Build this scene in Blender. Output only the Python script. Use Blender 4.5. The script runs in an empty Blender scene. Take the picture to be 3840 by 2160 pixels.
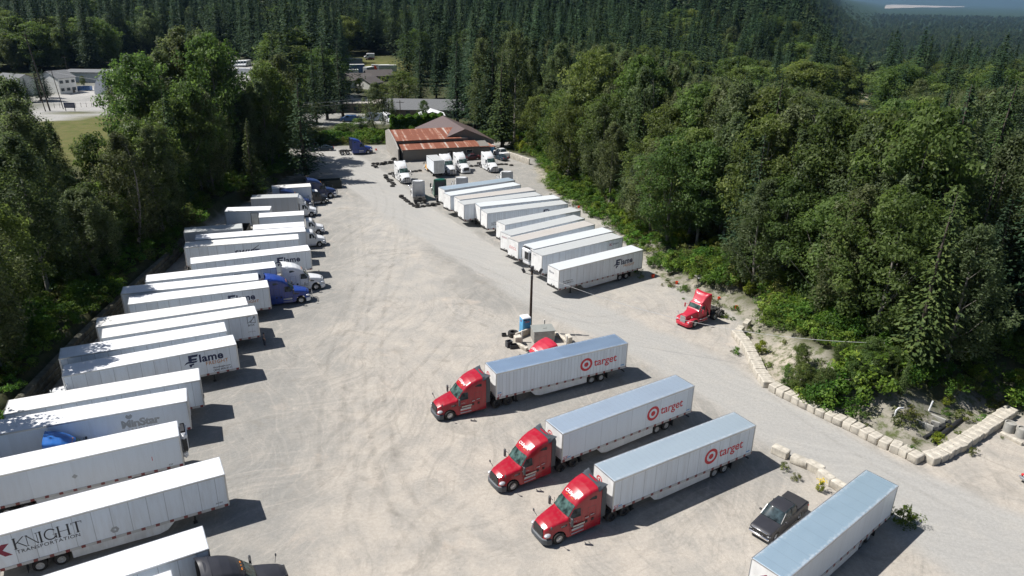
import bpy, math, random
import numpy as np
from mathutils import Vector, Matrix

# ---------------------------------------------------------------- camera, sky, sun, exposure
S = bpy.context.scene
F_PX, PITCH, ROLL, CAM_H = 2712.05, 0.39074583, 0.02208762, 39.84271
cam_d = bpy.data.cameras.new("camera"); cam = bpy.data.objects.new("camera", cam_d)
S.collection.objects.link(cam); S.camera = cam
cam_d.sensor_width = 36; cam_d.lens = 36 * F_PX / 3840; cam_d.clip_start = 1; cam_d.clip_end = 60000
cam.matrix_world = Matrix.Translation((0, 0, CAM_H)) @ Matrix.Rotation(math.pi/2 - PITCH, 4, 'X') @ Matrix.Rotation(ROLL, 4, 'Z')
SUN_EL, SUN_AZ = math.radians(54.5), math.radians(175)     # azimuth counted from +X, towards the sun
w = bpy.data.worlds.new("World"); S.world = w; w.use_nodes = True
nt = w.node_tree; bg = nt.nodes['Background']; sky = nt.nodes.new('ShaderNodeTexSky')
sky.sky_type = 'NISHITA'; sky.sun_disc = False; sky.sun_elevation = SUN_EL
sky.sun_rotation = math.pi/2 - SUN_AZ + 2*math.pi; sky.dust_density = 1.0; sky.ozone_density = 2.0
nt.links.new(sky.outputs[0], bg.inputs[0]); bg.inputs[1].default_value = 0.048
sd = bpy.data.lights.new("sun", 'SUN'); sun = bpy.data.objects.new("sun", sd); S.collection.objects.link(sun)
sd.energy = 4.9; sd.angle = math.radians(0.53); sd.color = (1.0, .965, .915)
tosun = Vector((math.cos(SUN_AZ)*math.cos(SUN_EL), math.sin(SUN_AZ)*math.cos(SUN_EL), math.sin(SUN_EL)))
sun.rotation_euler = tosun.to_track_quat('Z', 'Y').to_euler()
S.view_settings.view_transform = 'Standard'; S.view_settings.look = 'None'
S.view_settings.exposure = 0.56; S.view_settings.gamma = 1.0
S.cycles.max_bounces = 6; S.cycles.diffuse_bounces = 4; S.cycles.glossy_bounces = 3
S.cycles.transmission_bounces = 4; S.cycles.volume_bounces = 0; S.cycles.transparent_max_bounces = 32
S.cycles.use_adaptive_sampling = True; S.cycles.adaptive_threshold = 0.02
S.cycles.use_denoising = True; S.cycles.caustics_reflective = False; S.cycles.caustics_refractive = False
R = math.radians
rng = np.random.default_rng(7); random.seed(7)

def G(px, py, z=0.0):
    """pixel of the 3840 x 2160 photograph -> point of the plane at height z"""
    cr, sr = math.cos(ROLL), math.sin(ROLL); du, dv = px-1920, py-1080
    u, v = cr*du + sr*dv, -sr*du + cr*dv
    c, s = math.cos(PITCH), math.sin(PITCH)
    d = (u, F_PX*c - v*s, -F_PX*s - v*c); t = (z-CAM_H)/d[2]
    return d[0]*t, d[1]*t
def GD(px, py, z=0.0): return G(px*1.49068, py*1.49068, z)
def GY(px, py, Y):
    """pixel -> point at distance Y; returns x and height"""
    cr, sr = math.cos(ROLL), math.sin(ROLL); du, dv = px-1920, py-1080
    u, v = cr*du + sr*dv, -sr*du + cr*dv
    c, s = math.cos(PITCH), math.sin(PITCH)
    t = Y/(F_PX*c - v*s)
    return u*t, CAM_H + (-F_PX*s - v*c)*t

# ---------------------------------------------------------------- materials
MATS = {}
def new_mat(name):
    m = bpy.data.materials.new(name); m.use_nodes = True
    return m, m.node_tree, m.node_tree.nodes['Principled BSDF']
def mat(name, col, rough=.6, metal=0.0, var=.12, scale=1.2, spec=.5, coat=0.0, dirt=0.0, dirtcol=(.30,.26,.21), bump=0.0, emit=None):
    """painted / plain surface with noise in tone and roughness, and optional dirt that lies thicker low down as streaks"""
    if name in MATS: return MATS[name]
    m, nt, b = new_mat(name); N, L = nt.nodes, nt.links
    tc = N.new('ShaderNodeTexCoord'); no = N.new('ShaderNodeTexNoise'); no.inputs['Scale'].default_value = scale; no.inputs['Detail'].default_value = 5
    L.new(tc.outputs['Object'], no.inputs['Vector'])
    mr = N.new('ShaderNodeMapRange'); mr.inputs['From Min'].default_value = .3; mr.inputs['From Max'].default_value = .7
    mr.inputs['To Min'].default_value = 1-var; mr.inputs['To Max'].default_value = 1+var*.6; L.new(no.outputs['Fac'], mr.inputs['Value'])
    mu = N.new('ShaderNodeVectorMath'); mu.operation = 'SCALE'; mu.inputs[0].default_value = col; L.new(mr.outputs[0], mu.inputs['Scale'])
    out = mu.outputs[0]
    if dirt > 0:
        mp = N.new('ShaderNodeMapping'); mp.inputs['Scale'].default_value = (2.2, 2.2, .35); L.new(tc.outputs['Object'], mp.inputs[0])
        n2 = N.new('ShaderNodeTexNoise'); n2.inputs['Scale'].default_value = 1.6; n2.inputs['Detail'].default_value = 6; L.new(mp.outputs[0], n2.inputs['Vector'])
        r2 = N.new('ShaderNodeMapRange'); r2.inputs['From Min'].default_value = .45; r2.inputs['From Max'].default_value = .8; r2.inputs['To Max'].default_value = dirt
        L.new(n2.outputs['Fac'], r2.inputs['Value'])
        mx = N.new('ShaderNodeMix'); mx.data_type = 'RGBA'; L.new(r2.outputs[0], mx.inputs[0]); L.new(out, mx.inputs[6]); mx.inputs[7].default_value = (*dirtcol, 1)
        out = mx.outputs[2]
    L.new(out, b.inputs['Base Color'])
    b.inputs['Metallic'].default_value = metal; b.inputs['Specular IOR Level'].default_value = spec
    rr = N.new('ShaderNodeMapRange'); rr.inputs['To Min'].default_value = max(.02, rough-.08); rr.inputs['To Max'].default_value = min(1, rough+.12)
    L.new(no.outputs['Fac'], rr.inputs['Value']); L.new(rr.outputs[0], b.inputs['Roughness'])
    b.inputs['Coat Weight'].default_value = coat; b.inputs['Coat Roughness'].default_value = .06
    if bump > 0:
        bp = N.new('ShaderNodeBump'); bp.inputs['Strength'].default_value = bump; bp.inputs['Distance'].default_value = .03
        n3 = N.new('ShaderNodeTexNoise'); n3.inputs['Scale'].default_value = scale*6; n3.inputs['Detail'].default_value = 4; L.new(tc.outputs['Object'], n3.inputs['Vector'])
        L.new(n3.outputs['Fac'], bp.inputs['Height']); L.new(bp.outputs[0], b.inputs['Normal'])
    MATS[name] = m; return m

def trailer_side_mat(name, col, pitch, seamdark=.55, dirt=.25, rough=.35):
    """painted trailer side: seams between its plates across x, a rivet rail, grime streaks running down"""
    if name in MATS: return MATS[name]
    m, nt, b = new_mat(name); N, L = nt.nodes, nt.links
    tc = N.new('ShaderNodeTexCoord'); sx = N.new('ShaderNodeSeparateXYZ'); L.new(tc.outputs['Object'], sx.inputs[0])
    dv = N.new('ShaderNodeMath'); dv.operation = 'DIVIDE'; dv.inputs[1].default_value = pitch; L.new(sx.outputs[0], dv.inputs[0])
    fr = N.new('ShaderNodeMath'); fr.operation = 'FRACT'; L.new(dv.outputs[0], fr.inputs[0])
    lt = N.new('ShaderNodeMath'); lt.operation = 'LESS_THAN'; lt.inputs[1].default_value = .045/pitch; L.new(fr.outputs[0], lt.inputs[0])
    fl = N.new('ShaderNodeMath'); fl.operation = 'FLOOR'; L.new(dv.outputs[0], fl.inputs[0])
    wn = N.new('ShaderNodeTexWhiteNoise'); wn.noise_dimensions = '1D'; L.new(fl.outputs[0], wn.inputs['W'])
    pm = N.new('ShaderNodeMapRange'); pm.inputs['To Min'].default_value = .93; pm.inputs['To Max'].default_value = 1.03; L.new(wn.outputs['Value'], pm.inputs['Value'])
    mp = N.new('ShaderNodeMapping'); mp.inputs['Scale'].default_value = (2.5, 1, .3); L.new(tc.outputs['Object'], mp.inputs[0])
    n2 = N.new('ShaderNodeTexNoise'); n2.inputs['Scale'].default_value = 1.3; n2.inputs['Detail'].default_value = 7; n2.inputs['Roughness'].default_value = .65; L.new(mp.outputs[0], n2.inputs['Vector'])
    r2 = N.new('ShaderNodeMapRange'); r2.inputs['From Min'].default_value = .42; r2.inputs['From Max'].default_value = .85; r2.inputs['To Max'].default_value = dirt; L.new(n2.outputs['Fac'], r2.inputs['Value'])
    sc = N.new('ShaderNodeVectorMath'); sc.operation = 'SCALE'; sc.inputs[0].default_value = col; L.new(pm.outputs[0], sc.inputs['Scale'])
    m1 = N.new('ShaderNodeMix'); m1.data_type = 'RGBA'; L.new(r2.outputs[0], m1.inputs[0]); L.new(sc.outputs[0], m1.inputs[6]); m1.inputs[7].default_value = (.33,.30,.26,1)
    ls = N.new('ShaderNodeMath'); ls.operation = 'MULTIPLY'; ls.inputs[1].default_value = seamdark; L.new(lt.outputs[0], ls.inputs[0])
    m2 = N.new('ShaderNodeMix'); m2.data_type = 'RGBA'; L.new(ls.outputs[0], m2.inputs[0]); L.new(m1.outputs[2], m2.inputs[6]); m2.inputs[7].default_value = (.16,.17,.18,1)
    L.new(m2.outputs[2], b.inputs['Base Color']); b.inputs['Roughness'].default_value = rough
    MATS[name] = m; return m

def roof_mat(name, col, metal, rough, stain=.3, staincol=(.45,.43,.40), seam=.61, patch=(.75,.75,.76)):
    if name in MATS: return MATS[name]
    m, nt, b = new_mat(name); N, L = nt.nodes, nt.links
    tc = N.new('ShaderNodeTexCoord'); oi = N.new('ShaderNodeObjectInfo')
    ad = N.new('ShaderNodeVectorMath'); ad.operation = 'ADD'; L.new(tc.outputs['Object'], ad.inputs[0])
    ml = N.new('ShaderNodeMath'); ml.operation = 'MULTIPLY'; ml.inputs[1].default_value = 80; L.new(oi.outputs['Random'], ml.inputs[0]); L.new(ml.outputs[0], ad.inputs[1])
    mp = N.new('ShaderNodeMapping'); mp.inputs['Scale'].default_value = (.35, 1.0, 1); L.new(ad.outputs[0], mp.inputs[0])
    no = N.new('ShaderNodeTexNoise'); no.inputs['Scale'].default_value = 1.1; no.inputs['Detail'].default_value = 7; no.inputs['Roughness'].default_value = .62; L.new(mp.outputs[0], no.inputs['Vector'])
    r1 = N.new('ShaderNodeMapRange'); r1.inputs['From Min'].default_value = .48; r1.inputs['From Max'].default_value = .75; r1.inputs['To Max'].default_value = stain; L.new(no.outputs['Fac'], r1.inputs['Value'])
    m1 = N.new('ShaderNodeMix'); m1.data_type = 'RGBA'; L.new(r1.outputs[0], m1.inputs[0]); m1.inputs[6].default_value = (*col,1); m1.inputs[7].default_value = (*staincol,1)
    sx = N.new('ShaderNodeSeparateXYZ'); L.new(tc.outputs['Object'], sx.inputs[0])
    dv = N.new('ShaderNodeMath'); dv.operation = 'DIVIDE'; dv.inputs[1].default_value = seam; L.new(sx.outputs[0], dv.inputs[0])
    fr = N.new('ShaderNodeMath'); fr.operation = 'FRACT'; L.new(dv.outputs[0], fr.inputs[0])
    lt = N.new('ShaderNodeMath'); lt.operation = 'LESS_THAN'; lt.inputs[1].default_value = .08; L.new(fr.outputs[0], lt.inputs[0])
    ls = N.new('ShaderNodeMath'); ls.operation = 'MULTIPLY'; ls.inputs[1].default_value = .14; L.new(lt.outputs[0], ls.inputs[0])
    m2 = N.new('ShaderNodeMix'); m2.data_type = 'RGBA'; L.new(ls.outputs[0], m2.inputs[0]); L.new(m1.outputs[2], m2.inputs[6]); m2.inputs[7].default_value = (*[c*.55 for c in col],1)
    # chalky scuffs towards the long edges
    ay = N.new('ShaderNodeMath'); ay.operation = 'ABSOLUTE'; L.new(sx.outputs[1], ay.inputs[0])
    n4 = N.new('ShaderNodeTexNoise'); n4.inputs['Scale'].default_value = 5; n4.inputs['Detail'].default_value = 6; L.new(ad.outputs[0], n4.inputs['Vector'])
    s1 = N.new('ShaderNodeMath'); s1.operation = 'MULTIPLY_ADD'; s1.inputs[1].default_value = .9; L.new(ay.outputs[0], s1.inputs[0]); L.new(n4.outputs['Fac'], s1.inputs[2])
    r4 = N.new('ShaderNodeMapRange'); r4.inputs['From Min'].default_value = 1.45; r4.inputs['From Max'].default_value = 1.75; r4.inputs['To Max'].default_value = .5; L.new(s1.outputs[0], r4.inputs['Value'])
    m3 = N.new('ShaderNodeMix'); m3.data_type = 'RGBA'; L.new(r4.outputs[0], m3.inputs[0]); L.new(m2.outputs[2], m3.inputs[6]); m3.inputs[7].default_value = (*patch,1)
    L.new(m3.outputs[2], b.inputs['Base Color'])
    mm = N.new('ShaderNodeMapRange'); mm.inputs['To Min'].default_value = metal; mm.inputs['To Max'].default_value = metal*.4; L.new(r4.outputs[0], mm.inputs['Value']); L.new(mm.outputs[0], b.inputs['Metallic'])
    rr = N.new('ShaderNodeMapRange'); rr.inputs['To Min'].default_value = rough-.06; rr.inputs['To Max'].default_value = rough+.2; L.new(no.outputs['Fac'], rr.inputs['Value']); L.new(rr.outputs[0], b.inputs['Roughness'])
    MATS[name] = m; return m

def stripe_mat(name, axis, period, duty, c1, c2, rough=.5, dirt=0):
    """two colours alternating along one object axis (rails, slats, corrugation)"""
    if name in MATS: return MATS[name]
    m, nt, b = new_mat(name); N, L = nt.nodes, nt.links
    tc = N.new('ShaderNodeTexCoord'); sx = N.new('ShaderNodeSeparateXYZ'); L.new(tc.outputs['Object'], sx.inputs[0])
    dv = N.new('ShaderNodeMath'); dv.operation = 'DIVIDE'; dv.inputs[1].default_value = period; L.new(sx.outputs[axis], dv.inputs[0])
    fr = N.new('ShaderNodeMath'); fr.operation = 'FRACT'; L.new(dv.outputs[0], fr.inputs[0])
    lt = N.new('ShaderNodeMath'); lt.operation = 'LESS_THAN'; lt.inputs[1].default_value = duty; L.new(fr.outputs[0], lt.inputs[0])
    m2 = N.new('ShaderNodeMix'); m2.data_type = 'RGBA'; L.new(lt.outputs[0], m2.inputs[0]); m2.inputs[6].default_value = (*c1,1); m2.inputs[7].default_value = (*c2,1)
    no = N.new('ShaderNodeTexNoise'); no.inputs['Scale'].default_value = .8; no.inputs['Detail'].default_value = 6; L.new(tc.outputs['Object'], no.inputs['Vector'])
    r1 = N.new('ShaderNodeMapRange'); r1.inputs['From Min'].default_value = .4; r1.inputs['From Max'].default_value = .75; r1.inputs['To Max'].default_value = dirt; L.new(no.outputs['Fac'], r1.inputs['Value'])
    m3 = N.new('ShaderNodeMix'); m3.data_type = 'RGBA'; L.new(r1.outputs[0], m3.inputs[0]); L.new(m2.outputs[2], m3.inputs[6]); m3.inputs[7].default_value = (.22,.19,.15,1)
    L.new(m3.outputs[2], b.inputs['Base Color']); b.inputs['Roughness'].default_value = rough
    MATS[name] = m; return m

def leaf_mat(name, cols, trans=.25, rough=.5):
    """leaves: colour varies leaf by leaf (mesh attribute 'tone') and tree by tree"""
    if name in MATS: return MATS[name]
    m, nt, b = new_mat(name); N, L = nt.nodes, nt.links
    at = N.new('ShaderNodeAttribute'); at.attribute_name = 'tone'; oi = N.new('ShaderNodeObjectInfo')
    cr = N.new('ShaderNodeValToRGB'); e = cr.color_ramp.elements
    e[0].color = (*cols[0],1); e[1].color = (*cols[-1],1)
    for i, c in enumerate(cols[1:-1]):
        x = e.new((i+1)/(len(cols)-1)); x.color = (*c,1)
    L.new(at.outputs['Fac'], cr.inputs[0])
    hs = N.new('ShaderNodeHueSaturation'); L.new(cr.outputs[0], hs.inputs['Color'])
    h = N.new('ShaderNodeMapRange'); h.inputs['To Min'].default_value = .476; h.inputs['To Max'].default_value = .524; L.new(oi.outputs['Random'], h.inputs['Value']); L.new(h.outputs[0], hs.inputs['Hue'])
    wn = N.new('ShaderNodeTexWhiteNoise'); wn.noise_dimensions = '1D'; L.new(oi.outputs['Random'], wn.inputs['W'])
    v = N.new('ShaderNodeMapRange'); v.inputs['To Min'].default_value = .80; v.inputs['To Max'].default_value = 1.32; L.new(wn.outputs['Value'], v.inputs['Value']); L.new(v.outputs[0], hs.inputs['Value'])
    L.new(hs.outputs[0], b.inputs['Base Color']); b.inputs['Roughness'].default_value = rough; b.inputs['Specular IOR Level'].default_value = .12
    tr = N.new('ShaderNodeBsdfTranslucent'); tc_ = N.new('ShaderNodeVectorMath'); tc_.operation = 'MULTIPLY'; tc_.inputs[1].default_value = (1.5,1.6,1.0); L.new(hs.outputs[0], tc_.inputs[0]); L.new(tc_.outputs[0], tr.inputs[0])
    ms = N.new('ShaderNodeMixShader'); ms.inputs[0].default_value = trans; L.new(b.outputs[0], ms.inputs[1]); L.new(tr.outputs[0], ms.inputs[2])
    L.new(ms.outputs[0], N['Material Output'].inputs['Surface'])
    MATS[name] = m; return m

def glass(name='window_glass', col=(.02,.03,.035)):
    if name in MATS: return MATS[name]
    m, nt, b = new_mat(name); b.inputs['Base Color'].default_value = (*col,1); b.inputs['Roughness'].default_value = .05
    b.inputs['Specular IOR Level'].default_value = .22
    N, L = nt.nodes, nt.links; no = N.new('ShaderNodeTexNoise'); no.inputs['Scale'].default_value = 2.0; tc = N.new('ShaderNodeTexCoord'); L.new(tc.outputs['Object'], no.inputs['Vector'])
    mr = N.new('ShaderNodeMapRange'); mr.inputs['From Min'].default_value = .35; mr.inputs['From Max'].default_value=.7; mr.inputs['To Min'].default_value = .4; mr.inputs['To Max'].default_value = 2.4; L.new(no.outputs['Fac'], mr.inputs['Value'])
    sc = N.new('ShaderNodeVectorMath'); sc.operation = 'SCALE'; sc.inputs[0].default_value = col; L.new(mr.outputs[0], sc.inputs['Scale']); L.new(sc.outputs[0], b.inputs['Base Color'])
    MATS[name] = m; return m

# ---------------------------------------------------------------- objects, tags, mesh builder
COL = S.collection
def setp(o, label=None, cat=None, group=None, kind=None):
    for k, v in (('label', label), ('category', cat), ('group', group), ('kind', kind)):
        if v: o[k] = v
    return o
def thing(name, label, cat, loc=(0,0,0), rz=0.0, group=None):
    o = bpy.data.objects.new(name, None); COL.objects.link(o); o.location = loc; o.rotation_euler = (0,0,rz); o.empty_display_size = .3
    return setp(o, label, cat, group)
def link(name, me, parent=None):
    o = bpy.data.objects.new(name, me); COL.objects.link(o)
    if parent: o.parent = parent
    return o
def children(o):
    return [c for c in KIDS.get(o.name, [])]
KIDS = {}
def copy_thing(root, loc, rz, label, group=None, scale=None):
    kids = {}
    for o in bpy.data.objects:
        if o.parent: kids.setdefault(o.parent.name, []).append(o)
    def cp(o, par):
        c = o.copy(); COL.objects.link(c); c.parent = par
        for k in kids.get(o.name, []): cp(k, c)
        return c
    r = cp(root, None); r.location = loc; r.rotation_euler = (0,0,rz); r['label'] = label
    if group: r['group'] = group
    if scale: r.scale = scale
    return r

class MB:
    def __init__(s): s.v = []; s.f = []; s.m = []
    def add(s, vs, fs, mi=0):
        n = len(s.v); s.v += [tuple(v) for v in vs]; s.f += [tuple(n+i for i in f) for f in fs]; s.m += [mi]*len(fs); return s
    def box(s, c, d, mi=0, rz=0, bev=0.0, taper=1.0, rx=0, ry=0):
        """box centred at c of full size d; bev = chamfer of its vertical and top edges; taper scales the top"""
        M = Matrix.Rotation(rz,3,'Z') @ Matrix.Rotation(ry,3,'Y') @ Matrix.Rotation(rx,3,'X'); x,y,z = [q/2 for q in d]
        if bev <= 0:
            vs = [(sx*x*(taper if sz>0 else 1), sy*y*(taper if sz>0 else 1), sz*z) for sz in (-1,1) for sx,sy in ((-1,-1),(1,-1),(1,1),(-1,1))]
            fs = [(3,2,1,0),(4,5,6,7),(0,1,5,4),(1,2,6,5),(2,3,7,6),(3,0,4,7)]
        else:
            b = min(bev, x*.9, y*.9, z*.9)
            def ring(ix, iy, zz, t=1.0):
                p = [(-x+ix+b,-y+iy),(x-ix-b,-y+iy),(x-ix,-y+iy+b),(x-ix,y-iy-b),(x-ix-b,y-iy),(-x+ix+b,y-iy),(-x+ix,y-iy-b),(-x+ix,-y+iy+b)]
                return [(a*t, c_*t, zz) for a, c_ in p]
            vs = ring(b*.6,b*.6,-z)+ring(0,0,-z+b)+ring(0,0,z-b,taper)+ring(b*.8,b*.8,z,taper)
            fs = [tuple(range(7,-1,-1)), tuple(range(24,32))]
            for k in range(3): fs += [(8*k+i, 8*k+(i+1)%8, 8*k+8+(i+1)%8, 8*k+8+i) for i in range(8)]
        return s.add([tuple(M @ Vector(v) + Vector(c)) for v in vs], fs, mi)
    def tube(s, pts, r, n=8, mi=0, cap=True):
        """tube through pts; r one radius or one per point"""
        pts = [Vector(p) for p in pts]; rs = r if isinstance(r, (list, tuple)) else [r]*len(pts); vs = []
        for i, p in enumerate(pts):
            t = (pts[min(i+1,len(pts)-1)] - pts[max(i-1,0)]).normalized()
            a = t.orthogonal().normalized() if i == 0 else (a - t*a.dot(t)).normalized()
            b = t.cross(a)
            vs += [tuple(p + (a*math.cos(2*math.pi*k/n) + b*math.sin(2*math.pi*k/n))*rs[i]) for k in range(n)]
        fs = [(i*n+k, i*n+(k+1)%n, (i+1)*n+(k+1)%n, (i+1)*n+k) for i in range(len(pts)-1) for k in range(n)]
        if cap: fs += [tuple(range(n-1,-1,-1)), tuple((len(pts)-1)*n+k for k in range(n))]
        return s.add(vs, fs, mi)
    def lathe(s, prof, c=(0,0,0), axis='Y', n=20, mi=0, sgn=1):
        """profile of (radius, along) spun round an axis through c"""
        vs = []
        for r, h in prof:
            for k in range(n):
                a = 2*math.pi*k/n; q = (r*math.cos(a), sgn*h, r*math.sin(a)) if axis == 'Y' else (r*math.cos(a), r*math.sin(a), h)
                vs.append((c[0]+q[0], c[1]+q[1], c[2]+q[2]))
        fs = [(i*n+k, i*n+(k+1)%n, (i+1)*n+(k+1)%n, (i+1)*n+k) for i in range(len(prof)-1) for k in range(n)]
        return s.add(vs, fs, mi)
    def prism(s, poly, a, b, plane='XZ', mi=0):
        """polygon in a plane, thickened from a to b along the third axis"""
        n = len(poly)
        P = (lambda u,v,t: (u,t,v)) if plane == 'XZ' else ((lambda u,v,t: (t,u,v)) if plane == 'YZ' else (lambda u,v,t: (u,v,t)))
        vs = [P(u,v,a) for u,v in poly]+[P(u,v,b) for u,v in poly]
        return s.add(vs, [tuple(range(n)), tuple(range(2*n-1,n-1,-1))]+[(i,(i+1)%n,n+(i+1)%n,n+i) for i in range(n)], mi)
    def ball(s, c, r, n=10, mi=0):
        r = r if isinstance(r, (tuple, list)) else (r,r,r); vs = []; m = n//2+1
        for i in range(m+1):
            t = math.pi*i/m
            vs += [(c[0]+r[0]*math.sin(t)*math.cos(2*math.pi*k/n), c[1]+r[1]*math.sin(t)*math.sin(2*math.pi*k/n), c[2]+r[2]*math.cos(t)) for k in range(n)]
        return s.add(vs, [(i*n+k,(i+1)*n+k,(i+1)*n+(k+1)%n,i*n+(k+1)%n) for i in range(m) for k in range(n)], mi)
    def mesh(s, name, mats, smooth=35):
        me = bpy.data.meshes.new(name); me.from_pydata(s.v, [], s.f)
        for m in (mats if isinstance(mats, (list,tuple)) else [mats]): me.materials.append(m)
        me.polygons.foreach_set('material_index', s.m)
        if smooth:
            me.polygons.foreach_set('use_smooth', [True]*len(s.f)); me.update()
            import bmesh
            bm = bmesh.new(); bm.from_mesh(me); bmesh.ops.recalc_face_normals(bm, faces=bm.faces); bm.to_mesh(me); bm.free()
            me.set_sharp_from_angle(angle=R(smooth))
        me.update(); return me
    def build(s, name, mats, parent=None, smooth=35):
        return link(name, s.mesh(name, mats, smooth), parent)

# ---------------------------------------------------------------- flat signwriting
TEXT = {}
def text2d(t, size=1.0, shear=0.0, bold=0.0, space=1.0):
    key = (t, shear, bold, space)
    if key not in TEXT:
        c = bpy.data.curves.new('lettering', 'FONT'); c.body = t; c.size = 1; c.shear = shear; c.offset = bold; c.space_character = space; c.resolution_u = 3
        o = bpy.data.objects.new('lettering', c); me = bpy.data.meshes.new_from_object(o)
        vs = [(v.co.x, v.co.y) for v in me.vertices]; fs = [tuple(p.vertices) for p in me.polygons]
        bpy.data.objects.remove(o); bpy.data.curves.remove(c); bpy.data.meshes.remove(me)
        x0 = min(v[0] for v in vs) if vs else 0
        TEXT[key] = ([(x-x0, y) for x, y in vs], fs)
    vs, fs = TEXT[key]; return [(x*size, y*size) for x, y in vs], fs
def ring2d(r0, r1, n=40, c=(0,0)):
    vs = [(c[0]+r*math.cos(2*math.pi*k/n), c[1]+r*math.sin(2*math.pi*k/n)) for r in (r0, r1) for k in range(n)]
    return vs, [(k, (k+1)%n, n+(k+1)%n, n+k) for k in range(n)]
def poly2d(*polys):
    vs, fs = [], []
    for p in polys: fs.append(tuple(range(len(vs), len(vs)+len(p)))); vs += list(p)
    return vs, fs
def stroke2d(pts, w):
    vs, fs = [], []
    for (x0,y0),(x1,y1) in zip(pts[:-1], pts[1:]):
        d = math.hypot(x1-x0,y1-y0) or 1; nx, ny = -(y1-y0)/d*w/2, (x1-x0)/d*w/2; ex, ey = (x1-x0)/d*w/2, (y1-y0)/d*w/2; n = len(vs)
        vs += [(x0+nx-ex,y0+ny-ey),(x1+nx+ex,y1+ny+ey),(x1-nx+ex,y1-ny+ey),(x0-nx-ex,y0-ny-ey)]; fs.append((n,n+1,n+2,n+3))
    return vs, fs
def join2d(*parts):
    vs, fs = [], []
    for (v, f, dx, dy) in parts:
        n = len(vs); vs += [(x+dx, y+dy) for x, y in v]; fs += [tuple(n+i for i in q) for q in f]
    return vs, fs
def decal(name, shape, fn, m, parent):
    vs, fs = shape; b = MB(); b.add([fn(u, v) for u, v in vs], fs); o = b.build(name, m, parent, smooth=0); return o
# ---------------------------------------------------------------- terrain, gravel yard, road
def sstep(a, b, x): t = np.clip((x-a)/(b-a), 0, 1); return t*t*(3-2*t)
def sdist(poly, x, y):
    """signed distance to polygon, negative inside"""
    P = np.array(poly, float); d = np.full(x.shape, 1e18); ins = np.zeros(x.shape, bool); n = len(P)
    for i in range(n):
        a, b = P[i], P[(i+1) % n]; e = b-a; wx, wy = x-a[0], y-a[1]
        t = np.clip((wx*e[0]+wy*e[1])/max(e@e, 1e-9), 0, 1)
        d = np.minimum(d, (wx-e[0]*t)**2+(wy-e[1]*t)**2)
        c = ((a[1] <= y) & (b[1] > y)) | ((b[1] <= y) & (a[1] > y))
        with np.errstate(divide='ignore', invalid='ignore'):
            xi = a[0]+(y-a[1])*e[0]/(e[1] if e[1] else 1e-9)
        ins ^= c & (x < xi)
    return np.where(ins, -1, 1)*np.sqrt(d)
def ldist(line, x, y):
    """distance to a polyline and the parameter's width there"""
    P = np.array(line, float); d = np.full(x.shape, 1e18); wd = np.zeros(x.shape)
    for a, b in zip(P[:-1], P[1:]):
        e = b[:2]-a[:2]; t = np.clip(((x-a[0])*e[0]+(y-a[1])*e[1])/(e@e), 0, 1)
        q = (x-a[0]-e[0]*t)**2+(y-a[1]-e[1]*t)**2; k = q < d
        d = np.where(k, q, d); wd = np.where(k, a[2]+(b[2]-a[2])*t, wd)
    return np.sqrt(d), wd
def lattice(x, y, s, seed):
    """smooth value noise, -1..1"""
    X, Y = x/s, y/s; xi, yi = np.floor(X), np.floor(Y); fx, fy = X-xi, Y-yi; fx = fx*fx*(3-2*fx); fy = fy*fy*(3-2*fy)
    h = lambda a, b: np.modf(np.abs(np.sin(a*127.1+b*311.7+seed*74.7)*43758.5453))[0]
    return 2*((h(xi,yi)*(1-fx)+h(xi+1,yi)*fx)*(1-fy)+(h(xi,yi+1)*(1-fx)+h(xi+1,yi+1)*fx)*fy)-1
def fbm(x, y, s, seed, o=4): return sum(lattice(x, y, s/2**i, seed+i)/2**i for i in range(o))/1.6

YARD = [(-41,5),(-43,30),(-45.5,45),(-47.5,60),(-49.5,75),(-51,90),(-52,105),(-54,120),(-53,135),(-50,150),(-49,165),(-58,182),(-60,192),(-34,197),(-8,204),(4,206)] + \
       [GD(*p) for p in ((1262,375),(1345,400),(1348,455),(1400,490),(1470,530),(1560,590),(1610,650),(1660,705),(1790,762),(1868,812),(1862,850),(1900,930),(1950,985),(2090,1055),(2320,1150),(2440,1085),(2552,1030))] + [(54,58),(66,44),(90,20),(90,5)]
PIT = [GD(*p) for p in ((1885,830),(1980,880),(2080,960),(2160,1025),(2330,1040),(2500,1045),(2430,1090),(2330,1150),(2150,1080),(1950,985),(1900,930),(1862,850))]
LOT = [GD(*p) for p in ((30,315),(90,250),(250,215),(300,178),(330,150),(560,150),(700,180),(700,205),(620,235),(430,262),(300,275),(160,282))]
MEADOW = [GD(*p) for p in ((90,290),(260,280),(380,330),(380,470),(250,470),(90,420))]
YARD2 = [GD(*p) for p in ((868,235),(1010,275),(1110,280),(1110,300),(990,312),(760,318),(740,290),(860,275))]      # drives and lawns of the houses beyond
PADDOCK = [GD(*p) for p in ((880,165),(925,150),(1045,163),(1040,186),(950,192),(885,188))]
ARENA = [GD(*p, -15) for p in ((2165,205),(2228,210),(2240,222),(2228,246),(2160,258))]
ARENAG = [GD(*p, -15) for p in ((2150,190),(2250,190),(2275,250),(2225,272),(2120,275))]
ROAD = [(*GD(*p), w_) for p, w_ in (((815,381),4.5),((862,402),5),((925,450),5.5),((1010,520),5),((1120,590),4.4),((1240,660),4.2),((1370,740),4),((1500,805),3.9),((1640,868),3.9),((1780,940),3.9),((1920,1035),3.9),((2080,1130),4),((2260,1240),4.6),((2440,1345),5.6),((2640,1450),7))] + [(48,24,8),(75,8,9)]
LOTROAD = [(*GD(*p), w_) for p, w_ in (((-200,318),4),((100,300),4),((300,283),4),((560,262),4),((760,262),4))]

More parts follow.
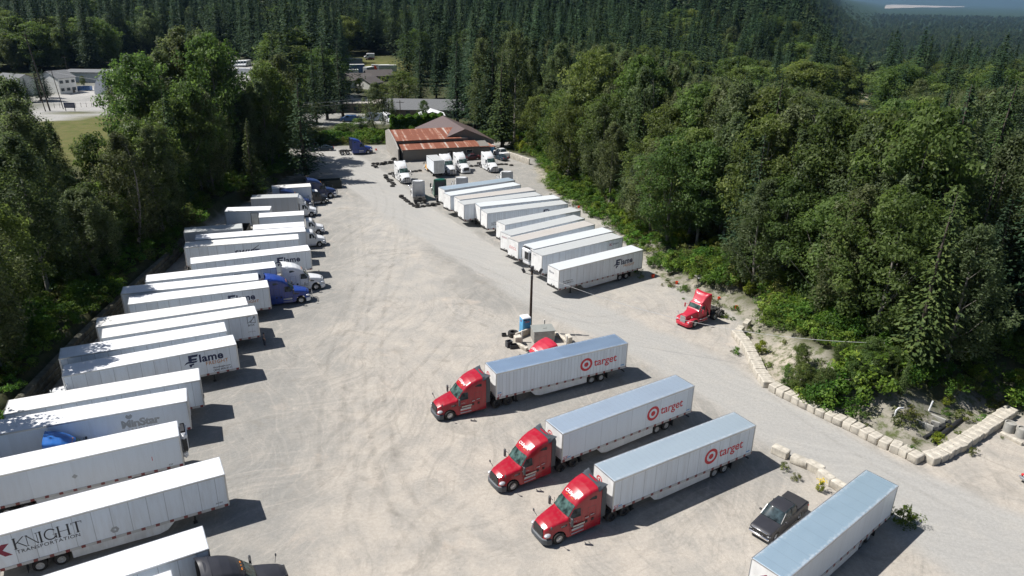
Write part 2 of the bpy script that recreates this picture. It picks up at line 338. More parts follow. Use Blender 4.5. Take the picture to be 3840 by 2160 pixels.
def height(x, y):
    x = np.asarray(x, float); y = np.asarray(y, float)
    d = sdist(YARD, x, y); az = x/np.maximum(np.abs(y), 30)
    left = sstep(-30, -40, x)*(1-sstep(150, 185, y)); right = sstep(3, 14, x)*(1-sstep(170, 215, y))*sstep(50, 62, y+x*.1)
    h = 2.1*sstep(.5, 2.2, d)*left + 1.5*sstep(2, 30, d)*left + 2.6*sstep(.8, 8, d)*right
    h = h + .35*fbm(x, y, 7, 3)*sstep(1, 6, d)
    side = 1-sstep(.31, .47, az)                                    # the wooded hill fills the left and the middle, the valley lies right
    h = h + side*(52*sstep(370, 900, y) + 95*sstep(900, 2600, y)) + side*10*fbm(x, y, 260, 11, 3)*sstep(400, 900, y)
    h = h - (1-side*sstep(300, 500, y))*sstep(.05, .4, az)*(12*sstep(215, 340, y) + 82*sstep(330, 1200, y))
    h = h + (1-side)*(520*sstep(21000, 33000, y+.35*x))*(1+.4*fbm(x, y, 2600, 5, 3)) + side*150*sstep(3000, 9000, y)
    return h
def ggrid(lo, hi, step, far, g=1.16):
    c = list(np.arange(lo, hi+step/2, step)); s = step; a, b = c[0], c[-1]; A, B = [], []
    while a > -far: s *= g; a -= s; A.append(a)
    s = step
    while b < far: s *= g; b += s; B.append(b)
    return np.array(A[::-1]+c+B)
gx = ggrid(-72, 62, .62, 30000); gy = ggrid(14, 206, .62, 30000); gy = gy[gy > -3000]
XX, YY = np.meshgrid(gx, gy); ZZ = height(XX, YY)
dy = sdist(YARD, XX, YY); n1 = fbm(XX, YY, 3.2, 21)
yard = 1-sstep(-.5, 1.1, dy+1.1*n1)
rd, rw = ldist(ROAD, XX, YY); road = 1-sstep(-1.0, 1.2, rd-rw+.9*fbm(XX, YY, 4, 33))
pit = 1-sstep(-1, 1.5, sdist(PIT, XX, YY)+.8*n1)
lot = 1-sstep(-1, 1, sdist(LOT, XX, YY)); lr, lw = ldist(LOTROAD, XX, YY); lot = np.maximum(lot, 1-sstep(-1, 1, lr-lw))
lot = np.maximum(lot, (1-sstep(-1, 1.5, sdist(YARD2, XX, YY)+3*fbm(XX, YY, 9, 4)))*.8)
grass = 1-sstep(-2, 3, sdist(MEADOW, XX, YY)+3*fbm(XX, YY, 14, 8)); grass = np.maximum(grass, 1-sstep(-2, 2, sdist(PADDOCK, XX, YY))); grass = np.maximum(grass, 1-sstep(-2, 2, sdist(ARENAG, XX, YY)))
ar = 1-sstep(-1, 1, sdist(ARENA, XX, YY))
FIELD = [GD(*p, -94) for p in ((2128,21),(2200,14.5),(2290,11),(2345,12),(2425,12),(2400,19),(2300,20),(2250,22.5))]

bankr = (1-sstep(1.5, 5.5, dy+2.2*n1))*(XX > 0)*(dy > -1)*(YY < 175)*(YY > 40)                       # bare cut soil along the right edge
pit = np.maximum(pit, bankr)
ny, nx = XX.shape
me = bpy.data.meshes.new('ground'); me.vertices.add(nx*ny)
me.vertices.foreach_set('co', np.stack([XX, YY, ZZ], -1).astype(np.float32).ravel())
ii = (np.arange(ny-1)[:,None]*nx+np.arange(nx-1)[None,:]).ravel(); q = np.stack([ii, ii+1, ii+nx+1, ii+nx], -1)
me.loops.add(q.size); me.loops.foreach_set('vertex_index', q.ravel().astype(np.int32))
me.polygons.add(len(q)); me.polygons.foreach_set('loop_start', np.arange(0, q.size, 4, dtype=np.int32)); me.polygons.foreach_set('use_smooth', [True]*len(q))
def colattr(me, name, *ch):
    a = me.color_attributes.new(name, 'FLOAT_COLOR', 'POINT'); z = np.zeros((ch[0].size, 4), np.float32)
    for i, c in enumerate(ch): z[:, i] = c.ravel()
    a.data.foreach_set('color', z.ravel())
colattr(me, 'mask', yard, road, grass, pit); park = np.maximum((1-sstep(3, 13, np.abs(XX+27+.12*(YY-60))+5*fbm(XX, YY, 9, 51)))*sstep(25, 40, YY)*(1-sstep(120, 145, YY)), (1-sstep(4, 12, np.abs(XX-3+.42*(YY-90))+4*fbm(XX, YY, 8, 52)))*sstep(84, 92, YY)*(1-sstep(150, 165, YY)))
park = np.maximum(park, (1-sstep(2, 9, np.hypot(XX-14, YY-62)-9+4*fbm(XX, YY, 7, 53)))*.8); park = np.maximum(park, sstep(128, 150, YY)*.9)
colattr(me, 'mask2', lot, ar, park)
me.update(); me.validate()

def ground_material(name):
    m, nt, b = new_mat(name); N, L = nt.nodes, nt.links
    def n(t, **k):
        x = N.new(t)
        for a, v in k.items(): setattr(x, a, v)
        return x
    def mixc(f, a, c, blend='MIX'):
        x = n('ShaderNodeMix', data_type='RGBA', blend_type=blend)
        for s, v in ((0,f),(6,a),(7,c)):
            if isinstance(v, tuple): x.inputs[s].default_value = (*v,1)
            elif isinstance(v, (int,float)): x.inputs[s].default_value = v
            else: L.new(v, x.inputs[s])
        return x.outputs[2]
    def rng_(v, a, c, lo=0, hi=1):
        x = n('ShaderNodeMapRange'); x.inputs['From Min'].default_value = a; x.inputs['From Max'].default_value = c; x.inputs['To Min'].default_value = lo; x.inputs['To Max'].default_value = hi; L.new(v, x.inputs['Value']); return x.outputs[0]
    def mth(op, a, c=None):
        x = n('ShaderNodeMath', operation=op)
        for i, v in enumerate((a, c)):
            if v is None: continue
            if isinstance(v, (int,float)): x.inputs[i].default_value = v
            else: L.new(v, x.inputs[i])
        return x.outputs[0]
    tc = n('ShaderNodeTexCoord'); P = tc.outputs['Object']
    def noise(scale, detail=6, rough=.55, vec=P, dist=0):
        x = n('ShaderNodeTexNoise'); x.inputs['Scale'].default_value = scale; x.inputs['Detail'].default_value = detail; x.inputs['Roughness'].default_value = rough; x.inputs['Distortion'].default_value = dist; L.new(vec, x.inputs['Vector']); return x
    def stretch(rot, sc):
        mp = n('ShaderNodeMapping'); mp.inputs['Rotation'].default_value = (0,0,-R(rot)); mp2 = n('ShaderNodeMapping'); mp2.inputs['Scale'].default_value = sc
        w0 = noise(.05, 2); wv = n('ShaderNodeVectorMath', operation='MULTIPLY_ADD'); L.new(w0.outputs['Color'], wv.inputs[0]); wv.inputs[1].default_value = (14,14,0); L.new(P, wv.inputs[2])
        L.new(wv.outputs[0], mp.inputs[0]); L.new(mp.outputs[0], mp2.inputs[0]); return mp2.outputs[0]
    a1 = n('ShaderNodeAttribute', attribute_name='mask'); s1 = n('ShaderNodeSeparateColor'); L.new(a1.outputs['Color'], s1.inputs[0])
    a2 = n('ShaderNodeAttribute', attribute_name='mask2'); s2 = n('ShaderNodeSeparateColor'); L.new(a2.outputs['Color'], s2.inputs[0])
    big = noise(.055, 6, .6).outputs['Fac']; mid = noise(.35, 7, .62).outputs['Fac']; fine = noise(3.5, 8, .7).outputs['Fac']; grit = noise(14, 4, .7).outputs['Fac']
    # gravel yard: pale dusty tan over grey, crossed by tyre streaks
    sxyz = n('ShaderNodeSeparateXYZ'); L.new(P, sxyz.inputs[0])
    near = rng_(sxyz.outputs[1], 55, 125)                                                            # the dust is browner near the middle, greyer up the yard
    tan_ = mixc(near, (.400,.362,.314), (.374,.354,.320)); grey = mixc(near, (.318,.297,.266), (.312,.304,.286))
    y0 = mixc(rng_(mid, .40, .60), tan_, grey)
    y0 = mixc(mth('MULTIPLY', rng_(big, .45, .62), .4), y0, grey)
    y0 = mixc(mth('MULTIPLY', s2.outputs[2], rng_(mid, .25, .6, .55, 1.0)), y0, (.235,.230,.215))
    for rot, sc, lo, amt in ((90,(.05,1.3,1),.52,.5),(66,(.05,2.2,1),.54,.5),(118,(.05,2.6,1),.55,.45),(28,(.06,2.2,1),.55,.45)):
        st = noise(1.0, 7, .68, stretch(rot, sc)).outputs['Fac']; gate = noise(.045, 3, .5, stretch(rot+13, (1,1,1))).outputs['Fac']
        y0 = mixc(mth('MULTIPLY', mth('MULTIPLY', rng_(st, lo, lo+.16), rng_(gate, .44, .56)), amt), y0, (.205,.192,.17))
        y0 = mixc(mth('MULTIPLY', mth('MULTIPLY', rng_(st, .47, .33), rng_(gate, .42, .58)), amt*.8), y0, (.44,.40,.35))
    for c_, r_ in (((-9,73),.42),((6,80),.5),((-16,50),.36),((-2,96),.45)):                            # arcs left by turning lorries
        mp = n('ShaderNodeMapping'); mp.inputs['Location'].default_value = (-c_[0],-c_[1],0); L.new(P, mp.inputs[0])
        wv = n('ShaderNodeTexWave', wave_type='RINGS', rings_direction='Z'); wv.inputs['Scale'].default_value = r_; wv.inputs['Distortion'].default_value = 5; wv.inputs['Detail'].default_value = 5; wv.inputs['Detail Scale'].default_value = .7; L.new(mp.outputs[0], wv.inputs['Vector'])
        ln = n('ShaderNodeVectorMath', operation='LENGTH'); L.new(mp.outputs[0], ln.inputs[0])
        gate = mth('MULTIPLY', rng_(ln.outputs['Value'], 15, 7), rng_(noise(.12, 3).outputs['Fac'], .45, .6))
        y0 = mixc(mth('MULTIPLY', mth('MULTIPLY', rng_(wv.outputs['Fac'], .62, .95), gate), .0), y0, (.25,.23,.20))
    y0 = mixc(mth('MULTIPLY', rng_(noise(.22, 5, .6, P, 1.2).outputs['Fac'], .58, .68), .5), y0, (.22,.205,.18))
    y0 = mixc(mth('MULTIPLY', rng_(noise(.9, 6, .7, P, .8).outputs['Fac'], .60, .72), .45), y0, (.17,.16,.14))
    y0 = mixc(mth('MULTIPLY', rng_(noise(.6, 7, .72, stretch(40,(1,1,1))).outputs['Fac'], .60, .70), .5), y0, (.46,.42,.365))
    y0 = mixc(mth('MULTIPLY', rng_(noise(.16, 5, .6, stretch(0,(1,1,1))).outputs['Fac'], .62, .72), .4), y0, (.50,.42,.345))
    # the road: smoother, greyer, worn paler along the wheel tracks
    rs = noise(1.0, 6, .6, stretch(145, (.06,1.1,1))).outputs['Fac']
    r0 = mixc(rng_(rs, .40, .70), (.315,.308,.291), (.350,.341,.320)); r0 = mixc(mth('MULTIPLY', rng_(mid, .5, .7), .25), r0, (.40,.37,.325))
    col = mixc(s1.outputs[1], y0, r0)
    # bare bank and pit
    p0 = mixc(rng_(mid, .35, .65), (.30,.275,.232), (.19,.18,.15)); p0 = mixc(rng_(big, .5, .62), p0, (.38,.335,.275)); p0 = mixc(rng_(noise(.9,7,.75).outputs['Fac'], .47, .60), p0, (.085,.10,.040))
    # forest floor
    f0 = mixc(rng_(mid, .35, .65), (.045,.052,.022), (.085,.08,.045)); f0 = mixc(rng_(fine, .45, .65), f0, (.03,.045,.015))
    fw = noise(.012, 4, .6).outputs['Fac']; ff = mixc(rng_(noise(.03, 5, .7).outputs['Fac'], .35, .65), (.012,.028,.014), (.03,.055,.022))
    f0 = mixc(rng_(sxyz.outputs[1], 500, 1500), f0, ff)
    g0 = mixc(rng_(mid, .35, .6), (.085,.09,.026), (.15,.125,.055)); g0 = mixc(rng_(fine, .4, .7), g0, (.07,.10,.02))
    l0 = mixc(rng_(mid, .3, .7), (.30,.295,.285), (.37,.36,.34)); l0 = mixc(mth('MULTIPLY', rng_(big, .5, .6), .6), l0, (.22,.22,.215))
    out = mixc(s1.outputs[2], f0, g0); out = mixc(s2.outputs[0], out, l0); out = mixc(a1.outputs['Alpha'], out, p0); out = mixc(s1.outputs[0], out, col)
    out = mixc(s1.outputs[1], out, col); out = mixc(s2.outputs[1], out, (.36,.315,.25))
    out = mixc(1.0, out, mixc(rng_(grit, .25, .75), (.85,.85,.85), (1.13,1.13,1.13)), 'MULTIPLY')
    out = mixc(1.0, out, mixc(rng_(fine, .3, .7), (.86,.86,.86), (1.11,1.11,1.11)), 'MULTIPLY')
    L.new(out, b.inputs['Base Color']); b.inputs['Roughness'].default_value = .95; b.inputs['Specular IOR Level'].default_value = .15
    bp = n('ShaderNodeBump'); bp.inputs['Strength'].default_value = .45; bp.inputs['Distance'].default_value = .05
    hgt = mth('ADD', mth('MULTIPLY', grit, .5), fine); L.new(hgt, bp.inputs['Height']); L.new(bp.outputs[0], b.inputs['Normal'])
    return m
GM = ground_material('ground'); me.materials.append(GM)
ground = link('ground', me); ground['kind'] = 'structure'
# the road sheet, 4 mm above the yard, its ragged edge following the wear
def strip(name, line, step=1.0, across=13):
    P = np.array(line, float); seg = np.hypot(*(P[1:,:2]-P[:-1,:2]).T); t = np.r_[0, np.cumsum(seg)]; s = np.arange(0, t[-1], step)
    cx, cy, w_ = (np.interp(s, t, P[:,i]) for i in range(3)); k = np.ones(7)/7
    cx, cy = (np.convolve(np.r_[[c[0]]*3, c, [c[-1]]*3], k, 'valid') for c in (cx, cy))
    tx, ty = np.gradient(cx), np.gradient(cy); l = np.hypot(tx, ty); nx_, ny_ = -ty/l, tx/l
    u = np.linspace(-1, 1, across); e = w_[:,None]*(1+.0*u)+.6*lattice(s, s*0, 3, 5)[:,None]*np.abs(u)
    X, Y = cx[:,None]+nx_[:,None]*u*e, cy[:,None]+ny_[:,None]*u*e; Z = height(X, Y)*0+.004
    m = bpy.data.meshes.new(name); a, b = X.shape
    i0 = (np.arange(a-1)[:,None]*b+np.arange(b-1)[None,:]).ravel(); f = np.stack([i0, i0+1, i0+b+1, i0+b], -1)
    m.from_pydata(np.stack([X,Y,Z],-1).reshape(-1,3).tolist(), [], f.tolist())
    rr, rw_ = ldist(line, X, Y); colattr(m, 'mask', np.ones(X.size), 1-sstep(-1.0, 1.2, (rr-rw_).ravel()+.9*fbm(X, Y, 4, 33).ravel()), np.zeros(X.size), np.zeros(X.size))
    m.materials.append(GM); o = link(name, m); o['kind'] = 'structure'; return o
strip('road', ROAD)
def sd1(poly, x, y):
    d = 1e18; ins = False; n = len(poly)
    for i in range(n):
        ax, ay = poly[i]; bx, by = poly[(i+1) % n]; ex, ey = bx-ax, by-ay; wx, wy = x-ax, y-ay; t = min(max((wx*ex+wy*ey)/max(ex*ex+ey*ey, 1e-9), 0), 1)
        q = (wx-ex*t)**2+(wy-ey*t)**2; d = q if q < d else d
        if (ay <= y) != (by <= y) and x < ax+(y-ay)*ex/ey: ins = not ins
    return -math.sqrt(d) if ins else math.sqrt(d)
def ld1(line, x, y):
    d = 1e18; w_ = 0
    for a, b in zip(line[:-1], line[1:]):
        ex, ey = b[0]-a[0], b[1]-a[1]; t = min(max(((x-a[0])*ex+(y-a[1])*ey)/(ex*ex+ey*ey), 0), 1); q = (x-a[0]-ex*t)**2+(y-a[1]-ey*t)**2
        if q < d: d = q; w_ = a[2]+(b[2]-a[2])*t
    return math.sqrt(d), w_
fmesh = bpy.data.meshes.new('field'); fr_ = random.Random(5); fp_ = [(x+(X2-x)*k/6+fr_.uniform(-90,90)*(k>0), y+(Y2-y)*k/6+fr_.uniform(-160,160)*(k>0), -90.0) for (x,y),(X2,Y2) in zip(FIELD, FIELD[1:]+FIELD[:1]) for k in range(6)]; fmesh.from_pydata(fp_, [], [tuple(range(len(fp_)))]); fmesh.materials.append(mat('valley_gravel', (.30,.27,.22), .95, var=.45, scale=.004)); fo_ = link('field', fmesh); fo_['kind'] = 'structure'
def H(x, y): return float(height(np.array([x]), np.array([y]))[0])

# paired wheel tracks pressed into the gravel by turning lorries, each ribbon a few millimetres above the last
tm, tnt, tb = new_mat('tyre_track_dust'); N, L = tnt.nodes, tnt.links; tc = N.new('ShaderNodeTexCoord')
tn = N.new('ShaderNodeTexNoise'); tn.inputs['Scale'].default_value = .55; tn.inputs['Detail'].default_value = 7; tn.inputs['Roughness'].default_value = .7; L.new(tc.outputs['Object'], tn.inputs['Vector'])
tr_ = N.new('ShaderNodeMapRange'); tr_.inputs['From Min'].default_value = .36; tr_.inputs['From Max'].default_value = .68; tr_.inputs['To Max'].default_value = .12; L.new(tn.outputs['Fac'], tr_.inputs['Value'])
ta = N.new('ShaderNodeAttribute'); ta.attribute_name = 'edge'; tx = N.new('ShaderNodeMath'); tx.operation = 'MULTIPLY'; L.new(tr_.outputs[0], tx.inputs[0]); L.new(ta.outputs['Fac'], tx.inputs[1])
tb.inputs['Base Color'].default_value = (.19,.175,.15,1); tb.inputs['Roughness'].default_value = .95; tb.inputs['Specular IOR Level'].default_value = .1
tt = N.new('ShaderNodeBsdfTransparent'); ts = N.new('ShaderNodeMixShader'); L.new(tx.outputs[0], ts.inputs[0]); L.new(tt.outputs[0], ts.inputs[1]); L.new(tb.outputs[0], ts.inputs[2]); L.new(ts.outputs[0], N['Material Output'].inputs['Surface'])
TR = [((1010,520),(960,700),(938,900),(960,1100),(1030,1300),(1120,1449)),((880,480),(905,700),(850,900),(830,1150),(900,1449)),((1280,770),(1100,760),(950,850),(890,1000),(930,1200)),((1240,690),(1050,640),(930,700),(860,820),(800,900)),((1090,1050),(960,1150),(900,1300),(950,1449)),
 ((1220,1210),(1080,1310),(1000,1449)),((690,1110),(850,1050),(1000,950),(1150,800),(1250,700)),((600,1300),(800,1200),(950,1050),(1100,900),(1180,760)),((830,700),(950,640),(1100,640),(1250,700),(1420,800)),((720,900),(860,860),(960,760),(1010,640),(1000,500)),((1690,860),(1850,915),(2050,1060),(2300,1210),(2570,1350)),
 ((1330,1400),(1150,1360),(1000,1250),(960,1100),(1010,960)),((1650,760),(1560,800),(1450,800),(1330,760)),((1900,1120),(1800,1230),(1650,1330),(1500,1440)),((760,640),(880,600),(960,520),(930,440))]
tv, tf, te = [], [], []; zi = .006
for path in TR:
    P = np.array([GD(*p) for p in path]); P = np.vstack([2*P[0]-P[1], P, 2*P[-1]-P[-2]]); C_ = []
    for i in range(1, len(P)-2):
        for t in np.linspace(0, 1, 22, endpoint=False): C_.append(.5*(2*P[i]+(P[i+1]-P[i-1])*t+(2*P[i-1]-5*P[i]+4*P[i+1]-P[i+2])*t*t+(3*P[i]-P[i-1]-3*P[i+1]+P[i+2])*t**3))
    C_ = np.array(C_); T_ = np.gradient(C_, axis=0); T_ /= np.linalg.norm(T_, axis=1, keepdims=True); Nn = np.stack([-T_[:,1], T_[:,0]], 1); fade = np.sin(np.linspace(0, np.pi, len(C_)))**.4
    for off in (-1.0, 1.0):
        n0 = len(tv)
        for u, e in ((-.34,0),(-.13,1),(.13,1),(.34,0)):
            q = C_+Nn*(off+u); tv += [(a, b, zi) for a, b in q]; te += list(e*fade)
        m_ = len(C_); tf += [(n0+k*m_+i, n0+k*m_+i+1, n0+(k+1)*m_+i+1, n0+(k+1)*m_+i) for k in range(3) for i in range(m_-1)]
    zi += .003
tmesh = bpy.data.meshes.new('tyre_tracks'); tmesh.from_pydata(tv, [], tf); at_ = tmesh.attributes.new('edge', 'FLOAT', 'POINT'); at_.data.foreach_set('value', np.array(te, np.float32)); tmesh.materials.append(tm)
to = link('tyre_tracks', tmesh); to['kind'] = 'structure'
# ---------------------------------------------------------------- vehicles
M_TYRE = mat('tyre_rubber', (.022,.021,.020), .85, var=.3, scale=3, dirt=.35, dirtcol=(.16,.145,.12))
M_RIM = mat('alloy', (.62,.62,.63), .3, .9); M_RIMD = mat('dark_rim', (.045,.045,.05), .45, .3); M_RIMW = mat('white_rim', (.55,.54,.52), .5, dirt=.4)
M_BLACK = mat('black_plastic', (.022,.023,.025), .5); M_DARK = mat('dark_trim', (.055,.058,.064), .5); M_FRAME = mat('chassis_steel', (.03,.029,.028), .6, dirt=.3, dirtcol=(.12,.10,.08))
M_CHROME = mat('chrome', (.8,.8,.82), .12, 1.0, var=.05); M_GLASS = glass(); M_GLASSG = glass('windscreen_glass', (.035,.06,.055))
M_LAMP = mat('headlight_glass', (.55,.57,.6), .12, .3, spec=.9); M_AMBER = mat('amber_lamp', (.75,.24,.02), .3); M_REDL = mat('red_lamp', (.5,.015,.015), .25)
M_ALU = mat('aluminium', (.56,.57,.58), .38, .85, var=.1); M_SILVER = mat('silver_panel', (.55,.56,.58), .35, .5)
M_WHITE = mat('white_paint', (.74,.75,.76), .3, coat=.3, dirt=.12); M_SHROUD = mat('grey_plastic', (.06,.068,.078), .5)
M_DOOR = mat('white_door', (.66,.66,.64), .45, dirt=.4); M_NOSE = mat('white_nose_panel', (.74,.74,.73), .4, dirt=.18)
M_RAIL = stripe_mat('reflective_rail', 0, 1.0, .28, (.52,.52,.51), (.20,.03,.03), .5, .4)
def wheel(parent, x, y, r=.52, w=.30, dual=False, rim=None, name='wheel'):
    """wheel lying across y; the dished rim faces outwards"""
    s = 1 if y > 0 else -1; b = MB(); ri = r*.56; ws = [0, -w*1.08*s] if dual else [0]
    for o in ws:
        b.lathe([(ri,-w/2),(r*.80,-w/2),(r*.96,-w*.42),(r,-w*.30),(r,w*.30),(r*.96,w*.42),(r*.80,w/2),(ri,w/2)], (x,y+o,r), n=22)
    t = b.build(name, M_TYRE, parent); c = MB(); d = w*.42 if not dual else -w*.05
    c.lathe([(ri*1.02,w*.46),(ri*.93,w*.44),(ri*.86,d*.45),(ri*.45,d*.2),(ri*.34,w*.52 if not dual else w*.3),(ri*.0,w*.55 if not dual else w*.32)], (x,y,r), n=20, sgn=s)
    for k in range(8):
        a = 2*math.pi*k/8; c.ball((x+ri*.62*math.cos(a), y+s*d*.32, r+ri*.62*math.sin(a)), .035 if r > .4 else .02, 6)
    c.build('rim', rim or M_RIM, t); return t

class Loft:
    """car or truck shell: sections along x between control rows (x, z_bottom, z_top, half width below, half width above, corner radius)"""
    def __init__(s, rows, crown=.04, arches=(), dx=.12):
        s.r = np.array(rows, float); s.crown = crown; s.arches = arches; xs = list(np.arange(s.r[0,0], s.r[-1,0], dx))+[s.r[-1,0]]+list(s.r[:,0])
        for ax, az_, ar_ in arches: xs += [ax+ar_*math.cos(t) for t in np.linspace(0, math.pi, 15)]
        s.xs = sorted({round(float(x),4) for x in xs if s.r[0,0] <= x <= s.r[-1,0]})
    def at(s, x): return [float(np.interp(x, s.r[:,0], s.r[:,i])) for i in range(1,6)]
    def y(s, x, z):
        zb, zt, wb, wt, r = s.at(x); zb = s.r[:,1].min(); return wb+(wt-wb)*min(max((z-zb)/max(zt-r-zb,.01),0),1)
    def top(s, x, y):
        zb, zt, wb, wt, r = s.at(x); return zt + s.crown*(1-(min(abs(y)/wt,1))**2) - (0 if abs(y) < wt-r else r-math.sqrt(max(r*r-(abs(y)-wt+r)**2,0)))
    def section(s, x):
        zb, zt, wb, wt, r = s.at(x); z0 = zb; base = s.r[:,1].min()
        for ax, az_, ar_ in s.arches:
            if abs(x-ax) <= ar_+1e-6: z0 = max(z0, az_+math.sqrt(max(ar_*ar_-(x-ax)**2, 0)))
        z0 = min(z0, zt-r-.03); pts = [(s.y(x, z0+(zt-r-z0)*k/4), z0+(zt-r-z0)*k/4) for k in range(5)]
        pts += [(wt-r+r*math.cos(a), zt-r+r*math.sin(a)) for a in (math.pi/8, math.pi/4, 3*math.pi/8)]
        pts += [(f*(wt-r), zt+s.crown*(1-f*f)) for f in (1, .66, .33, 0)]
        return [(x, -a, b) for a, b in pts] + [(x, a, b) for a, b in pts[-2::-1]]
    def mb(s, b=None, mi=0, x0=None, x1=None, off=0, caps=True):
        b = b or MB(); xs = [x for x in s.xs if (x0 is None or x >= x0-1e-6) and (x1 is None or x <= x1+1e-6)]; S_ = [s.section(x) for x in xs]; n = len(S_[0])
        b.add([p for q_ in S_ for p in q_], [(i*n+k, i*n+k+1, (i+1)*n+k+1, (i+1)*n+k) for i in range(len(xs)-1) for k in range(n-1)] + ([tuple(range(n)), tuple((len(xs)-1)*n+k for k in range(n))] if caps else []), mi)
        return b
    def patch(s, x0, x1, f0, f1, off=.012, nx=8, ny=10, b=None, mi=0, inset=0):
        """panel hugging the top surface between x0 and x1, across f0..f1 of its half width"""
        b = b or MB(); vs = []
        for i in range(nx+1):
            for j in range(ny+1):
                f = f0+(f1-f0)*j/ny; x = x0+(x1-x0)*i/nx; x += inset*(f*f)*(1 if x0 < x1 else -1); w_ = s.at(x)[3]; y = f*w_
                dz = (s.top(x+.02, y)-s.top(x-.02, y))/.04; l = math.hypot(1, dz); vs.append((x-dz/l*off, y, s.top(x, y)+off/l))
        b.add(vs, [(i*(ny+1)+j, i*(ny+1)+j+1, (i+1)*(ny+1)+j+1, (i+1)*(ny+1)+j) for i in range(nx) for j in range(ny)], mi); return b
    def side(s, poly, sgn, off=.012, th=.02, b=None, mi=0):
        """panel on the flank; poly in x and z"""
        b = b or MB(); n = len(poly); vs = [(x, sgn*(s.y(x,z)+off), z) for x,z in poly]+[(x, sgn*(s.y(x,z)-th), z) for x,z in poly]
        b.add(vs, [tuple(range(n)), tuple(range(2*n-1,n-1,-1))]+[(i,(i+1)%n,n+(i+1)%n,n+i) for i in range(n)], mi); return b
def paint(name, col): return mat(name, col, .3, var=.1, scale=.8, coat=.35, dirt=.12)
P_RED = paint('red_paint', (.33,.002,.015)); P_RED2 = mat('faded_red_paint', (.42,.016,.038), .42, var=.12, coat=.25); P_BLUE = paint('blue_paint', (.012,.045,.26)); P_NAVY = paint('navy_paint', (.012,.03,.11)); P_WHITE = paint('truck_white_paint', (.72,.73,.74))
P_GREEN = paint('green_paint', (.006,.12,.075)); P_CHAR = mat('charcoal_paint', (.03,.03,.036), .42, var=.1, coat=.1); P_LBLUE = mat('old_blue_paint', (.03,.15,.48), .35, var=.2, coat=.4, dirt=.15); P_BLACK = paint('black_paint', (.012,.012,.014)); P_TEAL = paint('midnight_paint', (.015,.03,.045))

def chassis(root, x0, x1, drives, rim, fifth=True, w=.86, flap=True):
    b = MB(); b.box(((x0+x1)/2,-w/2,.88),(x1-x0,.09,.26)); b.box(((x0+x1)/2,w/2,.88),(x1-x0,.09,.26))
    for x in np.arange(x0+.6, x1, 1.1): b.box((x,0,.88),(.12,w,.2))
    for x in drives: b.tube([(x,-.95,.52),(x,.95,.52)], .09); b.ball((x,0,.52),.26,10)
    b.box((x1-.04,0,.85),(.09,w+.25,.3)); b.box((x0+1.3,-.72,.72),(1.1,.5,.5),bev=.1); b.box((x0+1.3,.72,.72),(1.1,.5,.5),bev=.1)
    b.build('chassis', M_FRAME, root)
    if fifth: f = MB(); f.prism([(-.45,.0),(-.35,.38),(.25,.48),(.62,.5),(.62,.18),(.2,.1),(.2,-.1),(.62,-.18),(.62,-.5),(.25,-.48),(-.35,-.38)], 1.1, 1.16, 'XY'); f.v = [(x+sum(drives)/len(drives),y,z) for x,y,z in f.v]; f.build('fifth_wheel', M_FRAME, root)
    for x in drives:
        for s in (-1,1): wheel(root, x, s*1.06, .51, .27, True, rim)
    if flap:
        for s in (-1,1): f = MB(); f.box((x1+.03,s*.95,.62),(.02,.6,.62)); f.build('mud_flap', M_BLACK, root)

